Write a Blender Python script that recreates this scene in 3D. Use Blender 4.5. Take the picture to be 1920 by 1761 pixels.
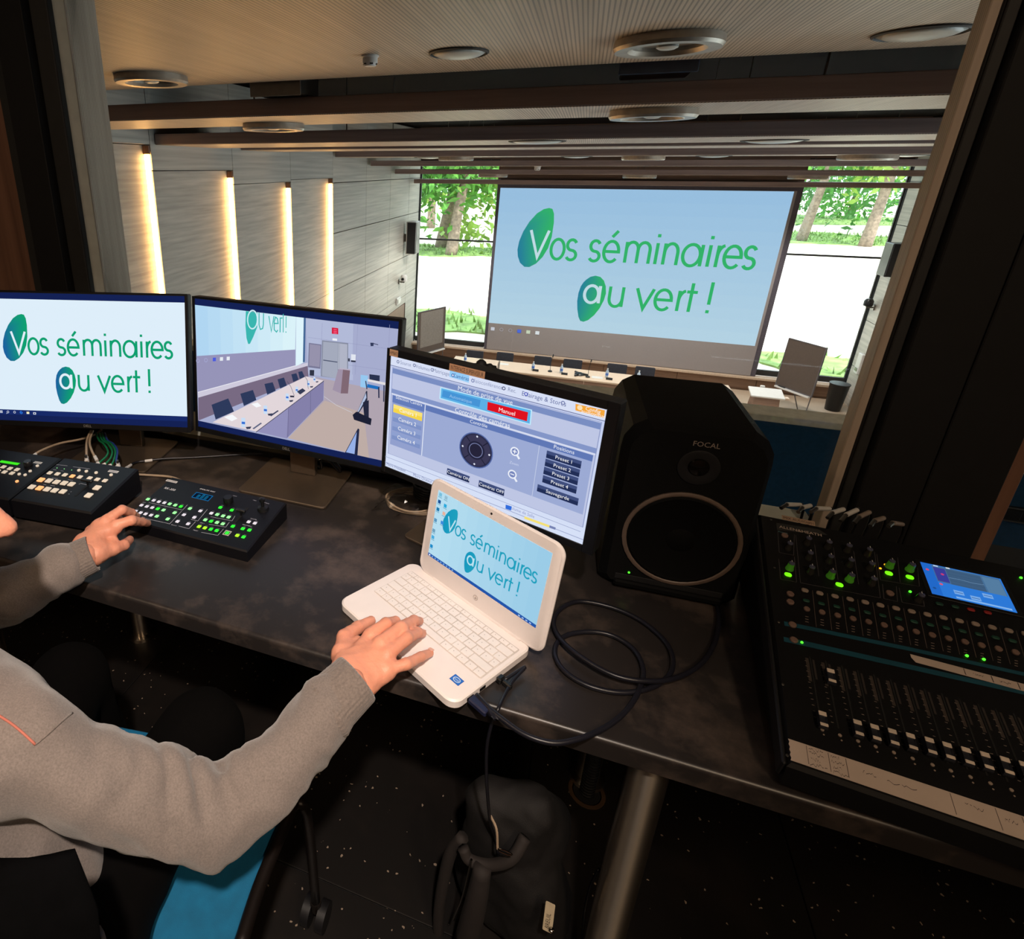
import bpy, math, random
import numpy as np
from mathutils import Vector, Matrix

scene = bpy.context.scene
for _o in list(bpy.data.objects):
    bpy.data.objects.remove(_o)
COL = scene.collection
random.seed(7)
RNG = np.random.default_rng(7)

# ------------------------------------------------------------------ camera
IMG_W, IMG_H = 1920.0, 1761.0
FOC, PPX, PPY = 1110.28, 648.4, 734.05            # the frame is an off-centre crop: lens shift
YAW, PITCH, ROLL = -0.364722, 0.360809, -0.001416
CAM = np.array([0.0, 0.0, 1.53])


def cam_axes():
    cy, sy = math.cos(YAW), math.sin(YAW)
    f = np.array([sy, cy, 0]); r = np.array([cy, -sy, 0]); d = np.array([0, 0, -1.0])
    f2 = f * math.cos(PITCH) + d * math.sin(PITCH)
    d2 = d * math.cos(PITCH) - f * math.sin(PITCH)
    c, s = math.cos(ROLL), math.sin(ROLL)
    return r * c + d2 * s, d2 * c - r * s, f2


AX_R, AX_D, AX_F = cam_axes()
cam_data = bpy.data.cameras.new('camera')
cam = bpy.data.objects.new('camera', cam_data)
COL.objects.link(cam)
cam_data.sensor_fit = 'HORIZONTAL'
cam_data.sensor_width = 36.0
cam_data.lens = FOC / IMG_W * 36.0
cam_data.shift_x = (IMG_W / 2 - PPX) / IMG_W
cam_data.shift_y = -(IMG_H / 2 - PPY) / IMG_W
cam_data.clip_start = 0.02
cam_data.clip_end = 400
_m = Matrix.Identity(4)
for _i in range(3):
    _m[_i][0] = AX_R[_i]; _m[_i][1] = -AX_D[_i]; _m[_i][2] = -AX_F[_i]; _m[_i][3] = CAM[_i]
cam.matrix_world = _m
scene.camera = cam


def ray(px, py):
    v = AX_R * ((px - PPX) / FOC) + AX_D * ((py - PPY) / FOC) + AX_F
    return v


def at_z(px, py, z):
    v = ray(px, py); return CAM + v * ((z - CAM[2]) / v[2])


def at_y(px, py, y):
    v = ray(px, py); return CAM + v * ((y - CAM[1]) / v[1])


def at_x(px, py, x):
    v = ray(px, py); return CAM + v * ((x - CAM[0]) / v[0])


def at_plane(px, py, p0, n):
    v = ray(px, py); return CAM + v * (np.dot(np.array(p0) - CAM, n) / np.dot(v, n))


def srgb(c):
    def f(x):
        x /= 255.0
        return x / 12.92 if x <= 0.04045 else ((x + 0.055) / 1.055) ** 2.4
    return tuple(f(x) for x in c[:3]) + (1.0,)


# ------------------------------------------------------------------ view, world, sun
vs = scene.view_settings
vs.view_transform = 'Standard'
vs.look = 'None'
vs.exposure = 0.0
vs.gamma = 1.0
vs.use_curve_mapping = False
scene.cycles.use_denoising = True
scene.cycles.max_bounces = 6
scene.cycles.diffuse_bounces = 4
scene.cycles.glossy_bounces = 3
scene.cycles.transparent_max_bounces = 12
scene.cycles.adaptive_threshold = 0.05
scene.cycles.sample_clamp_indirect = 6.0
scene.cycles.caustics_reflective = False
scene.cycles.caustics_refractive = False

world = bpy.data.worlds.new('sky')
scene.world = world
world.use_nodes = True
_bg = world.node_tree.nodes['Background']
_bg.inputs[0].default_value = (0.80, 0.92, 1.0, 1)
_bg.inputs[1].default_value = SKY_STRENGTH = 4.4

sun_data = bpy.data.lights.new('sun', 'SUN')
sun_data.energy = 7.0
sun_data.angle = math.radians(0.6)
sun_data.color = (1.0, 0.96, 0.88)
sun = bpy.data.objects.new('sun', sun_data)
COL.objects.link(sun)
sun.rotation_euler = (math.radians(28), math.radians(30), 0)    # high sun behind the building: its own shade lies below the windows

# daylight portals in the tall windows of the hall (guide the sky sampling only)
HALL_L, HALL_R, HALL_FAR = -4.30, 6.53, 17.0
HALL_FLOOR, SILL_Z, WIN_TOP = -3.8, -3.37, 1.75
for _x0, _x1 in ((HALL_L + .02, -2.16), (4.62, HALL_R - .02)):
    _p = bpy.data.lights.new('window_portal', 'AREA')
    _p.shape = 'RECTANGLE'; _p.size = _x1 - _x0; _p.size_y = WIN_TOP - SILL_Z
    _p.cycles.is_portal = True
    _po = bpy.data.objects.new('window_portal', _p)
    COL.objects.link(_po)
    _po.location = ((_x0 + _x1) / 2, HALL_FAR + .16, (SILL_Z + WIN_TOP) / 2)
    _po.rotation_euler = (math.radians(-90), 0, 0)
ADDED_WIN = [(2.2, 6.0), (6.4, 8.8), (9.2, 11.6)]          # unseen glazing added to the right hall wall to brighten the hall
for _y0, _y1 in ADDED_WIN:
    _p = bpy.data.lights.new('window_portal', 'AREA')
    _p.shape = 'RECTANGLE'; _p.size = _y1 - _y0; _p.size_y = 3.9
    _p.cycles.is_portal = True
    _po = bpy.data.objects.new('window_portal', _p)
    COL.objects.link(_po)
    _po.location = (HALL_R + .36, (_y0 + _y1) / 2, -.95)
    _po.rotation_euler = (math.radians(90), 0, math.radians(90))

# ------------------------------------------------------------------ materials
MATS = {}


def mat(name, col, rough=.6, metal=0.0, emit=0.0, vary=0.12, scale=30.0, bump=0.0, bscale=200.0, spec=.5, coat=0.0,
        alpha=None, sheen=0.0):
    if name in MATS:
        return MATS[name]
    m = bpy.data.materials.new(name)
    m.use_nodes = True
    nt = m.node_tree
    b = nt.nodes['Principled BSDF']
    c = srgb(col)
    b.inputs['Roughness'].default_value = rough
    b.inputs['Metallic'].default_value = metal
    b.inputs['Specular IOR Level'].default_value = spec
    if coat:
        b.inputs['Coat Weight'].default_value = coat
    if sheen:
        b.inputs['Sheen Weight'].default_value = sheen
    tc = nt.nodes.new('ShaderNodeTexCoord')
    nz = nt.nodes.new('ShaderNodeTexNoise')
    nz.inputs['Scale'].default_value = scale
    nz.inputs['Detail'].default_value = 4
    nt.links.new(tc.outputs['Object'], nz.inputs['Vector'])
    rp = nt.nodes.new('ShaderNodeValToRGB')
    lo = tuple(x * (1 - vary) for x in c[:3]) + (1,)
    hi = tuple(min(1, x * (1 + vary)) for x in c[:3]) + (1,)
    rp.color_ramp.elements[0].position = .3
    rp.color_ramp.elements[1].position = .7
    rp.color_ramp.elements[0].color = lo
    rp.color_ramp.elements[1].color = hi
    nt.links.new(nz.outputs['Fac'], rp.inputs[0])
    nt.links.new(rp.outputs[0], b.inputs['Base Color'])
    if emit:
        nt.links.new(rp.outputs[0], b.inputs['Emission Color'])
        b.inputs['Emission Strength'].default_value = emit
        if emit < 4:
            m.cycles.emission_sampling = 'NONE'
    if bump:
        n2 = nt.nodes.new('ShaderNodeTexNoise')
        n2.inputs['Scale'].default_value = bscale
        n2.inputs['Detail'].default_value = 3
        nt.links.new(tc.outputs['Object'], n2.inputs['Vector'])
        bp = nt.nodes.new('ShaderNodeBump')
        bp.inputs['Strength'].default_value = bump
        bp.inputs['Distance'].default_value = .002
        nt.links.new(n2.outputs['Fac'], bp.inputs['Height'])
        nt.links.new(bp.outputs[0], b.inputs['Normal'])
    MATS[name] = m
    return m


def wood(name, c1, c2, axis=2, rib=0.0, ribaxis=0, rough=.5, stretch=14.0, ribscale=100.0, scale=3.0):
    """wood laminate: grain stretched along one axis, optional fine milled ribs"""
    m = bpy.data.materials.new(name); m.use_nodes = True
    nt = m.node_tree; b = nt.nodes['Principled BSDF']
    b.inputs['Roughness'].default_value = rough
    tc = nt.nodes.new('ShaderNodeTexCoord')
    mp = nt.nodes.new('ShaderNodeMapping')
    s = [stretch * scale] * 3; s[axis] = scale * .6
    mp.inputs['Scale'].default_value = s
    nt.links.new(tc.outputs['Object'], mp.inputs['Vector'])
    nz = nt.nodes.new('ShaderNodeTexNoise')
    nz.inputs['Scale'].default_value = 1.0; nz.inputs['Detail'].default_value = 5
    nt.links.new(mp.outputs[0], nz.inputs['Vector'])
    rp = nt.nodes.new('ShaderNodeValToRGB')
    rp.color_ramp.elements[0].position = .3; rp.color_ramp.elements[1].position = .72
    rp.color_ramp.elements[0].color = srgb(c1); rp.color_ramp.elements[1].color = srgb(c2)
    nt.links.new(nz.outputs['Fac'], rp.inputs[0])
    last = rp.outputs[0]
    if rib:
        sx = nt.nodes.new('ShaderNodeSeparateXYZ')
        nt.links.new(tc.outputs['Object'], sx.inputs[0])
        ma = nt.nodes.new('ShaderNodeMath'); ma.operation = 'MULTIPLY'; ma.inputs[1].default_value = ribscale
        nt.links.new(sx.outputs[ribaxis], ma.inputs[0])
        fr = nt.nodes.new('ShaderNodeMath'); fr.operation = 'FRACT'
        nt.links.new(ma.outputs[0], fr.inputs[0])
        gt = nt.nodes.new('ShaderNodeMath'); gt.operation = 'GREATER_THAN'; gt.inputs[1].default_value = .62
        nt.links.new(fr.outputs[0], gt.inputs[0])
        mx = nt.nodes.new('ShaderNodeMixRGB'); mx.blend_type = 'MULTIPLY'
        mx.inputs[2].default_value = (1 - rib, 1 - rib, 1 - rib, 1)
        nt.links.new(gt.outputs[0], mx.inputs[0]); nt.links.new(last, mx.inputs[1])
        last = mx.outputs[0]
    nt.links.new(last, b.inputs['Base Color'])
    MATS[name] = m
    return m


def patchy(name, base, patch, speck=None, rough=.45, s1=3.0, thr=.60, s2=55.0, metal=0.0, spec=.5, bump=.15):
    """dark stone or vinyl with cloudy paler patches, optionally small pale specks"""
    m = bpy.data.materials.new(name); m.use_nodes = True
    nt = m.node_tree; b = nt.nodes['Principled BSDF']
    b.inputs['Roughness'].default_value = rough
    b.inputs['Specular IOR Level'].default_value = spec
    tc = nt.nodes.new('ShaderNodeTexCoord')
    n1 = nt.nodes.new('ShaderNodeTexNoise'); n1.inputs['Scale'].default_value = s1; n1.inputs['Detail'].default_value = 9
    n1.inputs['Roughness'].default_value = .68
    nt.links.new(tc.outputs['Object'], n1.inputs['Vector'])
    rp = nt.nodes.new('ShaderNodeValToRGB')
    rp.color_ramp.elements[0].position = thr - .12; rp.color_ramp.elements[1].position = thr + .1
    rp.color_ramp.elements[0].color = srgb(base); rp.color_ramp.elements[1].color = srgb(patch)
    nt.links.new(n1.outputs['Fac'], rp.inputs[0])
    last = rp.outputs[0]
    if speck:
        vo = nt.nodes.new('ShaderNodeTexVoronoi'); vo.inputs['Scale'].default_value = s2
        dis = nt.nodes.new('ShaderNodeTexNoise'); dis.inputs['Scale'].default_value = 90
        nt.links.new(tc.outputs['Object'], dis.inputs['Vector'])
        ad = nt.nodes.new('ShaderNodeVectorMath'); ad.operation = 'MULTIPLY_ADD'
        ad.inputs[1].default_value = (.012, .012, .012)
        nt.links.new(dis.outputs['Color'], ad.inputs[0]); nt.links.new(tc.outputs['Object'], ad.inputs[2])
        nt.links.new(ad.outputs[0], vo.inputs['Vector'])
        wn = nt.nodes.new('ShaderNodeSeparateColor')
        nt.links.new(vo.outputs['Color'], wn.inputs[0])
        r1 = nt.nodes.new('ShaderNodeMath'); r1.operation = 'LESS_THAN'; r1.inputs[1].default_value = .13
        nt.links.new(vo.outputs['Distance'], r1.inputs[0])
        r2 = nt.nodes.new('ShaderNodeMath'); r2.operation = 'GREATER_THAN'; r2.inputs[1].default_value = .55
        nt.links.new(wn.outputs[0], r2.inputs[0])
        mu = nt.nodes.new('ShaderNodeMath'); mu.operation = 'MULTIPLY'
        nt.links.new(r1.outputs[0], mu.inputs[0]); nt.links.new(r2.outputs[0], mu.inputs[1])
        mx = nt.nodes.new('ShaderNodeMixRGB'); mx.inputs[2].default_value = srgb(speck)
        nt.links.new(mu.outputs[0], mx.inputs[0]); nt.links.new(last, mx.inputs[1])
        last = mx.outputs[0]
    nt.links.new(last, b.inputs['Base Color'])
    if bump:
        bp = nt.nodes.new('ShaderNodeBump'); bp.inputs['Strength'].default_value = bump; bp.inputs['Distance'].default_value = .003
        nt.links.new(n1.outputs['Fac'], bp.inputs['Height']); nt.links.new(bp.outputs[0], b.inputs['Normal'])
    MATS[name] = m
    return m


def screen_mat():
    m = bpy.data.materials.new('lit_display'); m.use_nodes = True
    nt = m.node_tree; nt.nodes.clear()
    at = nt.nodes.new('ShaderNodeAttribute'); at.attribute_name = 'ink'
    em = nt.nodes.new('ShaderNodeEmission')
    out = nt.nodes.new('ShaderNodeOutputMaterial')
    nt.links.new(at.outputs['Color'], em.inputs[0]); nt.links.new(em.outputs[0], out.inputs[0])
    em.inputs[1].default_value = 1.0
    m.cycles.emission_sampling = 'NONE'      # thousands of tiny shapes: found by bounced rays instead
    MATS['lit_display'] = m
    return m


def print_mat():
    m = bpy.data.materials.new('printed_ink'); m.use_nodes = True
    nt = m.node_tree
    at = nt.nodes.new('ShaderNodeAttribute'); at.attribute_name = 'ink'
    nt.links.new(at.outputs['Color'], nt.nodes['Principled BSDF'].inputs['Base Color'])
    nt.nodes['Principled BSDF'].inputs['Roughness'].default_value = .6
    MATS['printed_ink'] = m
    return m


def glass_mat(name, tint=(1, 1, 1), gloss=1.0, rough=.02):
    m = bpy.data.materials.new(name); m.use_nodes = True
    nt = m.node_tree; nt.nodes.clear()
    tr = nt.nodes.new('ShaderNodeBsdfTransparent'); tr.inputs[0].default_value = (*tint, 1)
    gl = nt.nodes.new('ShaderNodeBsdfGlossy'); gl.inputs['Roughness'].default_value = rough
    fr = nt.nodes.new('ShaderNodeFresnel'); fr.inputs[0].default_value = 1.45
    ml = nt.nodes.new('ShaderNodeMath'); ml.operation = 'MULTIPLY'; ml.inputs[1].default_value = gloss
    mx = nt.nodes.new('ShaderNodeMixShader'); out = nt.nodes.new('ShaderNodeOutputMaterial')
    nt.links.new(fr.outputs[0], ml.inputs[0]); nt.links.new(ml.outputs[0], mx.inputs[0])
    nt.links.new(tr.outputs[0], mx.inputs[1]); nt.links.new(gl.outputs[0], mx.inputs[2])
    nt.links.new(mx.outputs[0], out.inputs[0])
    MATS[name] = m
    return m


SCREEN = screen_mat()
INK = print_mat()


# ------------------------------------------------------------------ mesh helpers
class MB:
    """collects geometry, then links it as ONE mesh object"""

    def __init__(self):
        self.v = []; self.f = []; self.c = []

    def add(self, verts, faces, col=None):
        o = len(self.v)
        self.v += [tuple(map(float, p)) for p in verts]
        self.f += [tuple(i + o for i in f) for f in faces]
        if col is not None:
            while len(self.c) < o:
                self.c.append((1, 1, 1, 1))
            self.c += [col] * len(verts)
        return self

    def box(self, x0, x1, y0, y1, z0, z1, M=None, bev=0.0):
        if bev > 0:
            return self.bevbox(x0, x1, y0, y1, z0, z1, bev, M)
        vs_ = [(x, y, z) for z in (z0, z1) for y in (y0, y1) for x in (x0, x1)]
        fs = [(0, 2, 3, 1), (4, 5, 7, 6), (0, 1, 5, 4), (2, 6, 7, 3), (0, 4, 6, 2), (1, 3, 7, 5)]
        if M is not None:
            vs_ = [M @ Vector(p) for p in vs_]
        return self.add(vs_, fs)

    def bevbox(self, x0, x1, y0, y1, z0, z1, b, M=None):
        """box with chamfered edges: 24 vertices"""
        X = (x0, x1); Y = (y0, y1); Z = (z0, z1)
        b = min(b, (x1 - x0) * .49, (y1 - y0) * .49, (z1 - z0) * .49)
        vs_ = []; idx = {}
        for i in (0, 1):
            for j in (0, 1):
                for k in (0, 1):
                    sx, sy, sz = (1, -1)[i] * b, (1, -1)[j] * b, (1, -1)[k] * b
                    for a, p in (('x', (X[i], Y[j] + sy, Z[k] + sz)), ('y', (X[i] + sx, Y[j], Z[k] + sz)),
                                 ('z', (X[i] + sx, Y[j] + sy, Z[k]))):
                        idx[(i, j, k, a)] = len(vs_); vs_.append(p)
        g = lambda *q: idx[q]
        fs = []
        for s in (0, 1):
            q = [g(s, 0, 0, 'x'), g(s, 1, 0, 'x'), g(s, 1, 1, 'x'), g(s, 0, 1, 'x')]; fs.append(q if s else q[::-1])
            q = [g(0, s, 0, 'y'), g(1, s, 0, 'y'), g(1, s, 1, 'y'), g(0, s, 1, 'y')]; fs.append(q[::-1] if s else q)
            q = [g(0, 0, s, 'z'), g(1, 0, s, 'z'), g(1, 1, s, 'z'), g(0, 1, s, 'z')]; fs.append(q if s else q[::-1])
        for s in (0, 1):
            for t in (0, 1):
                fs.append([g(0, s, t, 'y'), g(1, s, t, 'y'), g(1, s, t, 'z'), g(0, s, t, 'z')])
                fs.append([g(s, 0, t, 'x'), g(s, 1, t, 'x'), g(s, 1, t, 'z'), g(s, 0, t, 'z')])
                fs.append([g(s, t, 0, 'x'), g(s, t, 1, 'x'), g(s, t, 1, 'y'), g(s, t, 0, 'y')])
        for i in (0, 1):
            for j in (0, 1):
                for k in (0, 1):
                    fs.append([g(i, j, k, 'x'), g(i, j, k, 'y'), g(i, j, k, 'z')])
        if M is not None:
            vs_ = [M @ Vector(p) for p in vs_]
        return self.add(vs_, fs)

    def prism(self, poly, z0, z1, M=None):
        n = len(poly)
        vs_ = [(x, y, z0) for x, y in poly] + [(x, y, z1) for x, y in poly]
        fs = [tuple(range(n))[::-1], tuple(range(n, 2 * n))] + [(i, (i + 1) % n, n + (i + 1) % n, n + i) for i in range(n)]
        if M is not None:
            vs_ = [M @ Vector(p) for p in vs_]
        return self.add(vs_, fs)

    def loft(self, loops, cap=True):
        """list of equal-length closed loops of 3-D points"""
        n = len(loops[0]); vs_ = [p for l in loops for p in l]; fs = []
        for k in range(len(loops) - 1):
            for i in range(n):
                j = (i + 1) % n
                fs.append((k * n + i, k * n + j, (k + 1) * n + j, (k + 1) * n + i))
        if cap:
            fs.append(tuple(range(n))[::-1]); fs.append(tuple(range((len(loops) - 1) * n, len(loops) * n)))
        return self.add(vs_, fs)

    def lathe(self, prof, n=24, M=None):
        """profile of (radius, z) around z"""
        loops = []
        for r, z in prof:
            loops.append([(max(r, 1e-5) * math.cos(2 * math.pi * i / n), max(r, 1e-5) * math.sin(2 * math.pi * i / n), z) for i in range(n)])
        if M is not None:
            loops = [[M @ Vector(p) for p in l] for l in loops]
        return self.loft(loops)

    def tube(self, pts, r, n=8, closed=False, smooth=0):
        pts = [np.array(p, float) for p in pts]
        if smooth:
            pts = spline(pts, smooth)
        rs = r if isinstance(r, (list, tuple, np.ndarray)) else [r] * len(pts)
        if len(rs) != len(pts):
            rs = np.interp(np.linspace(0, 1, len(pts)), np.linspace(0, 1, len(rs)), rs)
        loops = []; up = None
        for i, p in enumerate(pts):
            t = pts[min(i + 1, len(pts) - 1)] - pts[max(i - 1, 0)]
            t = t / (np.linalg.norm(t) + 1e-12)
            if up is None:
                up = np.array([0, 0, 1.0]) if abs(t[2]) < .9 else np.array([1.0, 0, 0])
            s = np.cross(t, up); s /= np.linalg.norm(s) + 1e-12
            up = np.cross(s, t)
            loops.append([p + rs[i] * (math.cos(2 * math.pi * k / n) * s + math.sin(2 * math.pi * k / n) * up) for k in range(n)])
        return self.loft(loops)

    def build(self, name, m, parent=None, world=False, smooth=False, angle=None):
        me = bpy.data.meshes.new(name)
        v = self.v
        if world and parent is not None:
            inv = WM(parent).inverted()
            v = [tuple(inv @ Vector(p)) for p in v]
        me.from_pydata(v, [], self.f)
        me.validate()
        if self.c:
            ca = me.color_attributes.new('ink', 'FLOAT_COLOR', 'POINT')
            cols = self.c + [(1, 1, 1, 1)] * (len(v) - len(self.c))
            ca.data.foreach_set('color', np.array(cols, dtype=np.float32).ravel())
        mats = m if isinstance(m, (list, tuple)) else [m]
        for q in mats:
            me.materials.append(q)
        if smooth:
            me.polygons.foreach_set('use_smooth', [True] * len(me.polygons))
            if angle:
                me.set_sharp_from_angle(angle=math.radians(angle))
        me.update()
        o = bpy.data.objects.new(name, me)
        COL.objects.link(o)
        if parent is not None:
            o.parent = parent
        return o


_WM = {}


def WM(o):
    """world matrix of an Empty built by thing()/part_empty, without waiting for a scene update"""
    m = o.matrix_basis.copy()
    while o.parent is not None:
        o = o.parent
        m = o.matrix_basis @ m
    return m


def spline(pts, k):
    """Catmull-Rom through the points"""
    P = [2 * pts[0] - pts[1]] + list(pts) + [2 * pts[-1] - pts[-2]]
    out = []
    for i in range(1, len(P) - 2):
        for j in range(k):
            t = j / k
            out.append(.5 * ((2 * P[i]) + (-P[i - 1] + P[i + 1]) * t + (2 * P[i - 1] - 5 * P[i] + 4 * P[i + 1] - P[i + 2]) * t * t
                             + (-P[i - 1] + 3 * P[i] - 3 * P[i + 1] + P[i + 2]) * t ** 3))
    out.append(P[-2])
    return out


def tag(o, label, cat, group=None):
    o['label'] = label; o['category'] = cat
    if group:
        o['group'] = group
    return o


def structure(o, label=None, cat=None):
    o['kind'] = 'structure'
    if label:
        o['label'] = label
    if cat:
        o['category'] = cat
    return o


def thing(name, label, cat, loc=(0, 0, 0), M=None, group=None):
    o = bpy.data.objects.new(name, None)
    COL.objects.link(o)
    o.empty_display_size = .05
    o.matrix_basis = M if M is not None else Matrix.Translation(Vector([float(q) for q in loc]))
    return tag(o, label, cat, group)


def frame(o, u, v=None, n=None):
    """4x4 from origin, x axis, y axis (orthonormalised)"""
    u = Vector([float(q) for q in u]).normalized()
    v = Vector([float(q) for q in v])
    n = u.cross(v).normalized(); v = n.cross(u)
    M = Matrix.Identity(4)
    for i in range(3):
        M[i][0] = u[i]; M[i][1] = v[i]; M[i][2] = n[i]; M[i][3] = float(o[i])
    return M


def rrect(x0, x1, y0, y1, r, n=6):
    pts = []
    for cx, cy, a in ((x1 - r, y1 - r, 0), (x0 + r, y1 - r, 90), (x0 + r, y0 + r, 180), (x1 - r, y0 + r, 270)):
        for i in range(n + 1):
            t = math.radians(a + 90 * i / n)
            pts.append((cx + r * math.cos(t), cy + r * math.sin(t)))
    return pts


def shrink(poly, d):
    """inset a convex-ish closed polygon"""
    cx = sum(p[0] for p in poly) / len(poly); cy = sum(p[1] for p in poly) / len(poly)
    w = max(p[0] for p in poly) - min(p[0] for p in poly); h = max(p[1] for p in poly) - min(p[1] for p in poly)
    return [(cx + (p[0] - cx) * (1 - 2 * d / w), cy + (p[1] - cy) * (1 - 2 * d / h)) for p in poly]


def slab(mb, poly, z0, z1, bev=0.0, M=None):
    """prism with its upper and lower rims chamfered"""
    if bev <= 0:
        return mb.prism(poly, z0, z1, M)
    q = shrink(poly, bev)
    loops = [[(x, y, z0) for x, y in q], [(x, y, z0 + bev) for x, y in poly], [(x, y, z1 - bev) for x, y in poly], [(x, y, z1) for x, y in q]]
    if M is not None:
        loops = [[M @ Vector(p) for p in l] for l in loops]
    return mb.loft(loops)


# ------------------------------------------------------------------ lettering
_TXT = {}


def text_geo(s):
    """built-in font as flat geometry; unit = cap size, origin left baseline"""
    if s in _TXT:
        return _TXT[s]
    cu = bpy.data.curves.new('lettering', 'FONT'); cu.body = s; cu.size = 1.0; cu.resolution_u = 2
    o = bpy.data.objects.new('lettering', cu); COL.objects.link(o)
    dg = bpy.context.evaluated_depsgraph_get()
    me = o.evaluated_get(dg).to_mesh()
    v = [(p.co.x, p.co.y) for p in me.vertices]; f = [tuple(p.vertices) for p in me.polygons]
    o.evaluated_get(dg).to_mesh_clear()
    bpy.data.objects.remove(o); bpy.data.curves.remove(cu)
    w = max([p[0] for p in v] or [0])
    _TXT[s] = (v, f, w)
    return _TXT[s]


def arc(cx, cy, r, a0, a1, n=14, ry=None):
    ry = r if ry is None else ry
    return [(cx + r * math.cos(math.radians(a0 + (a1 - a0) * i / n)), cy + ry * math.sin(math.radians(a0 + (a1 - a0) * i / n))) for i in range(n + 1)]


# thin geometric letters as strokes; x in letter widths, y in x-heights
GLYPH = {
    'o': [arc(.5, .5, .5, 0, 360, 24)],
    's': [arc(.5, .74, .45, 25, 270, 12, .26) + arc(.5, .24, .48, 90, -155, 12, .24)],
    'e': [[(0, .5), (1, .5)] + arc(.5, .5, .5, 0, 318, 22)],
    'm': [[(0, 0), (0, 1)], [(0, .6)] + arc(.25, .66, .25, 180, 0, 10, .34) + [(.5, 0)], [(.5, .6)] + arc(.75, .66, .25, 180, 0, 10, .34) + [(1, 0)]],
    'n': [[(0, 0), (0, 1)], [(0, .55)] + arc(.5, .58, .5, 180, 0, 12, .42) + [(1, 0)]],
    'i': [[(0, 0), (0, 1)], [(0, 1.27), (0, 1.42)]],
    'a': [arc(.47, .5, .47, 0, 360, 24, .5), [(1, 1), (1, 0)]],
    'r': [[(0, 0), (0, 1)], [(0, .5)] + arc(1.0, .5, 1.0, 180, 95, 8, .5)],
    'u': [[(0, 1), (0, .4)] + arc(.5, .4, .5, 180, 360, 12, .4), [(1, 0), (1, 1)]],
    'v': [[(0, 1), (.5, 0), (1, 1)]],
    't': [[(.45, 0), (.45, 1.4)], [(0, .97), (1, .97)]],
    '!': [[(0, .42), (0, 1.5)], [(0, 0), (0, .15)]],
    'accent': [[(.45, 1.2), (.8, 1.5)]],
}


class Art:
    """flat coloured shapes on a display or label, drawn in 0..1 x 0..1 (v downwards), layered a hair apart"""

    def __init__(self, W, H, lift=.00012):
        self.W, self.H, self.lift = W, H, lift
        self.mb = MB(); self.k = 0; self.Hm = None

    def P(self, p):
        return (p[0] * self.W, (1 - p[1]) * self.H)

    def poly(self, pts, col, keep=False):
        z = self.k * self.lift
        q = [self.P(p) for p in pts]
        if sum(q[i][0] * q[(i + 1) % len(q)][1] - q[(i + 1) % len(q)][0] * q[i][1] for i in range(len(q))) < 0:
            q = q[::-1]
            pts = list(pts)[::-1]
        o = len(self.mb.v)
        cols = [srgb(col(p)) if callable(col) else srgb(col) for p in pts]
        self.mb.v += [(x, y, z) for x, y in q]
        self.mb.f.append(tuple(range(o, o + len(q))))
        self.mb.c += cols
        if not keep:
            self.k += 1
        return self

    def rect(self, u0, v0, u1, v1, col, keep=False):
        return self.poly([(u0, v0), (u1, v0), (u1, v1), (u0, v1)], col, keep)

    def disc(self, u, v, r, col, n=24):
        a = self.W / self.H
        return self.poly([(u + r * math.cos(2 * math.pi * i / n), v + r * a * math.sin(2 * math.pi * i / n)) for i in range(n)], col)

    def ribbon(self, pts, w, col, keep=True):
        """stroke of width w (in u units) along points"""
        z = self.k * self.lift
        q = []; hw = w * self.W / 2
        for p in pts:
            p = np.array(self.P(p))
            if not q or np.linalg.norm(p - q[-1]) > 1e-7:
                q.append(p)
        closed = np.linalg.norm(q[0] - q[-1]) < 1e-6 and len(q) > 3
        L = []; R = []
        for i in range(len(q)):
            a = q[i - 1] if i > 0 else (q[-2] if closed else q[0])
            b = q[i + 1] if i < len(q) - 1 else (q[1] if closed else q[-1])
            d0 = q[i] - a; d1 = b - q[i]
            if np.linalg.norm(d0) < 1e-9: d0 = d1
            if np.linalg.norm(d1) < 1e-9: d1 = d0
            d0 = d0 / np.linalg.norm(d0); d1 = d1 / np.linalg.norm(d1)
            n0 = np.array([-d0[1], d0[0]]); n1 = np.array([-d1[1], d1[0]])
            m = n0 + n1; m = m / (np.linalg.norm(m) + 1e-9)
            s = hw / max(.35, float(m @ n0))
            L.append(q[i] + m * s); R.append(q[i] - m * s)
        o = len(self.mb.v)
        self.mb.v += [(p[0], p[1], z) for p in L] + [(p[0], p[1], z) for p in R]
        n = len(q)
        self.mb.f += [(o + n + i, o + n + i + 1, o + i + 1, o + i) for i in range(n - 1)]
        self.mb.c += [srgb(col)] * (2 * n)
        if not keep:
            self.k += 1
        return self

    def glyph(self, ch, u, w, base, xh, sw, col):
        for st in GLYPH[ch]:
            self.ribbon([(u + x * w, base - y * xh) for x, y in st], sw, col)

    def text(self, s, u, v, h, col, align='l', wscale=1.0):
        """built-in font; h = cap height as a share of the display height"""
        vv, ff, w = text_geo(s)
        k = h * self.H / .7
        wid = w * k * wscale
        x0 = u * self.W - (wid / 2 if align == 'c' else wid if align == 'r' else 0)
        y0 = (1 - v) * self.H
        z = self.k * self.lift
        self.mb.add([(x0 + x * k * wscale, y0 + y * k, z) for x, y in vv], ff)
        self.mb.c += [srgb(col)] * (len(self.mb.v) - len(self.mb.c))
        return self

    def up(self):
        self.k += 1
        return self

    def build(self, name, parent, M=None, m=None):
        if M is not None:
            self.mb.v = [tuple(M @ Vector(p)) for p in self.mb.v]
        return self.mb.build(name, m or SCREEN, parent)


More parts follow.
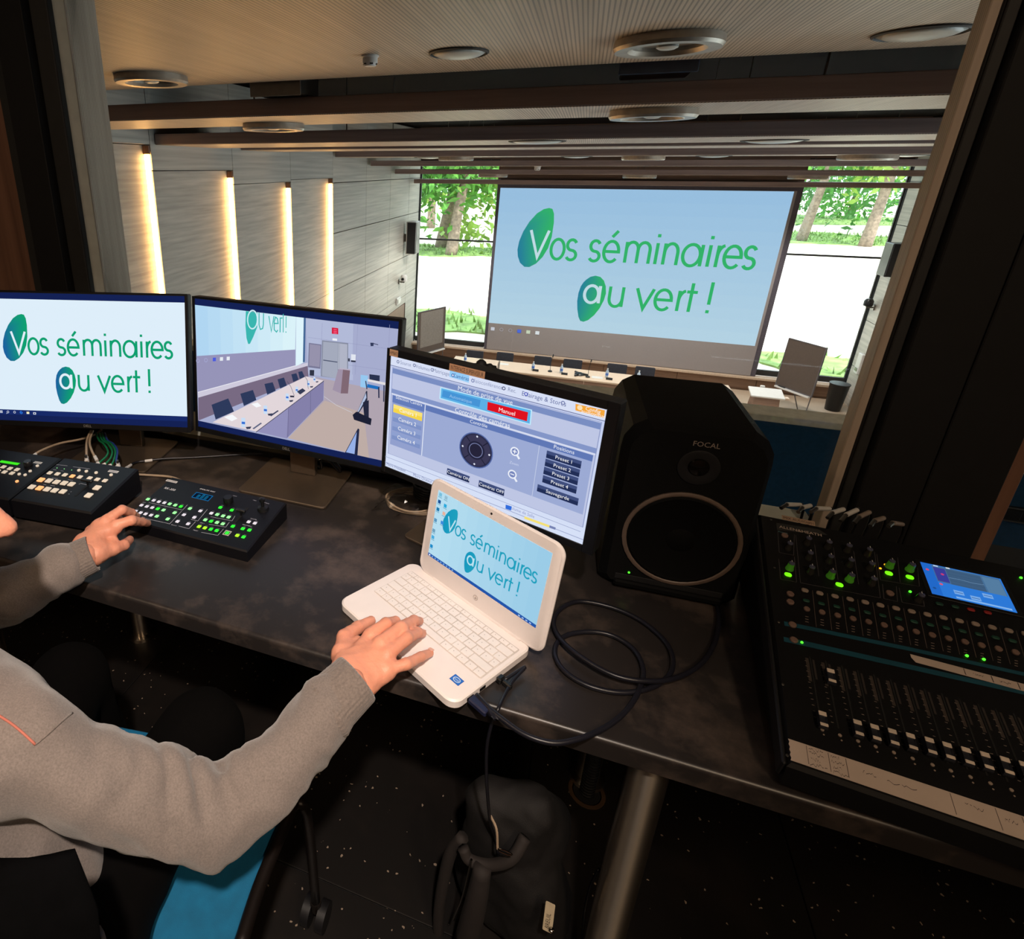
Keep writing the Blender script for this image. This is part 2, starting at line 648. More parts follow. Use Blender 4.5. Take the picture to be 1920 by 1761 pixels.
def slogan(a, green, blue, back, u0=0.0, v0=0.0, su=1.0, sv=1.0, squeeze=None):
    """the projected slogan: two leaf shapes with white initials, then thin green letters"""
    X = lambda u: u0 + u * su
    Y = lambda v: v0 + v * sv
    lerp = lambda t: tuple(blue[i] + (green[i] - blue[i]) * min(1, max(0, t)) for i in range(3))
    leaf1 = [(.196, .131), (.209, .137), (.217, .17), (.2205, .23), (.219, .33), (.210, .41), (.193, .475), (.170, .525), (.145, .553),
             (.125, .553), (.106, .525), (.095, .48), (.0905, .43), (.094, .37), (.106, .30), (.126, .23), (.152, .17), (.176, .14)]
    a.poly([(X(u), Y(v)) for u, v in leaf1], lambda p: lerp(((p[0] - u0) / su - .09) / .09 - ((p[1] - v0) / sv - .3) * .8))
    leaf2 = [(.372, .618), (.385, .598), (.403, .588), (.422, .595), (.437, .62), (.447, .66), (.4515, .71), (.448, .76), (.437, .82), (.420, .875),
             (.400, .915), (.383, .93), (.370, .925), (.361, .895), (.353, .84), (.348, .78), (.3485, .72), (.354, .67), (.362, .64)]
    a.poly([(X(u), Y(v)) for u, v in leaf2], lambda p: lerp(((p[0] - u0) / su - .35) / .06 - ((p[1] - v0) / sv - .8) * -1.2))
    sw = .0115 * su
    xh = .142 * sv
    b1, b2 = Y(.486), Y(.80)
    for st in ([(.137, .287), (.171, .478), (.207, .287)],):
        a.ribbon([(X(u), Y(v)) for u, v in st], sw * .95, back)
    a.glyph('a', X(.372), .056 * su, Y(.785), .125 * sv, sw, back)
    for ch, u, w in (('o', .222, .050), ('s', .281, .038), ('s', .368, .038), ('e', .420, .053), ('accent', .420, .053), ('m', .500, .083), ('i', .607, 0),
                     ('n', .634, .045), ('a', .697, .062), ('i', .784, 0), ('r', .811, .021), ('e', .834, .053), ('s', .897, .036)):
        a.glyph(ch, X(u), w * su, b1, xh, sw, green)
    for ch, u, w in (('u', .466, .048), ('v', .563, .060), ('e', .632, .056), ('r', .713, .022), ('t', .737, .036), ('!', .817, 0)):
        a.glyph(ch, X(u), w * su, b2, xh, sw, green)
    a.up()


def homography(src, dst):
    A = []
    for (x, y), (u, v) in zip(src, dst):
        A += [[x, y, 1, 0, 0, 0, -u * x, -u * y, -u], [0, 0, 0, x, y, 1, -v * x, -v * y, -v]]
    Hm = np.linalg.svd(np.array(A, float))[2][-1].reshape(3, 3)

    def f(x, y):
        q = Hm @ np.array([x, y, 1.0]); return (q[0] / q[2], q[1] / q[2])
    return f


# all lettering is outlined once, while the scene is still small
for _s in ('DELL', 'Source', 'Volumes', 'Matriçage', 'Caméras', 'Visioconférence', 'Rec.', 'Eclairage & Stores', 'Config', 'audiovisuel', 'Mode de prise de vue', 'Automatique', 'Manuel',
           'Contrôle des caméras', 'Contrôle', 'Sélection Caméra', 'Caméra 1', 'Caméra 2', 'Caméra 3', 'Caméra 4', 'Positions', 'Preset 1', 'Preset 2', 'Preset 3', 'Preset 4', 'Sauvegarde',
           'Caméras ON', 'Caméras OFF', 'Zoom', 'Micro Président', 'Micro Orateur', 'Volume de Salle', 'INTERFACE SUPERVISEUR', 'HMI#02', 'inside', 'FOCAL', 'RK-350', 'ANALOG WAY', 'LAYER', 'PRESET',
           'EFFECT', 'VOLUME', 'ADJUSTMENT', 'T-BAR', 'POSITION', 'FREEZE', 'BACKUP', 'INPUT', 'ALLEN&HEATH', 'Preamp', 'MIX AUDIO#01', 'BREUIL'):
    text_geo(_s)

# ------------------------------------------------------------------ shared materials
M_BLACK = mat('matt_black_paint', (13, 13, 15), rough=.7, vary=.2)
M_BLACKPL = mat('black_plastic', (16, 16, 18), rough=.38, vary=.15, scale=60)
M_SATIN = mat('satin_black_plastic', (22, 22, 25), rough=.5, vary=.15, scale=40, bump=.08, bscale=900)
M_DARKGREY = mat('dark_grey_frame', (46, 46, 46), rough=.6, vary=.1)
M_PALE = mat('pale_trim', (206, 206, 194), rough=.6, vary=.06)
M_JAMB = wood('ribbed_oak_jamb', (176, 158, 142), (212, 194, 176), axis=2, rib=.3, ribaxis=1, ribscale=160)
M_BROWN = wood('brown_laminate', (112, 80, 64), (144, 106, 86), axis=2)
M_BEAM = wood('dark_beam_laminate', (138, 114, 106), (164, 138, 128), axis=0, scale=2)
M_UNDER = wood('ribbed_ceiling_laminate', (190, 170, 148), (216, 196, 174), axis=1, rib=.5, ribaxis=0, ribscale=62, scale=2)
M_WALL = wood('grey_oak_wall_panel', (162, 156, 147), (196, 190, 179), axis=1, scale=1.2, stretch=22)
M_WALLB = wood('brown_oak_base_panel', (128, 100, 82), (156, 126, 106), axis=0, scale=1.2, stretch=20)
M_DARK = mat('ceiling_void_paint', (9, 10, 11), rough=.95, spec=.1)
M_GREYMET = mat('brushed_grey_metal', (120, 116, 110), rough=.35, metal=.9, vary=.06)
M_CHROME = mat('polished_chrome', (190, 186, 180), rough=.16, metal=1.0, vary=.03)
M_WHITE = mat('white_plastic', (215, 212, 208), rough=.45, vary=.04)
M_GLASS = glass_mat('clear_window_glass', (.97, .985, .98), .55)
M_CARPET = mat('beige_carpet', (190, 168, 146), rough=.95, vary=.2, scale=80, bump=.4, bscale=300)

# ------------------------------------------------------------------ the control booth shell
M_FLOOR = patchy('black_speckled_floor', (20, 17, 16), (33, 27, 24), speck=(150, 132, 116), rough=.45, s1=2.5, s2=52, bump=.1)
fl = MB(); fl.box(-3.6, 2.8, -2.8, 1.44, -.10, -.006)
floor = structure(fl.build('floor', M_BLACK))
floor['label'] = 'black speckled raised floor of the control booth'
proto = None
for i in range(-6, 5):
    for j in range(-4, 3):
        x0, y0 = .06 + i * .6, .20 + j * .6
        if proto is None:
            b = MB(); b.bevbox(.0015, .5985, .0015, .5985, -.006, 0, .0015)
            proto = b.build('floor_tile', M_FLOOR, floor); o = proto
        else:
            o = proto.copy(); COL.objects.link(o); o.parent = floor
        o.location = (x0, y0, 0)

for nm, bx, m in (('wall_back', (-3.6, 2.8, -2.9, -2.8, 0, 2.75), M_BROWN), ('wall_left', (-3.7, -3.6, -2.8, 1.44, 0, 2.75), M_BLACK),
                  ('wall_right', (2.8, 2.9, -2.8, 1.44, 0, 2.75), M_BLACK), ('ceiling', (-3.6, 2.8, -2.8, 1.44, 2.75, 2.85), M_BLACK),
                  ('wall_front_lower', (-3.6, 2.8, 1.44, 1.58, -.1, .735), M_BLACK), ('wall_front_header', (-3.6, 2.8, 1.44, 1.58, 2.3, 2.85), M_BLACK)):
    b = MB(); b.box(*bx); structure(b.build(nm, m))

# window to the hall: frame posts, jambs, sill and panes
WY = 1.45
win = thing('window_1', 'wide glazed opening from the control booth down into the hall', 'window', (-.38, WY, .74))
structure(win)


def wpart(nm, m, *bx, bev=.0015):
    b = MB(); b.bevbox(*bx, bev); return b.build(nm, m, win, world=True)


wpart('frame_post', M_DARKGREY, -1.459, -1.399, 1.428, 1.452, .735, 2.3)
wpart('gasket', M_BLACK, -1.402, -1.397, 1.430, 1.456, .735, 2.3)
b = MB(); b.prism([(-1.3965, 1.448), (-1.378, 1.4695), (-1.3985, 1.4695), (-1.3985, 1.448)], .735, 2.3); b.build('jamb_edge', M_PALE, win, world=True)
wpart('jamb_board', M_JAMB, -1.3985, -1.378, 1.47, 1.592, .735, 2.3)
wpart('jamb_board', M_JAMB, .584, .600, 1.438, 1.477, .735, 2.3)
wpart('gasket', M_BLACK, .5985, .603, 1.434, 1.45, .735, 2.3)
wpart('frame_post', M_DARKGREY, .602, .620, 1.428, 1.46, .735, 2.3)
wpart('sill_board', M_PALE, -1.3985, .6, 1.392, 1.56, .735, .752)
wpart('bottom_rail', M_BLACK, -1.3985, .6, 1.366, 1.3915, .735, .757)
b = MB(); b.box(-1.390, .592, 1.470, 1.476, .748, 2.3); b.build('glass_pane', M_GLASS, win, world=True)
win2 = thing('window_2', 'second booth window right of the black column', 'window', (1.5, WY, .74)); structure(win2)
b = MB(); b.bevbox(.836, .866, 1.42, 1.50, .735, 2.3, .002); b.build('jamb_board', M_BROWN, win2, world=True)
b = MB(); b.box(.866, 2.6, 1.460, 1.466, .735, 2.3); b.build('glass_pane', M_GLASS, win2, world=True)
# black column between the two windows, in two panels with a seam
colm = thing('column', 'black column between the two booth windows', 'column', (.73, 1.43, .735)); structure(colm)
for x0, x1 in ((.621, .7205), (.7225, .835)):
    b = MB(); b.bevbox(x0, x1, 1.405, 1.50, .735, 2.3, .002); b.build('panel', M_BLACK, colm, world=True)
b = MB(); b.bevbox(.775, .834, 1.396, 1.404, 1.6, 2.25, .002)
tag(b.build('notice_panel', M_BROWN), 'dark brown panel fixed high on the black column', 'panel')
# left of the opening: black post, grey lip, brown board
pst = thing('column', 'black post at the left end of the booth window', 'column', (-1.52, 1.43, .735)); structure(pst)
for nm, m, bx in (('post', M_BLACK, (-1.566, -1.4595, 1.40, 1.50, .735, 2.3)), ('lip', M_DARKGREY, (-1.628, -1.567, 1.43, 1.47, .735, 2.3)),
                  ('board', M_BROWN, (-1.83, -1.629, 1.44, 1.50, .735, 2.3)), ('dark_panel', M_BLACK, (-3.6, -1.831, 1.44, 1.50, .735, 2.3))):
    b = MB(); b.bevbox(*bx, .002); b.build(nm, m, pst, world=True)

# booth ceiling lamps behind the photographer; the left linear one is added fill
M_LAMP = mat('warm_lamp_diffuser', (255, 214, 160), emit=3.0, vary=.02)
for x_, y_, w_, lb in ((.95, -.95, 24.0, 'linear ceiling lamp behind the photographer, to the right'), (-1.75, -.9, 12.0, 'linear fill lamp added behind the operator, to the left')):
    t = thing('ceiling_lamp', lb, 'lamp', (x_, y_, 2.75))
    b = MB(); b.bevbox(-.10, .10, -.5, .5, -.07, 0, .008); b.build('housing', M_WHITE, t)
    b = MB(); b.bevbox(-.08, .08, -.48, .48, -.078, -.0705, .003); b.build('diffuser', M_LAMP, t)
    ld = bpy.data.lights.new('lamp_glow', 'AREA'); ld.shape = 'RECTANGLE'; ld.size = .16; ld.size_y = .96
    ld.color = (1.0, .74, .50); ld.energy = w_
    lo = bpy.data.objects.new('lamp_glow', ld); COL.objects.link(lo); lo.parent = t; lo.location = (0, 0, -.085)
t = thing('spot_lamp', 'small ceiling spotlight behind the photographer, aimed at the laptop', 'lamp', (.20, -.42, 2.75))
b = MB(); b.lathe([(.045, -.001), (.045, -.02), (.012, -.025), (.012, -.07)], 20); b.build('mount', M_BLACK, t, smooth=True, angle=35)
aim = Vector((-.54, .72, .80)) - Vector((.20, -.42, 2.62)); aimM = aim.to_track_quat('-Z', 'Y').to_matrix().to_4x4()
b = MB(); b.lathe([(.02, .06), (.045, .05), (.05, -.06), (.046, -.062), (.042, -.02), (.001, -.018)], 24, Matrix.Translation((0, 0, -.13)) @ aimM); b.build('lamp_head', M_BLACK, t, smooth=True, angle=35)
ld = bpy.data.lights.new('spot_glow', 'SPOT'); ld.energy = 205.0; ld.color = (1.0, .84, .71); ld.spot_size = math.radians(52); ld.spot_blend = 1.0; ld.shadow_soft_size = .04
lo = bpy.data.objects.new('spot_glow', ld); COL.objects.link(lo); lo.parent = t; lo.matrix_basis = Matrix.Translation((0, 0, -.13)) @ aimM @ Matrix.Translation((0, 0, -.125))

# ------------------------------------------------------------------ the hall seen through the window
b = MB(); b.box(HALL_L - .3, HALL_R + .3, 1.6, HALL_FAR + .3, HALL_FLOOR - .2, HALL_FLOOR); structure(b.build('floor_hall', M_CARPET))
b = MB(); b.box(HALL_L - .3, HALL_R + .3, 1.5, HALL_FAR + .3, 2.55, 2.75); structure(b.build('ceiling_hall', M_DARK))
b = MB(); b.box(HALL_L - .3, HALL_R + .3, 1.585, 1.70, HALL_FLOOR, -.1); b.box(HALL_L - .3, HALL_R + .3, 1.585, 1.70, 2.3, 2.75); b.box(2.7, HALL_R + .3, 1.585, 1.70, -.1, 2.3); b.box(HALL_L - .3, -3.5, 1.585, 1.70, -.1, 2.3); structure(b.build('wall_hall_rear', M_WALLB))
wl = MB(); wl.box(HALL_L - .3, HALL_L - .035, 1.6, HALL_FAR + .3, HALL_FLOOR, 2.6); wl = structure(wl.build('wall_hall_left', M_DARK))
wr = MB()
_e = [1.6] + [q for w in ADDED_WIN for q in w] + [HALL_FAR + .3]
for _a, _b in zip(_e[0::2], _e[1::2]):
    wr.box(HALL_R + .035, HALL_R + .3, _a, _b, HALL_FLOOR, 2.6)
for _a, _b in ADDED_WIN:
    wr.box(HALL_R + .035, HALL_R + .3, _a, _b, HALL_FLOOR, -2.88); wr.box(HALL_R + .035, HALL_R + .3, _a, _b, 1.0, 2.6)
wr = structure(wr.build('wall_hall_right', M_DARK))
for _k, (_a, _b) in enumerate(ADDED_WIN):
    t = thing('window_%d' % (5 + _k), 'added unseen side window in the right hall wall, number %d from the booth' % (_k + 1), 'window', (HALL_R + .2, (_a + _b) / 2, -2.88)); structure(t)
    for nm, bx in (('frame_side', (HALL_R + .12, HALL_R + .18, _a, _a + .04, -2.88, 1.0)), ('frame_side', (HALL_R + .12, HALL_R + .18, _b - .04, _b, -2.88, 1.0)), ('frame_bottom', (HALL_R + .12, HALL_R + .18, _a + .04, _b - .04, -2.88, -2.82)), ('frame_top', (HALL_R + .12, HALL_R + .18, _a + .04, _b - .04, .94, 1.0))):
        b = MB(); b.bevbox(*bx, .004); b.build(nm, M_DARKGREY, t, world=True)
    b = MB(); b.box(HALL_R + .147, HALL_R + .153, _a + .04, _b - .04, -2.82, .94); b.build('glass_pane', M_GLASS, t, world=True)
ROWS = [-3.8, -2.88, -1.78, -.704, .377, 1.275, 2.5]
G = .006
for w_, xa, xb, ys in ((wl, HALL_L - .034, HALL_L, [10.39, 12.46, 14.2, 15.9, 17.0]), (wr, HALL_R, HALL_R + .034, [1.7, 2.2, 6.0, 6.4, 8.8, 9.2, 11.6, 12.46, 14.2, 15.9, 17.0])):
    for y0, y1 in zip(ys[:-1], ys[1:]):
        for z0, z1 in zip(ROWS[:-1], ROWS[1:]):
            if w_ is wl and y0 > 14 and y0 < 15 and z0 < -2:      # door leaf takes this place
                if z0 < -3:
                    continue
                z0 = -2.0 if z0 < -2.5 else z0
            if w_ is wr and (y0, y1) in ADDED_WIN and z0 > -2.9:
                if z1 < 1.2:
                    continue
                z0 = max(z0, 1.0)
            b = MB(); b.bevbox(xa, xb, y0 + G, y1 - G, z0 + G, z1 - G, .004); b.build('wall_panel', M_WALL, w_)
# saw-tooth panels with light slots in the nearer part of the left wall
STEP = .085
saw = [1.75, 3.65, 5.41, 7.0, 8.67, 10.38]
tops = [1.70, 1.75, 1.50, 1.33, 1.36]
M_STRIP = mat('warm_light_strip', (255, 192, 116), emit=21.0, vary=.01)
for k in range(5):
    y0, y1 = saw[k], saw[k + 1]
    for z0, z1 in ((-3.8, -.704), (-.704, tops[k]), (tops[k], 2.5)):
        xb = HALL_L + (STEP if k else STEP)
        poly = [(HALL_L - .03, y0), (xb, y0), (HALL_L + .004, y1 - .002), (HALL_L - .03, y1 - .002)]
        if z1 > 2.4:
            poly = [(HALL_L - .03, y0 + .004), (xb, y0 + .004), (xb, y1 - .004), (HALL_L - .03, y1 - .004)]
        b = MB(); b.prism(poly, z0 + G * .7, z1 - G * .7); b.build('wall_panel', M_WALL, wl)
STOP = [1.66, 1.41, 1.24, 1.27]
for k in range(4):
    y0 = saw[k + 2]
    t = thing('wall_light_strip', ['glowing vertical light strip on the left hall wall, the one nearest the booth', 'second glowing vertical wall strip counted from the booth side',
                                   'third glowing vertical wall strip counted from the booth side', 'glowing vertical wall strip farthest from the booth'][k], 'wall light',
              (HALL_L + .05, y0 - .01, -2.9), group='light strips in the left hall wall')
    b = MB(); b.bevbox(HALL_L + .014, HALL_L + STEP - .014, y0 - .022, y0 - .004, -2.9, STOP[k], .003); b.build('diffuser', M_STRIP, t, world=True)
    b = MB(); b.bevbox(HALL_L + .006, HALL_L + STEP - .004, y0 - .025, y0 - .003, STOP[k] + .001, STOP[k] + .08, .003); b.build('end_cap', M_BROWN, t, world=True)
b = MB(); b.prism([(HALL_L - .03, 10.38), (HALL_L + STEP, 10.38), (HALL_L + STEP, 10.395), (HALL_L - .03, 10.395)], -3.8, 2.5); b.build('wall_panel', M_WALL, wl)

# far wall: solid centre behind the screen, spandrel below the sills, lintel above
wf = MB()
wf.box(-2.16, 4.62, 17.0, 17.3, HALL_FLOOR, 2.6); wf.box(HALL_L - .3, -2.16, 17.0, 17.3, WIN_TOP, 2.6); wf.box(4.62, HALL_R + .3, 17.0, 17.3, WIN_TOP, 2.6)
wf.box(HALL_L - .3, -2.16, 17.0, 17.3, HALL_FLOOR, SILL_Z - .08); wf.box(4.62, HALL_R + .3, 17.0, 17.3, HALL_FLOOR, SILL_Z - .08)
wf = structure(wf.build('wall_hall_far', M_WALLB))
for i_, x0 in enumerate(np.arange(HALL_L, HALL_R - .3, 1.8)):
    b = MB(); b.bevbox(x0 + .004, min(x0 + 1.796, HALL_R), 16.965, 16.998, HALL_FLOOR + .05, SILL_Z - .10, .004); b.build('wall_panel', M_WALLB, wf)
b = MB(); b.bevbox(HALL_L, HALL_R, 16.80, 17.0, SILL_Z - .08, SILL_Z - .02, .006)
structure(b.build('trim_sill', mat('pale_oak_sill', (196, 172, 150), rough=.5)))
for n_, (x0, x1) in ((3, (HALL_L, -2.16)), (4, (4.62, HALL_R))):
    t = thing('window_%d' % n_, 'tall hall window onto the trees left of the projection screen' if n_ == 3 else 'tall hall window onto the trees right of the projection screen', 'window', ((x0 + x1) / 2, 17.1, SILL_Z))
    structure(t)
    zb = -.37
    for nm, bx in (('frame_side', (x0, x0 + .03, 17.08, 17.14, SILL_Z, WIN_TOP)), ('frame_side', (x1 - .03, x1, 17.08, 17.14, SILL_Z, WIN_TOP)),
                   ('frame_bottom', (x0 + .03, x1 - .03, 17.06, 17.14, SILL_Z - .02, SILL_Z + .12)), ('frame_top', (x0 + .03, x1 - .03, 17.08, 17.14, WIN_TOP - .05, WIN_TOP)),
                   ('transom', (x0 + .03, x1 - .03, 17.09, 17.14, zb - .022, zb + .022))):
        b = MB(); b.bevbox(*bx, .004); b.build(nm, M_DARKGREY, t, world=True)
    for z0, z1 in ((SILL_Z + .12, zb - .022), (zb + .022, WIN_TOP - .05)):
        b = MB(); b.box(x0 + .03, x1 - .03, 17.108, 17.114, z0, z1); b.build('glass_pane', M_GLASS, t, world=True)

# suspended ceiling panels
PANELS = [(1.62, 1.98, 2.02), (3.763, .82, 1.843), (5.487, 1.10, 1.750), (7.22, .85, 1.742), (10.48, .8, 1.709), (12.44, .8, 1.568), (14.22, .8, 1.403), (16.0, .62, 1.157)]
ORD = ['nearest the booth, spanning the top of the view', 'second from the booth', 'third from the booth', 'fourth from the booth', 'fifth from the booth', 'third from the far windows', 'second from the far windows', 'nearest the far windows, just above the screen']
for k, (y0, dep, zb) in enumerate(PANELS):
    t = thing('ceiling_panel', 'suspended wooden ceiling panel ' + ORD[k], 'ceiling panel', ((HALL_L + HALL_R) / 2, y0 + dep / 2, zb + .105), group='suspended ceiling panels of the hall')
    b = MB(); b.bevbox(HALL_L + .09, HALL_R - .005, y0, y0 + dep, zb + .004, zb + .105, .004); b.build('board', M_BEAM, t, world=True)
    b = MB(); b.box(HALL_L + .095, HALL_R - .01, y0 + .004, y0 + dep - .004, zb, zb + .0039); b.build('ribbed_underside', M_UNDER, t, world=True)
    for sx in (HALL_L + 2, 1.1, HALL_R - 2):
        b = MB(); b.tube([(sx, y0 + dep / 2, zb + .104), (sx, y0 + dep / 2, 2.55)], .006, 6); b.build('hanger_rod', M_GREYMET, t, world=True)

# round ceiling fittings
M_DISH = mat('pale_dish_diffuser', (205, 204, 196), rough=.35, vary=.03)


M_LIT = mat('lit_ring_diffuser', (240, 244, 250), emit=2.0, vary=.02)


def ring_light(px, py, zc, r, label, yy=None, watt=0):
    c = at_z(px, py, zc - .02) if yy is None else at_y(px, py, yy)
    t = thing('ring_light', label, 'ceiling light', (c[0], c[1], zc), group='round ring lights on the ceiling panels')
    h = r * .20
    b = MB(); b.lathe([(r * .99, -.0005), (r, -h * .7), (r * .96, -h), (r * .72, -h * .98), (r * .66, -h * .6), (r * .66, -.002)], 40); b.build('ring', M_BEAM if False else mat('ring_light_body', (176, 164, 150), rough=.35, metal=.5), t, smooth=True, angle=30)
    b = MB(); b.lathe([(r * .655, -.001), (r * .655, -.012), (r * .2, -.014)], 32); b.build('reflector', M_LIT if watt else M_GREYMET, t, smooth=True, angle=30)
    if watt:
        ld = bpy.data.lights.new('ring_glow', 'SPOT'); ld.energy = watt; ld.spot_size = math.radians(140); ld.spot_blend = .6; ld.shadow_soft_size = .05; ld.color = (1.0, .95, .88)
        lo = bpy.data.objects.new('ring_glow', ld); COL.objects.link(lo); lo.parent = t; lo.location = (0, 0, -h - .08)
    b = MB(); b.lathe([(r * .2, -.0145), (r * .2, -h * .75), (r * .14, -h * .9), (.001, -h * .9)], 24); b.build('centre_cap', M_DISH, t, smooth=True, angle=30)


def dish(px, py, zc, r, label, yy=None):
    c = at_z(px, py, zc) if yy is None else at_y(px, py, yy)
    t = thing('ceiling_dish', label, 'ceiling speaker', (c[0], c[1], zc), group='flush round dishes in the ceiling panels')
    b = MB(); b.lathe([(r, -.0005), (r, -.006), (r * .94, -.010), (r * .92, -.004), (r * .92, -.001)], 40); b.build('rim', M_DARKGREY, t, smooth=True, angle=30)
    b = MB(); b.lathe([(r * .915, -.002), (r * .7, -.016), (r * .4, -.024), (.001, -.028)], 40); b.build('cover', M_DISH, t, smooth=True)


ring_light(284, 150, 2.02, .205, 'round ring light on the near ceiling panel, at upper left by the oak jamb')
ring_light(1252, 84, 2.02, .205, 'large round ring light on the near ceiling panel, right of centre')
dish(860, 98, 2.02, .135, 'flush pale dish beside the smoke detector on the near ceiling panel')
dish(1727, 60, 2.02, .150, 'flush pale dish at upper right beside the booth window jamb')
ring_light(513, 238, 1.843, .235, 'ring light on the second ceiling panel, toward the left wall')
ring_light(1224, 214, 1.843, .235, 'ring light on the second ceiling panel, above the projection screen')
dish(1007, 264.5, 1.750, .24, 'flush dish on the third ceiling panel, left of the screen centre')
dish(1451, 263, 1.750, .24, 'flush dish on the third ceiling panel, above the right edge of the screen')
for px, py, r_, kind, lb in ((804, 296.5, .26, 0, 'flush dish on the fifth ceiling panel, at its left end'), (855, 297.5, .30, 1, 'ring light on the fifth ceiling panel, at its left end'),
                             (1081, 294, .24, 0, 'flush dish on the fifth ceiling panel, above the slogan leaf'), (1206, 295.5, .31, 1, 'ring light on the fifth ceiling panel, above the screen centre'),
                             (1338, 294.5, .24, 0, 'flush dish on the fifth ceiling panel, right of its centre ring light'), (1624, 301.5, .34, 1, 'ring light on the fifth ceiling panel, at its right end'),
                             (1700, 301, .24, 0, 'flush dish on the fifth ceiling panel, at its far right end')):
    ring_light(px, py, 1.709, r_, lb, 10.86, 160) if kind else dish(px, py, 1.709, r_, lb, 10.86)
for px, py, lb in ((924, 329.5, 'ring light on the panel second from the far windows, left end'), (1199, 331, 'ring light on the panel second from the far windows, middle'),
                   (1514, 335.5, 'ring light on the panel second from the far windows, right end')):
    ring_light(px, py, 1.403, .33, lb, 14.6, 420)
# smoke detectors
for px, py, zc, r_, lb in ((694, 113, 2.02, .036, 'white smoke detector on the near ceiling panel'), (1008, 313, 1.568, .06, 'small smoke detector far down the hall ceiling')):
    c = at_z(px, py, zc - .02) if zc > 1.9 else at_y(px, py, 12.8)
    t = thing('smoke_detector', lb, 'smoke detector', (c[0], c[1], zc))
    b = MB(); b.lathe([(r_ * 1.15, -.0005), (r_ * 1.15, -.006), (r_ * .98, -.010)], 24); b.build('base', M_WHITE, t, smooth=True, angle=30)
    b = MB(); b.lathe([(r_ * .97, -.0102), (r_ * .97, -r_ * .85), (r_ * .72, -r_ * 1.25), (r_ * .35, -r_ * 1.3)], 24); b.build('head', M_WHITE, t, smooth=True, angle=30)
    for a in range(6):
        bx = MB(); M = Matrix.Rotation(a * math.pi / 3, 4, 'Z'); bx.box(r_ * .80, r_ * .90, -r_ * .2, r_ * .2, -r_ * 1.1, -r_ * .92, M); bx.build('vent_slot', M_BLACK, t)
# services hanging in the dark gap behind the first panel
for x0, x1, z0, z1, y0, m, lb in ((-2.02, -1.70, 1.925, 2.03, 3.45, M_GREYMET, 'grey duct box in the dark ceiling gap at left'), (.10, .43, 1.955, 2.06, 3.48, mat('blue_grey_duct', (52, 78, 104), rough=.4), 'blue grey duct box in the dark ceiling gap at right')):
    t = thing('duct_box', lb, 'duct', ((x0 + x1) / 2, y0 + .3, 2.55))
    b = MB(); b.bevbox(x0, x1, y0 + .2, y0 + .5, z0 + .03, z1 + .1, .006); b.build('casing', m, t, world=True)
    b = MB(); b.bevbox(x0 - .015, x1 + .015, y0 + .19, y0 + .20, z0 + .02, z1 + .11, .003); b.build('flange', m, t, world=True)
    for sx in (x0 + .04, x1 - .04):
        b = MB(); b.tube([(sx, y0 + .35, z1 + .1), (sx, y0 + .35, 2.55)], .006, 6); b.build('hanger_rod', M_GREYMET, t, world=True)

# navy half wall with a pale ledge below the booth window, socket rail on it
M_NAVY = mat('navy_fabric', (22, 80, 124), rough=.85, vary=.12, scale=60, bump=.3, bscale=500)
hw = MB(); hw.bevbox(HALL_L + .1, HALL_R - .02, 3.105, 3.215, HALL_FLOOR, .415, .004)
hw = structure(hw.build('wall_half', M_NAVY))
b = MB(); b.bevbox(HALL_L + .1, HALL_R - .02, 3.095, 3.225, .415, .452, .004); b.build('ledge', mat('pale_ledge', (240, 244, 232), rough=.4), hw)
t = thing('socket_rail', 'grey cable trunking with sockets fixed to the navy half wall', 'socket rail', (1.9, 3.10, .137))
b = MB(); b.bevbox(1.70, 2.9, 3.078, 3.1045, .106, .168, .004); b.build('trunking', M_SATIN, t, world=True)
for z_ in (.104, .166):
    b = MB(); b.bevbox(1.70, 2.9, 3.072, 3.0775, z_, z_ + .006, .001); b.build('edge_strip', M_GREYMET, t, world=True)
for k in range(5):
    b = MB(); b.bevbox(1.80 + k * .07, 1.855 + k * .07, 3.073, 3.0779, .114, .160, .003); b.build('socket', M_BLACKPL if k != 2 else M_WHITE, t, world=True)

# ------------------------------------------------------------------ outside
M_GRAVEL = mat('pale_sunlit_gravel', (226, 216, 200), rough=.95, vary=.1, scale=.4)
b = MB(); b.box(-60, 90, 17.4, 140, -3.7, -3.5); structure(b.build('ground_outside', M_GRAVEL))
M_GRASS = mat('lawn_green', (120, 150, 82), rough=.95, vary=.45, scale=2.2)


def blotch(name, label, cx, cy, rx, ry, m, h=.05, seed=0):
    r = random.Random(seed); n = 40
    ph = [r.uniform(0, 6.28) for _ in range(4)]
    pts = []
    for i in range(n):
        a = 2 * math.pi * i / n
        k = 1 + .12 * math.sin(3 * a + ph[0]) + .1 * math.sin(5 * a + ph[1]) + .06 * math.sin(9 * a + ph[2])
        pts.append((cx + rx * k * math.cos(a), cy + ry * k * math.sin(a)))
    mb = MB(); mb.prism(pts, -3.499, -3.5 + h)
    # blades of grass standing on the patch
    for _ in range(int(260 * min(3, rx * ry / 10))):
        a = r.uniform(0, 6.28); q = math.sqrt(r.random()) * .95
        x, y = cx + rx * q * math.cos(a), cy + ry * q * math.sin(a); hh = r.uniform(.08, .3); w = .05
        t_ = r.uniform(0, 3.14); dx, dy = w * math.cos(t_), w * math.sin(t_)
        mb.add([(x - dx, y - dy, -3.5 + h), (x + dx, y + dy, -3.5 + h), (x + r.uniform(-.1, .1), y + r.uniform(-.1, .1), -3.5 + h + hh)], [(0, 1, 2)])
    o = mb.build(name, m); o['kind'] = 'stuff'; o['label'] = label; o['category'] = 'grass'
    return o


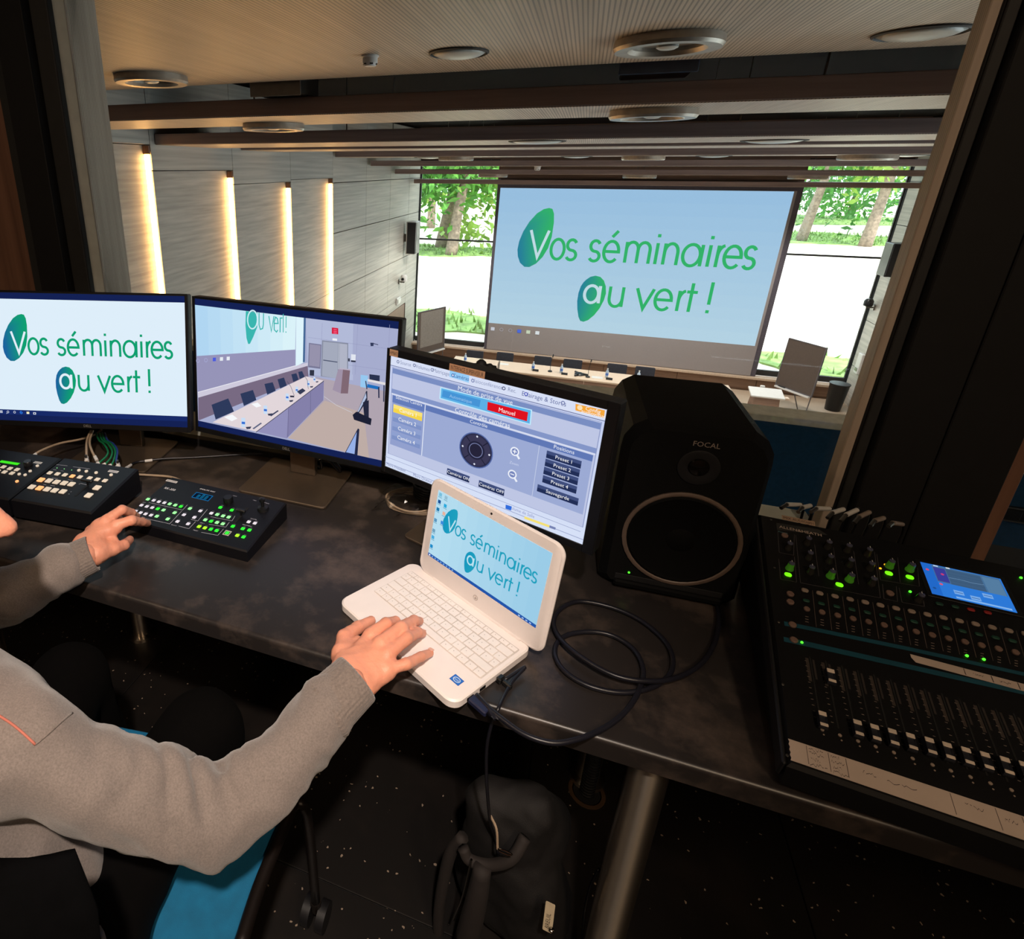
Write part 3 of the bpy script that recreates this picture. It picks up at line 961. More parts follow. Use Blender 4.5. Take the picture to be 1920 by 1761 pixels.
blotch('lawn', 'grass strip right below the left hall window', -3.8, 20.2, 3.6, 1.5, M_GRASS, seed=1)
blotch('lawn', 'grass strip right below the right hall window', 6.6, 19.0, 1.9, 1.1, M_GRASS, seed=2)
blotch('lawn', 'shady grass around the trees beyond the left window', -8, 39, 7, 2.6, M_GRASS, seed=3)
blotch('lawn', 'shady grass under the trees beyond the right window', 17.5, 57, 7.5, 5.0, M_GRASS, seed=4)
blotch('lawn', 'far meadow strip beyond the right window', 24, 78, 16, 7, M_GRASS, seed=5)
M_BARK = mat('grey_brown_bark', (128, 112, 98), rough=.95, vary=.35, scale=6, bump=.6, bscale=30)
M_LEAF = [mat('fresh_green_leaves', (92, 150, 60), rough=.6, vary=.45, scale=1.5), mat('mid_green_leaves', (70, 124, 56), rough=.6, vary=.45, scale=1.5),
          mat('yellow_green_leaves', (140, 170, 78), rough=.6, vary=.4, scale=1.5)]
for _m_ in M_LEAF:      # leaves let some light through
    nt_ = _m_.node_tree; pb = nt_.nodes['Principled BSDF']; out_ = nt_.nodes['Material Output']
    tl = nt_.nodes.new('ShaderNodeBsdfTranslucent'); mx_ = nt_.nodes.new('ShaderNodeMixShader'); mx_.inputs[0].default_value = .4
    nt_.links.new(pb.inputs['Base Color'].links[0].from_socket, tl.inputs[0])
    nt_.links.new(pb.outputs[0], mx_.inputs[1]); nt_.links.new(tl.outputs[0], mx_.inputs[2]); nt_.links.new(mx_.outputs[0], out_.inputs[0])


def tree(label, x, y, h, r0, crown_r, crown_z, seed, nleaf=1500, lean=0.0, leaf=.34, kind=0):
    r = random.Random(seed)
    t = thing('tree', label, 'tree', (x, y, -3.5), group='trees outside the hall windows')
    mb = MB()
    top = np.array([lean * h, r.uniform(-.3, .3), h])
    trunk = [np.array([0, 0, -.05]), np.array([lean * h * .3 + r.uniform(-.1, .1), 0, h * .33]), np.array([lean * h * .7 + r.uniform(-.2, .2), 0, h * .7]), top]
    mb.tube(trunk, [r0 * 1.35, r0, r0 * .85, r0 * .5], 9, smooth=4); mb.build('trunk', M_BARK, t, smooth=True)
    tips = [top]
    for k in range(7):
        f = r.uniform(.35, .95); a = r.uniform(0, 6.28)
        p0 = trunk[1] * (1 - f) + top * f
        p2 = p0 + np.array([math.cos(a) * crown_r * .8, math.sin(a) * crown_r * .8, r.uniform(.1, .6) * crown_r])
        p1 = (p0 + p2) / 2 + np.array([0, 0, -.2])
        mb = MB(); mb.tube([p0, p1, p2], [r0 * .4, r0 * .28, r0 * .1], 6, smooth=3); mb.build('branch', M_BARK, t, smooth=True)
        tips.append(p2)
    mb = MB()
    centres = [np.array([top[0] + r.gauss(0, .5) * crown_r, r.gauss(0, .5) * crown_r, crown_z + r.gauss(0, .38) * crown_r * 1.2]) for _ in range(16)] + tips
    for _ in range(nleaf):
        c = centres[r.randrange(len(centres))]
        p = c + np.array([r.gauss(0, .3), r.gauss(0, .3), r.gauss(0, .26)]) * crown_r * .75
        s = leaf * r.uniform(.6, 1.3)
        u = np.array([r.gauss(0, 1), r.gauss(0, 1), r.gauss(0, 1)]); u /= np.linalg.norm(u)
        w = np.cross(u, [r.gauss(0, 1), r.gauss(0, 1), r.gauss(0, 1)]); w /= np.linalg.norm(w)
        mb.add([p - u * s, p + w * s * .45 - u * .1 * s, p + u * s, p - w * s * .45 - u * .1 * s], [(0, 1, 2, 3)])
    o = mb.build('crown', M_LEAF[kind], t); o['kind'] = 'stuff'


tree('big leaning double tree beyond the left window, front trunk', -7.2, 37.0, 7.5, .30, 4.2, 5.6, 11, 2600, lean=.10)
tree('thick tree just behind the leaning one beyond the left window', -8.6, 40.5, 8.5, .34, 4.6, 6.2, 12, 2600, lean=.16, kind=2)
tree('slim tree at the left edge of the left window', -10.2, 38.5, 7.5, .24, 3.4, 5.4, 13, 1900, lean=.04, kind=1)
tree('young light tree far behind the left window', -12.5, 54, 9, .3, 4.6, 6.2, 14, 1500, kind=2)
tree('bushy far tree behind the left window beside the screen', -6.5, 60, 8, .35, 4.8, 6.0, 15, 1500, kind=0)
tree('tree with leaning pale trunk at the left of the right window', 15.4, 54.0, 8.5, .28, 3.6, 7.2, 21, 1500, lean=.10, kind=0)
tree('tall grey trunk in the middle of the right window', 18.6, 52.0, 9.0, .30, 3.8, 7.6, 22, 1700, lean=.09, kind=2)
tree('dark broad tree at the right side of the right window', 25.0, 61.0, 10, .6, 5.0, 6.6, 23, 2200, lean=.05, kind=1)
tree('round shrubby tree far behind the right window', 19.8, 74, 6, .25, 5.2, 4.2, 24, 1900, kind=1)
tree('second shrubby tree far behind the right window', 26.5, 80, 7, .25, 6.0, 4.6, 25, 2200, kind=0)
tree('third tree far behind the right window, at left', 15.0, 84, 8, .3, 6.0, 5.2, 26, 2200, kind=1)

# ------------------------------------------------------------------ furniture of the hall
# projection screen with the projected slogan
t = thing('projection_screen', 'large projection screen showing the green slogan between the hall windows', 'screen', (1.25, 16.92, SILL_Z))
b = MB(); b.bevbox(-2.16, 4.62, 16.90, 16.96, SILL_Z - .015, 1.24, .004); b.build('screen_backing', mat('screen_border', (84, 78, 88), rough=.8), t, world=True)
SX0, SX1, SZ1, SZ0 = -2.085, 4.445, 1.045, -2.60
b = MB(); b.bevbox(SX0, SX1 + .06, 16.885, 16.899, SILL_Z - .01, SZ1 + .01, .002); b.build('screen_cloth', mat('grey_screen_cloth', (150, 142, 142), rough=.9, vary=.03), t, world=True)
a = Art(SX1 - SX0, SZ1 - SZ0, .0016)
for i in range(12):
    c0 = (158 + 2.6 * i, 196 + 1.8 * i, 230 + .4 * i)
    a.rect(0, i / 12, 1, (i + 1) / 12, c0, keep=True)
a.up()
slogan(a, (52, 182, 108), (40, 130, 160), (200, 225, 236))
for k, c in enumerate(((205, 205, 215), (175, 170, 175), (175, 170, 175), (80, 110, 220), (205, 215, 190), (225, 228, 232))):
    u = .020 + k * .0375
    if k in (1, 2):
        a.ribbon(arc(u, 1.045, .007, 0, 360, 12, .012), .002, c)
    else:
        a.rect(u - .008, 1.032, u + .008, 1.058, c)
a.build('projected_picture', t, frame((SX0 - t.location.x, 16.884 - t.location.y, SZ0 - t.location.z), (1, 0, 0), (0, 0, 1)))

# long speakers' table
M_TOP = mat('pale_table_top', (214, 190, 166), rough=.4, vary=.05)
M_SKIRT = wood('table_front_laminate', (120, 92, 76), (148, 118, 100), axis=0, scale=1.5)
TZ = -3.06
t = thing('conference_table', 'long pale table with brown front below the projection screen', 'table', (0.7, 14.5, HALL_FLOOR))
b = MB(); b.bevbox(-2.60, 3.6, 14.08, 14.86, TZ - .04, TZ, .004); b.build('table_top', M_TOP, t, world=True)
for k in range(4):
    x0 = -2.45 + k * 1.5
    b = MB(); b.bevbox(x0, x0 + 1.494, 14.12, 14.15, HALL_FLOOR + .02, TZ - .0405, .004); b.build('front_panel', M_SKIRT, t, world=True)
for x0 in (-2.5, 3.5):
    b = MB(); b.bevbox(x0, x0 + .04, 14.16, 14.8, HALL_FLOOR, TZ - .0405, .004); b.build('leg', M_SKIRT, t, world=True)

# chairs behind it
M_CHAIR = mat('charcoal_chair_fabric', (52, 52, 60), rough=.85, vary=.15)


def hall_chair(px0, px1, ptop, label):
    p0, p1 = at_y(px0, ptop, 15.25), at_y(px1, ptop, 15.25)
    w = max(.36, p1[0] - p0[0]); cx = (p0[0] + p1[0]) / 2; zt = p0[2]
    t = thing('conference_chair', label, 'chair', (cx, 15.15, HALL_FLOOR), group='chairs at the long table')
    b = MB(); slab(b, rrect(-w / 2, w / 2, 0, zt - HALL_FLOOR - .5, .03, 3), 0, .05, .008, Matrix.Translation((0, .2, .5)) @ Matrix.Rotation(math.radians(82), 4, 'X')); b.build('backrest', M_CHAIR, t)
    b = MB(); slab(b, rrect(-w / 2, w / 2, -.25, .2, .04, 3), .43, .48, .01); b.build('seat', M_CHAIR, t)
    for sx in (-w / 2 + .03, w / 2 - .03):
        for sy in (-.2, .17):
            b = MB(); b.tube([(sx, sy, 0), (sx, sy, .43)], .012, 6); b.build('leg', M_GREYMET, t)


for (a0, a1, pt), lb in zip(((874, 906, 658), (931, 963, 662), (1002, 1035, 669), (1057, 1093, 675), (1140, 1178, 683.5), (1193, 1231, 689)),
                            ('dark conference chair at the left end of the long table', 'second dark conference chair from the left end of the long table', 'third dark conference chair from the left, left of the pair in the middle',
                             'fourth dark conference chair from the left, right of the pair in the middle', 'fifth dark conference chair from the left of the long table', 'dark conference chair just above the loudspeaker top')):
    hall_chair(a0, a1, pt, lb)
# water bottles, papers, microphones and a conference phone on the table
M_BOTTLE = mat('clear_blue_bottle', (186, 206, 228), rough=.2, vary=.05)
M_BLUE = mat('blue_bottle_label', (70, 120, 210), rough=.4)
for px, py, lb in ((872, 676, 'water bottle at the left end of the long table'), (999, 692, 'water bottle before the third chair of the long table'), (1052, 697, 'water bottle before the fourth chair of the long table'),
                   (1137, 705.5, 'water bottle left of the loudspeaker, on the long table'), (1196, 710, 'water bottle peeking above the loudspeaker top')):
    c = at_z(px, py + 2.5, TZ); c[1] = min(14.8, max(14.16, c[1]))
    t = thing('water_bottle', lb, 'bottle', (c[0], c[1], TZ), group='water bottles on the long table')
    b = MB(); b.lathe([(.030, 0), (.034, .006), (.034, .15), (.014, .19), (.014, .205)], 14); b.build('bottle_body', M_BOTTLE, t, smooth=True, angle=40)
    b = MB(); b.lathe([(.0348, .06), (.0348, .115)], 14); b.build('label', M_BLUE, t, smooth=True, angle=40)
    b = MB(); b.lathe([(.016, .2051), (.016, .225)], 12); b.build('cap', M_WHITE, t, smooth=True, angle=40)
for px, py, lb in ((1031, 697, 'black gooseneck microphone left of the middle of the long table'), (1102, 707.5, 'black gooseneck microphone right of the conference phone')):
    c = at_z(px, py, TZ)
    t = thing('gooseneck_microphone', lb, 'microphone', (c[0], min(14.8, max(14.15, c[1])), TZ))
    b = MB(); b.lathe([(.05, 0), (.05, .02), (.03, .035), (.008, .04)], 14); b.build('base', M_BLACKPL, t, smooth=True, angle=40)
    b = MB(); b.tube([(0, 0, .04), (.0, .02, .2), (.02, .05, .36)], .006, 6, smooth=4); b.build('neck', M_BLACKPL, t)
    b = MB(); b.tube([(.02, .05, .36), (.03, .07, .42)], .014, 8); b.build('capsule', M_BLACKPL, t)
for px, py, lb in ((945, 681, 'white sheet of paper near the left end of the long table'), (1120, 708, 'white sheet of paper left of the loudspeaker on the long table')):
    c = at_z(px, py, TZ); b = MB(); b.bevbox(c[0] - .12, c[0] + .12, min(c[1], 14.6) - .08, min(c[1], 14.6) + .08, TZ + .0005, TZ + .003, .0005)
    tag(b.build('paper_sheet', M_WHITE), lb, 'paper')
c = at_z(1086, 703, TZ)
t = thing('conference_phone', 'black three-armed conference phone on the long table', 'phone', (c[0], min(14.6, c[1]), TZ + .001))
b = MB(); b.lathe([(.10, 0), (.11, .02), (.07, .05), (.02, .06)], 18); b.build('body', M_BLACKPL, t, smooth=True, angle=40)
for a_ in range(3):
    ca, sa = math.cos(a_ * 2.09), math.sin(a_ * 2.09)
    b = MB(); b.tube([(.06 * ca, .06 * sa, .03), (.19 * ca, .19 * sa, .022)], [.028, .02], 8); b.build('arm', M_BLACKPL, t, smooth=True)
for px, py, lb in ((920, 688.5, 'dark note holder near the left end of the long table'), (1004, 696, 'dark note holder before the third chair'), (1058, 702.5, 'dark note holder before the fourth chair'), (1142, 712, 'dark note holder left of the loudspeaker')):
    c = at_z(px, py, TZ)
    t = thing('name_holder', lb, 'name holder', (c[0], min(14.7, max(14.14, c[1])), TZ))
    b = MB(); b.prism([(-.03, 0), (.03, 0), (0, .05)], -.07, .07, Matrix.Rotation(math.pi / 2, 4, 'Y') @ Matrix.Rotation(math.pi / 2, 4, 'Z')); b.build('tent', M_BLACKPL, t)


# flip charts in front of the windows
M_FLIP = mat('flip_chart_backing', (88, 75, 67), rough=.8, vary=.05)
M_FLIPF = mat('flip_chart_rim', (96, 92, 96), rough=.5)


def flip_chart(label, bl, br, ztop_px, y0, y1, extra):
    P0, P1 = at_y(*bl, y0), at_y(*br, y1)
    zb = max(P0[2], P1[2]) * .5 + min(P0[2], P1[2]) * .5
    zt = at_y(*ztop_px, (y0 + y1) / 2)[2]
    w = math.hypot(P1[0] - P0[0], P1[1] - P0[1])
    M = frame((P0[0], P0[1], zb), (P1[0] - P0[0], P1[1] - P0[1], 0), (0, .05, 1))
    t = thing('flip_chart', label, 'flip chart', M=M)
    h = zt - zb
    b = MB(); b.bevbox(.02, w - .02, .02, h - .02, -.012, .012, .002); b.build('board', M_FLIP, t)
    for bx in ((0, .02, 0, h), (w - .02, w, 0, h), (.02, w - .02, 0, .02), (.02, w - .02, h - .02, h)):
        b = MB(); b.bevbox(*bx, -.018, .018, .003); b.build('rim', M_FLIPF, t)
    b = MB(); b.bevbox(.03, w - .03, -.035, -.002, .0, .07, .003); b.build('pen_tray', M_WHITE, t)
    b = MB(); b.bevbox(.10, .26, -.001, .02, .02, .04, .002); b.build('pen', M_BLACKPL, t)
    if extra:
        b = MB(); b.bevbox(.10, w - .10, .18, h - .04, .0125, .018, .002); b.build('paper_pad', mat('flip_chart_paper', (128, 120, 112), rough=.8), t)
    drop = zb - HALL_FLOOR
    for x_, z_ in ((.03, .015), (w - .03, .015), (w / 2, -.35)):
        b = MB(); b.tube([(x_ if z_ > 0 else w / 2, 0.0, -.02), (x_, -drop, z_ - .02)], .012, 6); b.build('leg', M_FLIPF, t)


flip_chart('flip chart with a paper pad before the left hall window', (782, 662), (832, 656), (808, 580), 15.2, 16.2, True)
flip_chart('flip chart turned away before the right hall window', (1453, 724), (1523, 742), (1515, 643), 15.9, 15.2, False)
# lectern with a white top
c = at_y(1436, 738, 13.9)
t = thing('lectern', 'wooden lectern with a white sloping top, right of the loudspeaker', 'lectern', (c[0], 13.9, HALL_FLOOR))
zt = c[2] - HALL_FLOOR
b = MB(); b.loft([[(-.27, -.16, 0), (.30, -.16, 0), (.30, .2, 0), (-.27, .2, 0)], [(-.20, -.10, zt - .05), (.24, -.10, zt - .05), (.24, .2, zt - .02), (-.20, .2, zt - .02)]]); b.build('pedestal', M_SKIRT, t)
b = MB(); b.bevbox(-.30, .30, -.17, .2, -.015, .02, .006, Matrix.Translation((.01, 0, zt)) @ Matrix.Rotation(math.radians(14), 4, 'X')); b.build('top', M_WHITE, t)
b = MB(); b.bevbox(-.06, .02, .21, .27, zt + .02, zt + .09, .006); b.build('reading_lamp', M_WHITE, t)
b = MB(); b.bevbox(.315, .40, -.12, .0, zt - .06, zt - .02, .006); b.build('side_shelf', M_TOP, t)
# waste bin in the far right corner
c = at_y(1574, 782, 16.2)
t = thing('waste_bin', 'black waste bin in the far right corner of the hall', 'bin', (6.12, 16.2, HALL_FLOOR))
b = MB(); b.lathe([(.15, 0), (.19, .62), (.20, .64), (.185, .64), (.17, .55), (.14, .02)], 20); b.build('bucket', M_BLACKPL, t, smooth=True, angle=40)
b = MB(); b.lathe([(.203, .641), (.203, .66), (.18, .665)], 20); b.build('rim', M_SATIN, t, smooth=True, angle=40)
# wall speakers, cameras, exit light, door, wall box
t = thing('wall_speaker', 'black fronted loudspeaker on the left hall wall beside the window', 'speaker', (HALL_L, 15.7, -.18))
b = MB(); b.bevbox(HALL_L + .08, HALL_L + .34, 15.45, 15.85, -.60, .23, .012); b.build('cabinet', M_WHITE, t, world=True)
b = MB(); b.bevbox(HALL_L + .115, HALL_L + .341, 15.425, 15.4495, -.58, .21, .005); b.build('grille', M_BLACKPL, t, world=True)
b = MB(); b.bevbox(HALL_L + .341, HALL_L + .352, 15.47, 15.83, -.58, .21, .003); b.build('side_grille', M_BLACKPL, t, world=True)
b = MB(); b.bevbox(HALL_L + .002, HALL_L + .079, 15.6, 15.7, -.3, -.1, .004); b.build('bracket', M_GREYMET, t, world=True)
t = thing('wall_speaker', 'black loudspeaker on the right hall wall beside the window', 'speaker', (HALL_R, 16.2, -.25))
b = MB(); b.bevbox(HALL_R - .34, HALL_R - .06, 15.95, 16.35, -.63, .06, .012); b.build('cabinet', M_BLACKPL, t, world=True)
b = MB(); b.bevbox(HALL_R - .33, HALL_R - .08, 15.925, 15.9495, -.60, .04, .005); b.build('grille', M_BLACK, t, world=True)
b = MB(); b.bevbox(HALL_R - .059, HALL_R - .002, 16.1, 16.2, -.35, -.15, .004); b.build('bracket', M_GREYMET, t, world=True)
for lb, x_, y_, z_, s_ in (('dome camera on a bracket below the left wall speaker', HALL_L, 15.2, -1.25, 1), ('small black camera on the right hall wall near the window', HALL_R, 16.8, -1.40, -1)):
    t = thing('wall_camera', lb, 'camera', (x_, y_, z_))
    m_ = M_WHITE if s_ > 0 else M_BLACKPL
    b = MB(); b.bevbox(*((.002, .03) if s_ > 0 else (-.03, -.002)), -.06, .06, -.10, .02, .005); b.build('wall_plate', M_GREYMET, t)
    b = MB(); b.bevbox(*((.0305, .16) if s_ > 0 else (-.16, -.0305)), -.03, .03, -.06, -.03, .005); b.build('arm', M_GREYMET, t)
    b = MB(); b.lathe([(.05, -.028), (.09, -.01), (.09, .10), (.06, .15), (.01, .16)], 18, Matrix.Translation((.13 * s_, 0, 0))); b.build('head', m_, t, smooth=True, angle=40)
    b = MB(); b.lathe([(.035, 0), (.035, .03), (.01, .034)], 14, Matrix.Translation((.13 * s_, -.088, .05)) @ Matrix.Rotation(math.pi / 2, 4, 'X')); b.build('lens', M_BLACK, t, smooth=True, angle=40)
t = thing('exit_light', 'small white emergency light above the door on the left hall wall', 'light', (HALL_L, 15.1, -1.78))
b = MB(); b.bevbox(.002, .05, -.16, .16, -.09, .09, .01); b.build('housing', M_WHITE, t)
b = MB(); b.bevbox(.0505, .07, -.14, .14, -.05, .05, .012); b.build('lens', M_DISH, t)
t = thing('door_1', 'brown door in the left hall wall beside the window', 'door', (HALL_L, 15.05, HALL_FLOOR)); structure(t)
b = MB(); b.bevbox(-.03, -.004, -.83, .83, .002, 1.79, .003); b.build('door_leaf', M_BROWN, t)
for y0_, y1_, z0_, z1_ in ((-.845, -.832, 0, 1.80), (.832, .845, 0, 1.80)):
    b = MB(); b.bevbox(-.03, .012, y0_, y1_, z0_, z1_, .002); b.build('door_frame', M_GREYMET, t)
b = MB(); b.tube([(.01, -.6, 1.0), (.05, -.6, 1.0), (.05, -.45, 1.0)], .012, 8); b.build('door_handle', M_GREYMET, t)
t = thing('wall_panel_box', 'white flat box on the right hall wall near the window', 'wall box', (HALL_R, 16.55, -2.7))
b = MB(); b.bevbox(-.07, -.002, -.11, .11, -.26, .22, .01); b.build('cover', M_WHITE, t)
b = MB(); b.bevbox(-.078, -.0705, -.06, .06, -.2, -.12, .003); b.build('switch', M_GREYMET, t)
c0, c1 = at_x(1645, 640, 6.49), at_x(1600, 775, 6.49)
b = MB(); b.bevbox(HALL_R - .05, HALL_R - .002, 15.0, 16.05, HALL_FLOOR + .01, -2.02, .006); structure(b.build('door_2', M_WALL)); bpy.data.objects['door_2']['label'] = 'grey door in the right hall wall near the booth window jamb'

# ------------------------------------------------------------------ the desk
DZ = .74
M_DESK = patchy('dark_slate_laminate', (40, 36, 35), (86, 74, 67), rough=.36, s1=6.5, thr=.59, bump=.06)
t = thing('control_desk', 'long dark slate-patterned control desk on steel legs', 'desk', (-.3, 1.05, 0))
b = MB(); b.loft([[(x, y, z) for x, y in ((-2.6, y0), (1.6, y0), (1.6, 1.364), (-2.6, 1.364))] for y0, z in [(.735, DZ - .040), (.731, DZ - .036)] + [(.739 - .008 * math.cos(math.radians(q)), DZ - .008 + .008 * math.sin(math.radians(q))) for q in range(0, 91, 10)]])
b.build('worktop', M_DESK, t, world=True, smooth=True, angle=30)
M_STEEL = mat('brushed_steel_leg', (230, 218, 202), rough=.30, metal=1.0, vary=.03)
_sb = M_STEEL.node_tree.nodes['Principled BSDF']; _sb.inputs['Anisotropic'].default_value = .9; _sb.inputs['Anisotropic Rotation'].default_value = .25
_tg = M_STEEL.node_tree.nodes.new('ShaderNodeTangent'); _tg.direction_type = 'RADIAL'; _tg.axis = 'Z'
M_STEEL.node_tree.links.new(_tg.outputs[0], _sb.inputs['Tangent'])
for x_ in (-1.25, .205, 1.45):
    for y_ in (.775, 1.28):
        b = MB(); b.lathe([(.045, 0), (.045, .012), (.030, .016), (.030, DZ - .0405)], 28, Matrix.Translation((x_, y_, 0))); b.build('leg', M_STEEL, t, world=True, smooth=True, angle=35)
b = MB(); b.bevbox(-2.5, 1.5, 1.30, 1.33, DZ - .12, DZ - .0405, .003); b.build('cross_rail', M_BLACK, t, world=True)
# cable conduit rising through a hole in the floor
c = at_z(1100, 1486, 0)
t = thing('cable_conduit', 'black ribbed cable conduit rising from a floor hole behind the desk leg', 'conduit', (c[0], c[1], 0))
b = MB(); b.lathe([(.046, .0005), (.046, .002), (.036, .002), (.036, .0005)], 24); b.build('hole_rim', mat('raw_chipboard', (70, 48, 26), rough=.9), t)
b = MB(); b.lathe([(.0335, .0006), (.0335, .001), (.02, .001)], 24); b.build('hole_shadow', M_BLACK, t)
prof = []
for k in range(66):
    prof += [(.019, .0015 + k * .0098), (.019, .006 + k * .0098), (.0165, .007 + k * .0098), (.0165, .0112 + k * .0098)]
b = MB(); b.lathe(prof, 12); b.build('hose', M_SATIN, t)


# ------------------------------------------------------------------ monitors
def mon_frame(bc, yaw, tilt):
    u = (math.cos(yaw), math.sin(yaw), 0); n0 = (-math.sin(yaw), math.cos(yaw), 0)
    v = (n0[0] * math.sin(tilt), n0[1] * math.sin(tilt), math.cos(tilt))
    return frame(bc, u, v)


def monitor(label, bc, yaw, tilt, W, H, bez, base_c, base_yaw, logo=None, back=.03):
    M = mon_frame(bc, yaw, tilt)
    t = thing('monitor', label, 'monitor', M=M)
    b = MB(); b.bevbox(-W / 2, W / 2, 0, H, -back, -.0015, .003); b.build('housing', M_SATIN, t)
    b = MB(); b.bevbox(-W * .3, W * .3, H * .2, H * .75, -back - .025, -back - .0005, .012); b.build('rear_bulge', M_SATIN, t)
    l, r, tp, bt = bez
    for bx in ((-W / 2, -W / 2 + l, 0, H), (W / 2 - r, W / 2, 0, H), (-W / 2 + l, W / 2 - r, 0, bt), (-W / 2 + l, W / 2 - r, H - tp, H)):
        b = MB(); b.bevbox(*bx, -.0014, .0012, .0008); b.build('bezel', M_BLACKPL, t)
    if logo:
        A = Art(.03, .008, .0001); A.text(logo, .5, .9, .9, (128, 124, 120), 'c'); A.build('brand_mark', t, Matrix.Translation((-.015, bt * .5 - .004, .0014)), INK)
    # neck and foot in world space
    bx_, by_ = base_c
    R = Matrix.Translation((bx_, by_, DZ)) @ Matrix.Rotation(base_yaw, 4, 'Z')
    b = MB(); slab(b, rrect(-.124, .124, -.102, .102, .012, 4), .0005, .007, .0015, R); b.build('foot', M_FOOT, t, world=True)
    b = MB(); b.bevbox(-.037, .037, .036, .056, .0072, bc[2] - DZ + .15, .002, R); b.build('neck', M_FOOT, t, world=True)
    q = R @ Vector((0, .03, bc[2] - DZ + .11)); p = M @ Vector((0, H * .35, -back - .024))
    b = MB(); b.tube([q, p], .022, 10); b.build('tilt_joint', M_SATIN, t, world=True)
    return t


M_FOOT = mat('bronze_grey_metal', (112, 98, 84), rough=.38, metal=.75, vary=.05)
W_, H_ = .584, .373
BEZ = (.008, .008, .006, .014)
m1 = monitor('left monitor showing the green slogan, beside the operator', (-1.200, 1.143, .855), .271, .20, W_, H_, BEZ, (-1.17, 1.235), .15, 'DELL')
m2 = monitor('middle monitor showing a camera view of the hall table', (-.634, 1.23, .846), -.083, .094, W_, H_, BEZ, (-.622, 1.262), 0.0, 'DELL')
AW, AH = W_ - .016, H_ - .020
AM = Matrix.Translation((-AW / 2, .014, -.0013))
V0, V1 = .0476, .9524
NAVY = (20, 33, 84)
a = Art(AW, AH, .00006)
a.rect(0, 0, 1, 1, NAVY)
VB = V0 + (V1 - V0) * .957
a.rect(0, V0, 1, VB, (222, 238, 250))
slogan(a, (14, 160, 112), (28, 96, 160), (226, 240, 250), v0=V0, sv=VB - V0)
a.rect(0, VB, 1, V1, (24, 42, 104))
for k in range(6):
    u = .058 + k * .0345
    if k == 0:
        for du in (-.006, .001):
            for dv in (-.010, .001):
                a.rect(u + du, .9335 + dv, u + du + .005, .9335 + dv + .008, (235, 240, 250), keep=True)
        a.up()
    elif k in (1, 2):
        a.ribbon(arc(u, .933, .005, 0, 360, 14, .008), .002, (225, 232, 245))
        if k == 1:
            a.ribbon([(u - .004, .941), (u - .008, .948)], .002, (225, 232, 245))
    elif k == 3:
        a.ribbon([(u - .006, .933), (u + .006, .933)] + arc(u, .933, .006, 0, 300, 12, .010), .003, (40, 120, 230))
    elif k == 4:
        a.rect(u - .007, .925, u + .007, .943, (240, 225, 150)); a.rect(u - .006, .932, u + .006, .943, (250, 245, 220))
    else:
        a.rect(u - .007, .928, u + .007, .945, (240, 244, 250)); a.rect(u - .004, .932, u + .004, .941, (24, 42, 104))
a.build('display', m1, AM)

# ---- middle monitor: picture of the hall
hm = homography([(60, 65), (1865, 238), (1770, 1355), (128, 1080)], [(0, V0), (1, V0), (1, V1), (0, V1)])
a = Art(AW, AH, .00002)
a.rect(0, 0, 1, 1, NAVY)


def Q(col, *pts):
    out = []
    for x, y in pts:
        u, v = hm(x, y); out.append((min(1, max(0, u)), min(V1, max(V0, v))))
    a.poly(out, col)


def S(col, w, *pts):
    a.ribbon([hm(x, y) for x, y in pts], w, col, keep=False)


Q((166, 172, 206), (60, 65), (1865, 238), (1770, 1355), (128, 1080))
Q((178, 186, 216), (1060, 158), (1480, 197), (1470, 690), (1085, 650))
for k in range(6):        # wall panel joints of the pictured room
    S((146, 150, 188), .0012, (1480 - 275 * (k % 2) + (k > 1) * 310, 200 + k), (1465 - 275 * (k % 2) + (k > 1) * 300, 640))
S((146, 150, 188), .0012, (1080, 330), (1850, 420)); S((146, 150, 188), .0012, (1430, 560), (1810, 600))
Q((196, 232, 246), (60, 65), (974, 150), (970, 440), (95, 522))
for k in range(8):
    f0, f1 = k / 8, (k + 1) / 8
    Q((176 + 6 * k, 214 + 4 * k, 242 + k), (60 + 914 * f0, 65 + 85 * f0), (60 + 914 * f1, 65 + 85 * f1), (95 + 875 * f1, 522 - 82 * f1), (95 + 875 * f0, 522 - 82 * f0))
Q((150, 148, 184), (95, 522), (970, 440), (972, 585), (118, 838))
Q((120, 106, 130), (122, 880), (1080, 575), (1088, 668), (130, 1085))
Q((206, 202, 220), (116, 838), (975, 578), (1080, 550), (1080, 578), (122, 884))
S((236, 236, 244), .003, (116, 838), (975, 580))
Q((222, 244, 252), (976, 150), (1060, 160), (1056, 546), (976, 584))
Q((70, 104, 150), (1043, 158), (1061, 160), (1056, 546), (1038, 550))
# floor of the pictured hall
Q((176, 164, 176), (1088, 662), (1740, 770), (1790, 800), (1770, 1355), (915, 1195), (1222, 862), (1218, 700))
Q((190, 172, 166), (1230, 870), (1560, 960), (1600, 1340), (915, 1195))
S((206, 206, 218), .002, (1225, 835), (1330, 905), (1460, 960))
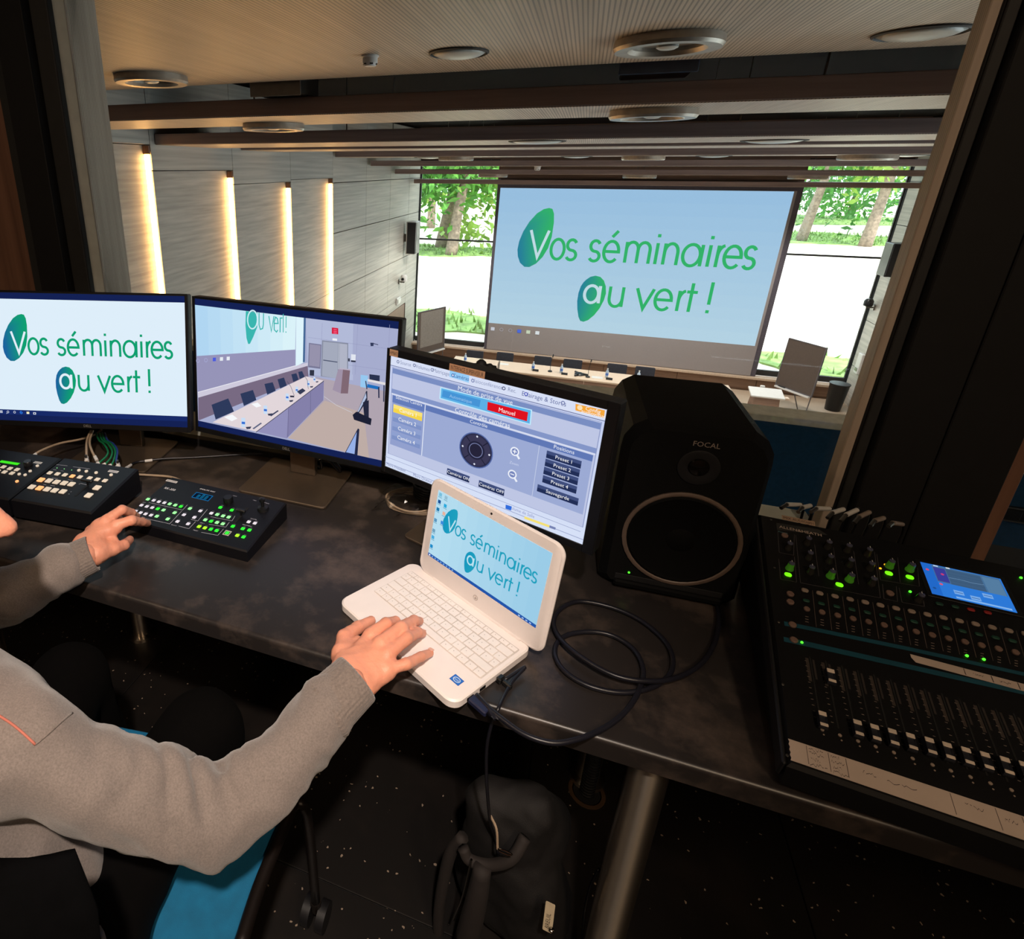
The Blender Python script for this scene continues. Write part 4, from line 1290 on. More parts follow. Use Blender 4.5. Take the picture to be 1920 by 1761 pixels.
# door, flip chart, lectern, clock
Q((134, 140, 160), (1205, 352), (1432, 372), (1428, 688), (1194, 664)); Q((164, 170, 188), (1215, 364), (1345, 374), (1338, 680), (1205, 660)); Q((176, 180, 198), (1358, 376), (1424, 382), (1420, 686), (1350, 680))
S((70, 78, 104), .004, (1215, 524), (1338, 538)); S((214, 220, 232), .002, (1352, 374), (1344, 684))
Q((120, 120, 150), (1090, 378), (1200, 390), (1190, 600), (1084, 590)); Q((150, 146, 172), (1098, 388), (1192, 398), (1184, 585), (1092, 575)); Q((48, 52, 70), (1098, 612), (1138, 612), (1136, 662), (1098, 660))
Q((210, 24, 58), (1290, 238), (1346, 243), (1346, 297), (1290, 293))
for dv in (254, 270, 284):
    S((250, 90, 130), .004, (1304, dv), (1334, dv + 3))
Q((240, 244, 250), (1296, 332), (1336, 335), (1336, 354), (1296, 351))
Q((186, 176, 196), (1352, 588), (1448, 594), (1446, 606), (1358, 600)); Q((128, 104, 116), (1385, 600), (1447, 606), (1428, 802), (1366, 803)); Q((160, 146, 168), (1345, 598), (1386, 600), (1366, 803), (1296, 776))
Q((226, 230, 240), (1457, 466), (1497, 468), (1494, 520), (1456, 516)); Q((40, 44, 64), (1455, 518), (1496, 520), (1495, 534), (1455, 532)); Q((60, 64, 84), (1430, 502), (1446, 502), (1446, 530), (1430, 528))
Q((52, 60, 92), (1622, 362), (1652, 362), (1650, 390), (1626, 392)); S((60, 66, 96), .003, (1640, 366), (1690, 378))
# side table with chairs
Q((42, 50, 78), (1612, 632), (1700, 640), (1698, 690), (1612, 680)); Q((30, 110, 190), (1590, 715), (1700, 735), (1690, 760), (1590, 745)); Q((226, 222, 226), (1566, 668), (1752, 700), (1752, 722), (1568, 688)); Q((150, 200, 240), (1538, 640), (1600, 645), (1590, 750), (1534, 742))
S((58, 62, 92), .005, (1580, 690), (1590, 760)); S((44, 50, 80), .006, (1690, 740), (1690, 830)); S((44, 50, 80), .005, (1735, 720), (1730, 860))
# long table
Q((226, 214, 218), (258, 1088), (1068, 668), (1222, 700), (648, 1152)); Q((146, 144, 186), (648, 1152), (1222, 700), (1218, 866), (905, 1198)); Q((132, 128, 170), (905, 1198), (918, 945), (1222, 705), (1218, 866))
S((104, 102, 140), .002, (917, 950), (916, 1185)); S((104, 102, 140), .002, (1108, 800), (1108, 985)); S((60, 62, 86), .003, (640, 1156), (1222, 702))
for pts in (((244, 940), (390, 880), (444, 990), (285, 1064)), ((496, 836), (606, 800), (638, 884), (530, 940)), ((706, 745), (778, 728), (806, 800), (732, 836)), ((820, 702), (876, 684), (902, 752), (844, 780)),
            ((940, 655), (984, 644), (1004, 698), (958, 720)), ((1000, 632), (1034, 624), (1056, 672), (1014, 692))):
    Q((46, 58, 92), *pts)
for x, y, s in ((530, 1080, 1.0), (720, 965, .9), (908, 850, .75), (990, 785, .65), (1090, 730, .6), (1142, 690, .5)):
    Q((200, 222, 246), (x - 20 * s, y - 40 * s), (x + 14 * s, y - 40 * s), (x + 18 * s, y + 40 * s), (x - 18 * s, y + 36 * s)); Q((52, 110, 210), (x - 16 * s, y - 8 * s), (x + 14 * s, y - 6 * s), (x + 14 * s, y + 14 * s), (x - 16 * s, y + 12 * s))
    Q((58, 64, 90), (x + 20 * s, y + 36 * s), (x + 70 * s, y + 30 * s), (x + 60 * s, y + 50 * s), (x + 30 * s, y + 54 * s))
for pts in (((360, 1040), (430, 1015), (478, 1048), (428, 1072)), ((596, 920), (650, 905), (684, 934), (640, 948))):
    Q((246, 248, 252), *pts)
Q((92, 100, 130), (610, 1126), (680, 1074), (692, 1080), (622, 1132)); Q((60, 66, 96), (760, 1010), (826, 964), (836, 970), (770, 1018))
S((70, 74, 100), .002, (968, 835), (938, 760), (906, 716)); S((70, 74, 100), .002, (1090, 775), (1080, 700), (1062, 672))
Q((54, 60, 86), (990, 800), (1040, 770), (1066, 790), (1020, 824)); Q((40, 44, 68), (930, 836), (968, 836), (968, 850), (934, 850))
# screens on trolleys
Q((40, 46, 70), (1504, 960), (1586, 772), (1594, 776), (1594, 850), (1520, 962)); Q((176, 190, 220), (1510, 950), (1582, 790), (1586, 830), (1520, 950)); Q((36, 40, 62), (1556, 870), (1606, 850), (1604, 1000), (1566, 1000)); Q((28, 32, 52), (1468, 978), (1500, 950), (1628, 1004), (1620, 1058), (1480, 1018))
Q((34, 40, 70), (1402, 1292), (1512, 1088), (1524, 1096), (1506, 1310)); Q((150, 176, 232), (1410, 1288), (1502, 1118), (1482, 1300))
# slogan on the pictured screen
Q((58, 182, 176), (528, 108), (632, 118), (634, 250), (600, 340), (572, 400), (556, 402), (540, 350), (528, 240))
S((206, 238, 246), .006, *[(590 + 44 * math.cos(t_), 185 + 82 * math.sin(t_)) for t_ in np.linspace(0, 2 * math.pi, 20)])
TE = (58, 182, 176)
S(TE, .005, (648, 122), (650, 230), (662, 270), (682, 262), (688, 230), (688, 126)); S(TE, .005, (736, 150), (760, 286), (782, 150))
S(TE, .005, (786, 214), (820, 214), (812, 170), (796, 158), (784, 200), (786, 270), (806, 290), (818, 272)); S(TE, .005, (838, 292), (838, 165), (858, 165)); S(TE, .004, (866, 292), (864, 128)); S(TE, .004, (890, 150), (890, 250)); S(TE, .004, (890, 282), (890, 294))
for x, c in ((110, (170, 176, 220)), (182, (170, 176, 220)), (258, (76, 92, 220)), (322, (228, 234, 240)), (382, (232, 236, 244))):
    y = 562 - (x - 110) * .10
    if c[0] == 170:
        S(c, .002, *[(x + 14 * math.cos(t_), y + 16 * math.sin(t_)) for t_ in np.linspace(0, 2 * math.pi, 14)])
    else:
        Q(c, (x - 14, y - 16), (x + 14, y - 18), (x + 14, y + 14), (x - 14, y + 16))
a.build('display', m2, AM)

# ---- touch monitor with the control interface
W3, H3 = .484, .292
B3 = (.010, .020, .016, .014)
m3 = monitor('touch monitor with the camera control interface, left of the loudspeaker', (-.130, 1.077, .878), -.363, .036, W3, H3, B3, (-.135, 1.17), -.363, None, .035)
A3W, A3H = W3 - .030, H3 - .030
hm3 = homography([((x - 700) * 3.84, (y - 620) * 3.84) for x, y in ((736, 669), (1149, 768), (1096, 1023), (726, 879))], [(0, 0), (1, 0), (1, 1), (0, 1)])
a = Art(A3W, A3H, .00002)


def R3(x0, y0, x1, y1, x2, y2, x3, y3, col):
    a.poly([hm3(x0, y0), hm3(x1, y1), hm3(x2, y2), hm3(x3, y3)], col)


def T3(s, x, y, h, col, al='c', ws=1.0):
    u, v = hm3(x, y); a.text(s, u, v + h * .5, h, col, al, ws); a.up()


a.rect(0, 0, 1, 1, (206, 214, 240))
for k in range(10):
    a.rect(0, k / 10, 1, (k + 1) / 10, (196 + 2 * k, 206 + 2 * k, 238 + k), keep=True)
a.up()
a.rect(0, 0, 1, .080, (216, 224, 246)); a.rect(0, .078, 1, .0825, (84, 92, 140))
a.rect(.012, .092, .990, .872, (140, 152, 196)); a.rect(.015, .095, .987, .869, (190, 198, 228))
a.rect(.015, .100, .987, .145, (122, 142, 194))                      # band: mode
a.rect(.015, .278, .987, .316, (132, 150, 200)); a.rect(.015, .316, .987, .328, (214, 220, 240))   # band: control
a.rect(.022, .332, .980, .778, (156, 170, 212)); a.rect(.022, .332, .980, .378, (96, 120, 182))
a.rect(.022, .378, .208, .778, (146, 160, 206)); a.rect(.022, .332, .208, .395, (100, 124, 186))
a.rect(.209, .332, .2135, .778, (224, 230, 246)); a.rect(.767, .378, .7695, .778, (196, 206, 232))
T3('Source', 245, 245, .030, (132, 142, 178), 'c', .9); T3('Volumes', 370, 275, .030, (132, 142, 178), 'c', .9); T3('Matriçage', 505, 305, .030, (132, 142, 178), 'c', .9)
R3(570, 290, 712, 330, 708, 382, 566, 340, (150, 204, 246)); T3('Caméras', 650, 340, .030, (52, 92, 160), 'c', .9)
T3('Visioconférence', 842, 388, .030, (138, 148, 186), 'c', .9); T3('Rec.', 1025, 432, .030, (132, 142, 178), 'c', .9); T3('Eclairage & Stores', 1255, 492, .034, (96, 108, 160), 'c', .9)
for x, y, c in ((190, 233, (110, 120, 160)), (310, 258, (110, 120, 160)), (440, 290, (110, 120, 160)), (592, 328, (60, 100, 170)), (738, 366, (110, 120, 170)), (965, 420, (70, 76, 120)), (1128, 460, (80, 90, 190)), (1400, 522, (110, 120, 170))):
    u, v = hm3(x, y); a.disc(u, v, .008, c); a.disc(u, v, .0045, (216, 224, 246))
R3(1492, 528, 1708, 574, 1700, 630, 1490, 576, (246, 168, 60)); T3('Config', 1620, 572, .026, (250, 246, 240)); T3('audiovisuel', 1625, 600, .026, (250, 246, 240))
u, v = hm3(1523, 556); a.disc(u, v, .010, (252, 226, 180))
R3(500, 415, 1172, 575, 1160, 688, 492, 502, (190, 232, 252)); R3(508, 424, 1162, 580, 1152, 678, 502, 496, (92, 176, 230)); R3(520, 438, 795, 508, 785, 560, 512, 486, (70, 148, 214)); R3(846, 520, 1142, 594, 1132, 660, 842, 580, (222, 18, 32))
T3('Mode de prise de vue', 822, 470, .036, (236, 240, 250)); T3('Automatique', 648, 500, .026, (150, 196, 236)); T3('Manuel', 985, 590, .032, (255, 240, 240))
T3('Contrôle des caméras', 800, 634, .036, (240, 244, 252)); T3('Contrôle', 778, 680, .028, (236, 240, 250)); T3('Sélection Caméra', 270, 520, .026, (236, 240, 250))
for k in range(4):
    v0 = .408 + k * .0815
    a.rect(.032, v0, .200, v0 + .070, (246, 214, 74) if k == 0 else (126, 146, 198)); a.rect(.032, v0, .200, v0 + .034, (250, 226, 120) if k == 0 else (142, 160, 208))
    a.text('Caméra %d' % (k + 1), .117, v0 + .050, .032, (250, 250, 252), 'c'); a.up()
T3('Positions', 1400, 862, .028, (236, 240, 250))
for s_, (x, y), w_ in (('Preset 1', (1396, 935), .14), ('Preset 2', (1384, 995), .14), ('Preset 3', (1372, 1054), .14), ('Preset 4', (1362, 1115), .14), ('Sauvegarde', (1346, 1190), .17), ('Caméras ON', (628, 1056), .118), ('Caméras OFF', (868, 1145), .124)):
    u, v = hm3(x, y)
    a.rect(u - w_ / 2, v - .028, u + w_ / 2, v + .028, (34, 46, 86)); a.rect(u - w_ / 2, v - .028, u + w_ / 2, v - .002, (64, 78, 124)); a.text(s_, u, v + .013, .026, (244, 246, 252), 'c'); a.up()
u, v = hm3(758, 875)
for r_, c in ((.083, (84, 104, 164)), (.078, (46, 48, 78)), (.070, (58, 56, 84)), (.043, (36, 36, 60)), (.034, (124, 132, 176)), (.031, (38, 36, 58))):
    a.disc(u, v, r_, c, 36)
asp = A3W / A3H
for k in range(4):
    a_ = k * math.pi / 2
    a.disc(u + .066 * math.cos(a_), v + .066 * asp * math.sin(a_), .0045, (226, 230, 246), 10)
    b_ = a_ + math.pi / 4
    a.ribbon([(u + .045 * math.cos(b_), v + .045 * asp * math.sin(b_)), (u + .076 * math.cos(b_), v + .076 * asp * math.sin(b_))], .004, (30, 30, 52), keep=False)
for x, y, s_ in ((1042, 880, '+'), (1022, 1045, '-')):
    u, v = hm3(x, y); a.disc(u, v, .020, (236, 240, 250)); a.disc(u, v, .014, (120, 136, 190)); a.ribbon([(u + .012, v + .022), (u + .024, v + .046)], .009, (236, 240, 250), keep=False)
    a.ribbon([(u - .009, v), (u + .009, v)], .004, (244, 246, 252), keep=False)
    if s_ == '+':
        a.ribbon([(u, v - .016), (u, v + .016)], .004, (244, 246, 252), keep=False)
T3('Zoom', 1036, 966, .020, (206, 214, 240)); T3('Micro Président', 180, 1000, .026, (110, 122, 170), 'c', .85); T3('Micro Orateur', 372, 1078, .026, (110, 122, 170), 'c', .85)
a.rect(.0, .903, .985, .907, (150, 160, 200)); a.rect(0, .955, 1, .960, (150, 160, 200))
T3('Volume de Salle', 1085, 1312, .026, (140, 150, 200), 'c', .85); R3(972, 1262, 1016, 1276, 1010, 1305, 970, 1292, (50, 110, 220))
R3(1108, 1345, 1288, 1408, 1284, 1424, 1104, 1362, (244, 224, 120)); R3(1288, 1408, 1332, 1424, 1328, 1440, 1284, 1424, (120, 132, 180))
a.build('display', m3, Matrix.Translation((-W3 / 2 + .010, .014, -.0013)))
# stickers on its bezel
def label_strip(parent, text, x0, x1, y0, y1, z, back, ink, h=.62, M=None, bars=False, nm='label_sticker'):
    W, H = x1 - x0, y1 - y0
    A = Art(W, H, .00012)
    A.rect(0, 0, 1, 1, back)
    if bars:
        r = random.Random(len(text) + int(W * 1e4)); u = .08
        while u < .9:
            w = r.uniform(.03, .07); A.rect(u, .3, min(.92, u + w), .7, ink, keep=True); u += w + .03
        A.up()
    else:
        _, _, w1 = text_geo(text)
        k = h * H / .7
        A.text(text, .5, .5 + h / 2, h, ink, 'c', min(1.0, W * .92 / (w1 * k)))
    T = Matrix.Translation((x0, y0, z))
    return A.build(nm, parent, (M @ T) if M is not None else T, INK)


label_strip(m3, 'INTERFACE SUPERVISEUR', -.085, -.006, H3 - .0155, H3 - .0008, .0014, (196, 150, 116), (44, 30, 26), .62)
label_strip(m3, 'HMI#02', -W3 / 2 + .008, -W3 / 2 + .030, H3 - .0158, H3 - .0008, .0014, (196, 156, 124), (60, 44, 36), .5)
b = MB(); b.lathe([(.004, 0), (.004, .004), (.002, .005)], 12, Matrix.Translation((-W3 / 2 - .0005, H3 * .52, -.012)) @ Matrix.Rotation(-math.pi / 2, 4, 'Y')); b.build('side_button', M_BLACKPL, m3)

# dark pouch peeking over the touch monitor
c = at_y(905, 690, 1.325)
HP = at_y(905, 668, 1.325)[2] - DZ - .008
t = thing('pouch', 'small dark crumpled pouch peeking over the top edge of the touch monitor', 'pouch', (c[0], 1.325, DZ))
lps = []
for k, (z_, rx, ry) in enumerate(((.0005, .045, .026), (HP * .3, .048, .03), (HP * .6, .045, .027), (HP * .85, .04, .024), (HP - .015, .033, .02))):
    lps.append([(rx * math.cos(i_ / 20 * 2 * math.pi) * (1 + .12 * math.sin(i_ * 1.9 + k)), ry * math.sin(i_ / 20 * 2 * math.pi) * (1 + .15 * math.cos(i_ * 2.3 + k)), z_) for i_ in range(20)])
b = MB(); b.loft(lps); b.build('bag_body', M_BLACK, t, smooth=True)
for dx, h_, rr in ((-.022, HP - .012, .010), (-.004, HP + .004, .014), (.016, HP - .004, .012), (.028, HP - .016, .009)):
    b = MB(); b.lathe([(rr * .8, -.03), (rr, -.012), (rr * .8, 0.0), (rr * .3, .006)], 10, Matrix.Translation((dx, 0, h_ - .01))); b.build('gathered_fold', M_BLACK, t, smooth=True)
b = MB(); b.bevbox(.034, .0365, -.012, .012, HP - .06, HP - .002, .0008); b.build('white_tag', M_WHITE, t)

# ------------------------------------------------------------------ laptop
yawL = math.radians(-31.5)
uL = (math.cos(yawL), math.sin(yawL), 0); vL = (-math.sin(yawL), math.cos(yawL), 0)
LM = frame((-.341, .851, DZ + .001), uL, vL)
M_LAP = mat('white_laptop_plastic', (240, 232, 230), rough=.42, vary=.02)
M_KEY = mat('white_laptop_key', (240, 233, 231), rough=.5, vary=.02)
lap = thing('laptop', 'small open white laptop with the operator hand on its keyboard', 'laptop', M=LM)
LW, LD = .298, .200
b = MB(); slab(b, rrect(0, LW, 0, LD, .020, 7), 0, .017, .0025); base = b.build('base', M_LAP, lap, smooth=True, angle=30)
b = MB(); slab(b, rrect(.022, .290, .071, .173, .003, 3), .0171, .0174, .0001); b.build('keyboard_bed', mat('keyboard_bed', (206, 198, 195), rough=.6), base)
rows = [(.1605, .0105, [1] * 14 + [1.0]), (.1425, .0165, [.8] + [1] * 12 + [1.5]), (.1245, .0165, [1.3] + [1] * 12 + [1.0]), (.1065, .0165, [1.6] + [1] * 12 + [.7]), (.0885, .0165, [1.1] + [1] * 11 + [2.2]), (.0725, .0145, [1.1, .9, 1, 1, 5.4, 1, 1, 1, .95, .95])]
for y0, h, ws in rows:
    tot = sum(ws); x = .023; pitch = .266 / tot
    for w_ in ws:
        b = MB(); b.bevbox(x + .0009, x + w_ * pitch - .0009, y0, y0 + h - .0012, .01745, .0193, .0005); b.build('key', M_KEY, base)
        A = Art(.004, .003, .0001)
        if w_ < 1.2:
            A.rect(.2, .1, .8, .9, (150, 138, 134)); A.build('key_mark', base, Matrix.Translation((x + w_ * pitch * .32, y0 + h * .45, .01938)) @ Matrix.Scale(.55, 4), INK)
        x += w_ * pitch
b = MB(); slab(b, rrect(.098, .196, .008, .062, .003, 3), .0171, .0176, .0001); b.build('touchpad', M_KEY, base)
A = Art(.019, .015, .0001); A.rect(0, 0, 1, 1, (20, 90, 190)); A.rect(.08, .1, .92, .9, (44, 120, 214)); A.ribbon(arc(.5, .5, .32, 0, 360, 20, .3), .06, (210, 228, 246), keep=False); A.text('inside', .5, .6, .2, (220, 232, 246), 'c'); A.build('processor_sticker', base, Matrix.Translation((.258, .032, .0173)), INK)
b = MB(); b.bevbox(.2982, .2992, .06, .074, .005, .011, .0004); b.build('usb_port', M_BLACKPL, base)
b = MB(); b.bevbox(.2982, .2992, .03, .045, .005, .011, .0004); b.build('hdmi_port', M_BLACKPL, base)
# lid
SW, SH = .256, .144
LIDM = mon_frame((-.093, .926, .801), -.551, .13)
toL = LM.inverted() @ LIDM
lidp = MB()
poly = rrect(-LW / 2, LW / 2, -.043, SH + .021, .022, 8)
lq = shrink(poly, .003)
lidp.loft([[toL @ Vector((x, y, z)) for x, y in p_] for p_, z in ((lq, -.009), (poly, -.006), (poly, -.0035), (lq, -.0012))])
lid = lidp.build('lid', M_LAP, lap, smooth=True, angle=30)
A = Art(SW, SH, .00003)
A.rect(0, 0, 1, 1, (160, 212, 236))
for k in range(10):
    A.rect(k / 10, 0, (k + 1) / 10, .965, (182 - 3 * k, 222 - 2 * k, 240 - k), keep=True)
A.up()
slogan(A, (30, 160, 190), (20, 150, 190), (186, 226, 240), v0=.01, sv=.945)
A.rect(0, .958, 1, 1, (34, 84, 168))
for u, v, c in ((.028, .05, (120, 190, 220)), (.085, .05, (150, 190, 210)), (.028, .155, (24, 82, 150)), (.090, .165, (40, 170, 220)), (.026, .27, (30, 120, 170)), (.090, .28, (230, 180, 160)), (.02, .44, (90, 150, 190)), (.02, .60, (110, 160, 190)), (.022, .70, (70, 170, 220)), (.022, .84, (30, 140, 200)), (.088, .42, (60, 140, 220))):
    A.rect(u - .014, v - .025, u + .014, v + .025, c); A.rect(u - .018, v + .034, u + .018, v + .044, (110, 170, 196))
for k in range(9):
    A.rect(.012 + k * .03, .968, .026 + k * .03, .988, (120, 170, 226) if k else (240, 246, 252))
for k in range(4):
    A.rect(.86 + k * .03, .970, .875 + k * .03, .986, (170, 200, 236))
A.build('display', lid, toL @ Matrix.Translation((-SW / 2, 0, -.0008)))
b = MB(); b.lathe([(.0022, 0), (.0022, .0004)], 12, toL @ Matrix.Translation((0, SH + .010, -.0012))); b.build('webcam', M_BLACK, lid)
A = Art(.011, .011, .0001); A.disc(.5, .5, .48, (150, 140, 138), 24); A.disc(.5, .5, .40, (226, 214, 208), 24); A.ribbon([(.36, .74), (.48, .26)], .06, (130, 120, 118)); A.ribbon([(.44, .46), (.54, .46), (.46, .74)], .05, (130, 120, 118)); A.ribbon([(.52, .78), (.62, .46), (.72, .46), (.66, .66), (.57, .66)], .05, (130, 120, 118)); A.build('brand_mark', lid, toL @ Matrix.Translation((-.0055, -.026, -.0011)), INK)
b = MB(); b.tube([toL @ Vector((-.105, -.041, -.006)), toL @ Vector((.105, -.041, -.006))], .006, 10); b.build('hinge', M_LAP, lap, smooth=True, angle=40)

# ------------------------------------------------------------------ studio loudspeaker
SPM = Matrix.Translation((.248, 1.11, DZ + .001)) @ Matrix.Rotation(math.radians(1.5), 4, 'Z')
spk = thing('studio_loudspeaker', 'tall black studio loudspeaker standing on the desk before the window', 'speaker', M=SPM)
out = [(-.1225, .012), (-.112, 0), (.112, 0), (.1225, .012), (.1225, .30), (.1205, .322), (.108, .345), (.086, .360), (-.086, .360), (-.108, .345), (-.1205, .322), (-.1225, .30)]
ins = shrink(out, .013)
b = MB(); b.loft([[(x, y, z) for x, z in p_] for p_, y in ((ins, 0), (out, .022), (out, .285), (ins, .292))][::-1]); b.build('cabinet', mat('black_speaker_vinyl', (8, 8, 8), spec=.2, rough=.75, bump=.25, bscale=400, vary=.2), spk, smooth=True, angle=25)


def on_baffle(name, prof, x, z, m, n=40, sm=True):
    b = MB(); b.lathe(prof, n, Matrix.Translation((x, 0, z)) @ Matrix.Rotation(math.pi / 2, 4, 'X')); return b.build(name, m, spk, smooth=sm, angle=30)


M_CONE = mat('black_woofer_cone', (4, 4, 4), rough=.8, spec=.15)
on_baffle('woofer_ring', [(.1005, .0002), (.1005, .0035), (.0985, .0045), (.0945, .0045), (.093, .0032)], .004, .134, mat('grey_brown_ring', (104, 88, 78), rough=.5))
on_baffle('woofer_surround', [(.0929, .0030), (.088, .006), (.082, .0035)], .004, .134, M_CONE)
on_baffle('woofer_cone', [(.0819, .0034), (.05, .0012), (.03, .0006), (.026, .003), (.014, .007), (.001, .0085)], .004, .134, M_CONE)
on_baffle('tweeter_guide', [(.034, .0002), (.034, .0022), (.031, .003), (.018, .0005)], .006, .287, M_SATIN)
on_baffle('tweeter_dome', [(.0175, .0004), (.015, .003), (.008, .005), (.001, .0056)], .006, .287, mat('tweeter_dome', (30, 26, 24), rough=.15, metal=.6))
b = MB(); b.bevbox(-.095, .095, -.008, -.0002, .008, .022, .0035); b.build('port_lip', M_CONE, spk)
b = MB(); b.bevbox(-.094, .094, -.0012, -.0002, .0222, .034, .0004); b.build('port_slot', M_BLACK, spk)
M_GREENLED = mat('green_indicator', (70, 240, 40), emit=2.5, vary=.02)
on_baffle('power_light', [(.002, .0002), (.002, .0012), (.001, .0016)], -.070, .040, M_GREENLED, 10)
A = Art(.05, .012, .0001); A.text('FOCAL', .5, .85, .8, (150, 136, 128), 'c'); A.build('brand_mark', spk, frame((-.015, -.0004, .326), (1, 0, 0), (0, 0, 1)), INK)
b = MB(); b.bevbox(-.10, .10, .02, .27, -.0009, -.0001, .0003); b.build('foot_pad', M_BLACK, spk)

# ------------------------------------------------------------------ control panels on the desk
M_PANEL = mat('dark_blue_black_panel', (9, 9, 15), spec=.35, rough=.5, vary=.12, scale=60)
M_BTN_W = mat('lit_white_button', (200, 200, 214), emit=.55, vary=.04, rough=.5)
M_BTN_C = mat('cream_button', (226, 214, 196), emit=.30, vary=.04, rough=.5)
M_BTN_O = mat('lit_orange_button', (255, 178, 116), emit=.75, vary=.03, rough=.5)
M_BTN_G = mat('lit_green_button', (36, 226, 44), emit=.9, vary=.04, rough=.5)
M_BTN_L = mat('lit_pale_green_button', (140, 240, 150), emit=.75, vary=.04, rough=.5)
M_BTN_Y = mat('lit_yellow_green_button', (150, 236, 30), emit=.9, vary=.04, rough=.5)


def device(name, label, cat, o, u, v, W, D, drop_f, drop_b, m, bev=.003):
    """wedge body whose top face is the local z=0 plane"""
    M = frame(o, u, v)
    t = thing(name, label, cat, M=M)
    dn = M.to_3x3().inverted() @ Vector((0, 0, -1))
    lo = []
    P = [(0, 0), (W, 0), (W, D), (0, D)]
    top = [Vector((x, y, 0)) for x, y in shrink(P, bev)]
    rim = [Vector((x, y, -bev)) for x, y in P]
    bot = [Vector((x, y, 0)) + dn * (drop_f if y == 0 else drop_b) for x, y in P]
    b = MB(); b.loft([bot, rim, top]); b.build('casing', m, t)
    return t, M


def local(M, px, py):
    n = np.array(M.to_3x3() @ Vector((0, 0, 1))); p0 = np.array(M.translation)
    return M.inverted() @ Vector([float(q) for q in at_plane(px, py, p0, n)])


def key(t, p, w, d, h, m, name='button', r=.0015):
    b = MB(); slab(b, rrect(p.x - w / 2, p.x + w / 2, p.y - d / 2, p.y + d / 2, r, 3), .0001, h, min(.0008, h * .3)); return b.build(name, m, t)


def ink(t, M, lines, col, w, name='printed_line'):
    mb = MB()
    for pts in lines:
        q = [local(M, *p) for p in pts]
        for p0, p1 in zip(q[:-1], q[1:]):
            d = (p1 - p0); d.z = 0
            if d.length < 1e-6:
                continue
            n = Vector((-d.y, d.x, 0)).normalized() * w / 2
            mb.add([(p0 - n + Vector((0, 0, .0002))), (p1 - n + Vector((0, 0, .0002))), (p1 + n + Vector((0, 0, .0002))), (p0 + n + Vector((0, 0, .0002)))], [(0, 1, 2, 3)], srgb(col))
    return mb.build(name, INK, t)


def stamp(t, M, s, px, py, h, col, name='lettering', align='l'):
    p = local(M, px, py)
    A = Art(1, 1, .0001); A.H = 1; A.W = 1
    vv, ff, w = text_geo(s); k = h / .7
    off = -w * k / 2 if align == 'c' else 0
    mb = MB(); mb.add([(p.x + off + x * k, p.y + y * k, .00035) for x, y in vv], ff, srgb(col)); return mb.build(name, INK, t)


# ---- remote keyboard with green keys
o = Vector((-.903, .919, .768)); BRv = Vector((-.912, 1.100, .786))
rk, RM = device('switching_keyboard', 'black remote keyboard with rows of green lit keys under the left hand', 'control panel', o, (math.cos(-.022), math.sin(-.022), 0), BRv - o, .331, .182, .027, .045, M_PANEL)
Z6 = lambda x, y: (220 + x / 6, 850 + y / 6)
for m_, pts in ((M_BTN_W, ((410, 533), (468, 548), (530, 560), (272, 588), (333, 602), (393, 615), (205, 655), (262, 672), (318, 686), (380, 700), (935, 652), (750, 695), (867, 725), (678, 770), (797, 797), (1058, 678), (1478, 775), (1548, 790))),
                (M_BTN_L, ((345, 520), (590, 573), (652, 587), (520, 642), (645, 672), (445, 712), (567, 743), (817, 625), (1125, 692), (1190, 708), (1253, 722), (990, 752), (1122, 782), (1187, 797))),
                (M_BTN_G, ((715, 602), (455, 628), (1160, 613), (1288, 643), (1055, 768), (1052, 858), (1118, 873), (1300, 825), (1235, 900), (1412, 852), (1486, 868), (1420, 945))),
                (M_BTN_Y, ((920, 828), (985, 843), (1350, 928)))):
    for x, y in pts:
        key(rk, local(RM, *Z6(x, y)), .0085, .0088, .0016, m_, 'lit_key')
        ink(rk, RM, [[Z6(x + 8, y - 27), Z6(x + 34, y - 22)]], (150, 150, 165), .0008)
ink(rk, RM, [[Z6(355, 555), Z6(735, 640), Z6(790, 580)], [Z6(320, 735), Z6(590, 795), Z6(725, 650)], [Z6(690, 820), Z6(805, 850), Z6(880, 770)], [Z6(830, 745), Z6(905, 763), Z6(1015, 630)], [Z6(945, 890), Z6(1130, 925), Z6(1195, 852)], [Z6(1030, 800), Z6(1220, 832), Z6(1260, 775)], [Z6(1050, 715), Z6(1290, 762), Z6(1325, 705)]], (190, 190, 205), .0009, 'printed_frame')
p = local(RM, *Z6(1235, 900)); b = MB()
for bx in ((-.0075, -.0062, -.0075, .0075), (.0062, .0075, -.0075, .0075), (-.0062, .0062, -.0075, -.0062), (-.0062, .0062, .0062, .0075)):
    b.box(p.x + bx[0], p.x + bx[1], p.y + bx[2], p.y + bx[3], .0001, .0012)
b.build('key_guard', M_WHITE, rk)
stamp(rk, RM, 'RK-350', *Z6(522, 398), .0074, (250, 250, 255)); stamp(rk, RM, 'ANALOG WAY', *Z6(925, 405), .0046, (245, 245, 252))
stamp(rk, RM, 'LAYER', *Z6(283, 552), .0022, (200, 200, 214)); stamp(rk, RM, 'PRESET', *Z6(850, 868), .0028, (200, 200, 214)); stamp(rk, RM, 'EFFECT', *Z6(930, 785), .0025, (200, 200, 214)); stamp(rk, RM, 'VOLUME', *Z6(1497, 738), .0028, (200, 200, 214)); stamp(rk, RM, 'ADJUSTMENT', *Z6(1405, 806), .0028, (200, 200, 214)); stamp(rk, RM, 'T-BAR', *Z6(1520, 530), .0026, (190, 190, 205)); stamp(rk, RM, 'POSITION', *Z6(1630, 556), .0028, (190, 190, 205)); stamp(rk, RM, 'FREEZE', *Z6(1297, 480), .0024, (190, 190, 205)); stamp(rk, RM, 'BACKUP', *Z6(605, 808), .0026, (190, 190, 205)); stamp(rk, RM, 'INPUT', *Z6(270, 720), .0024, (190, 190, 205))
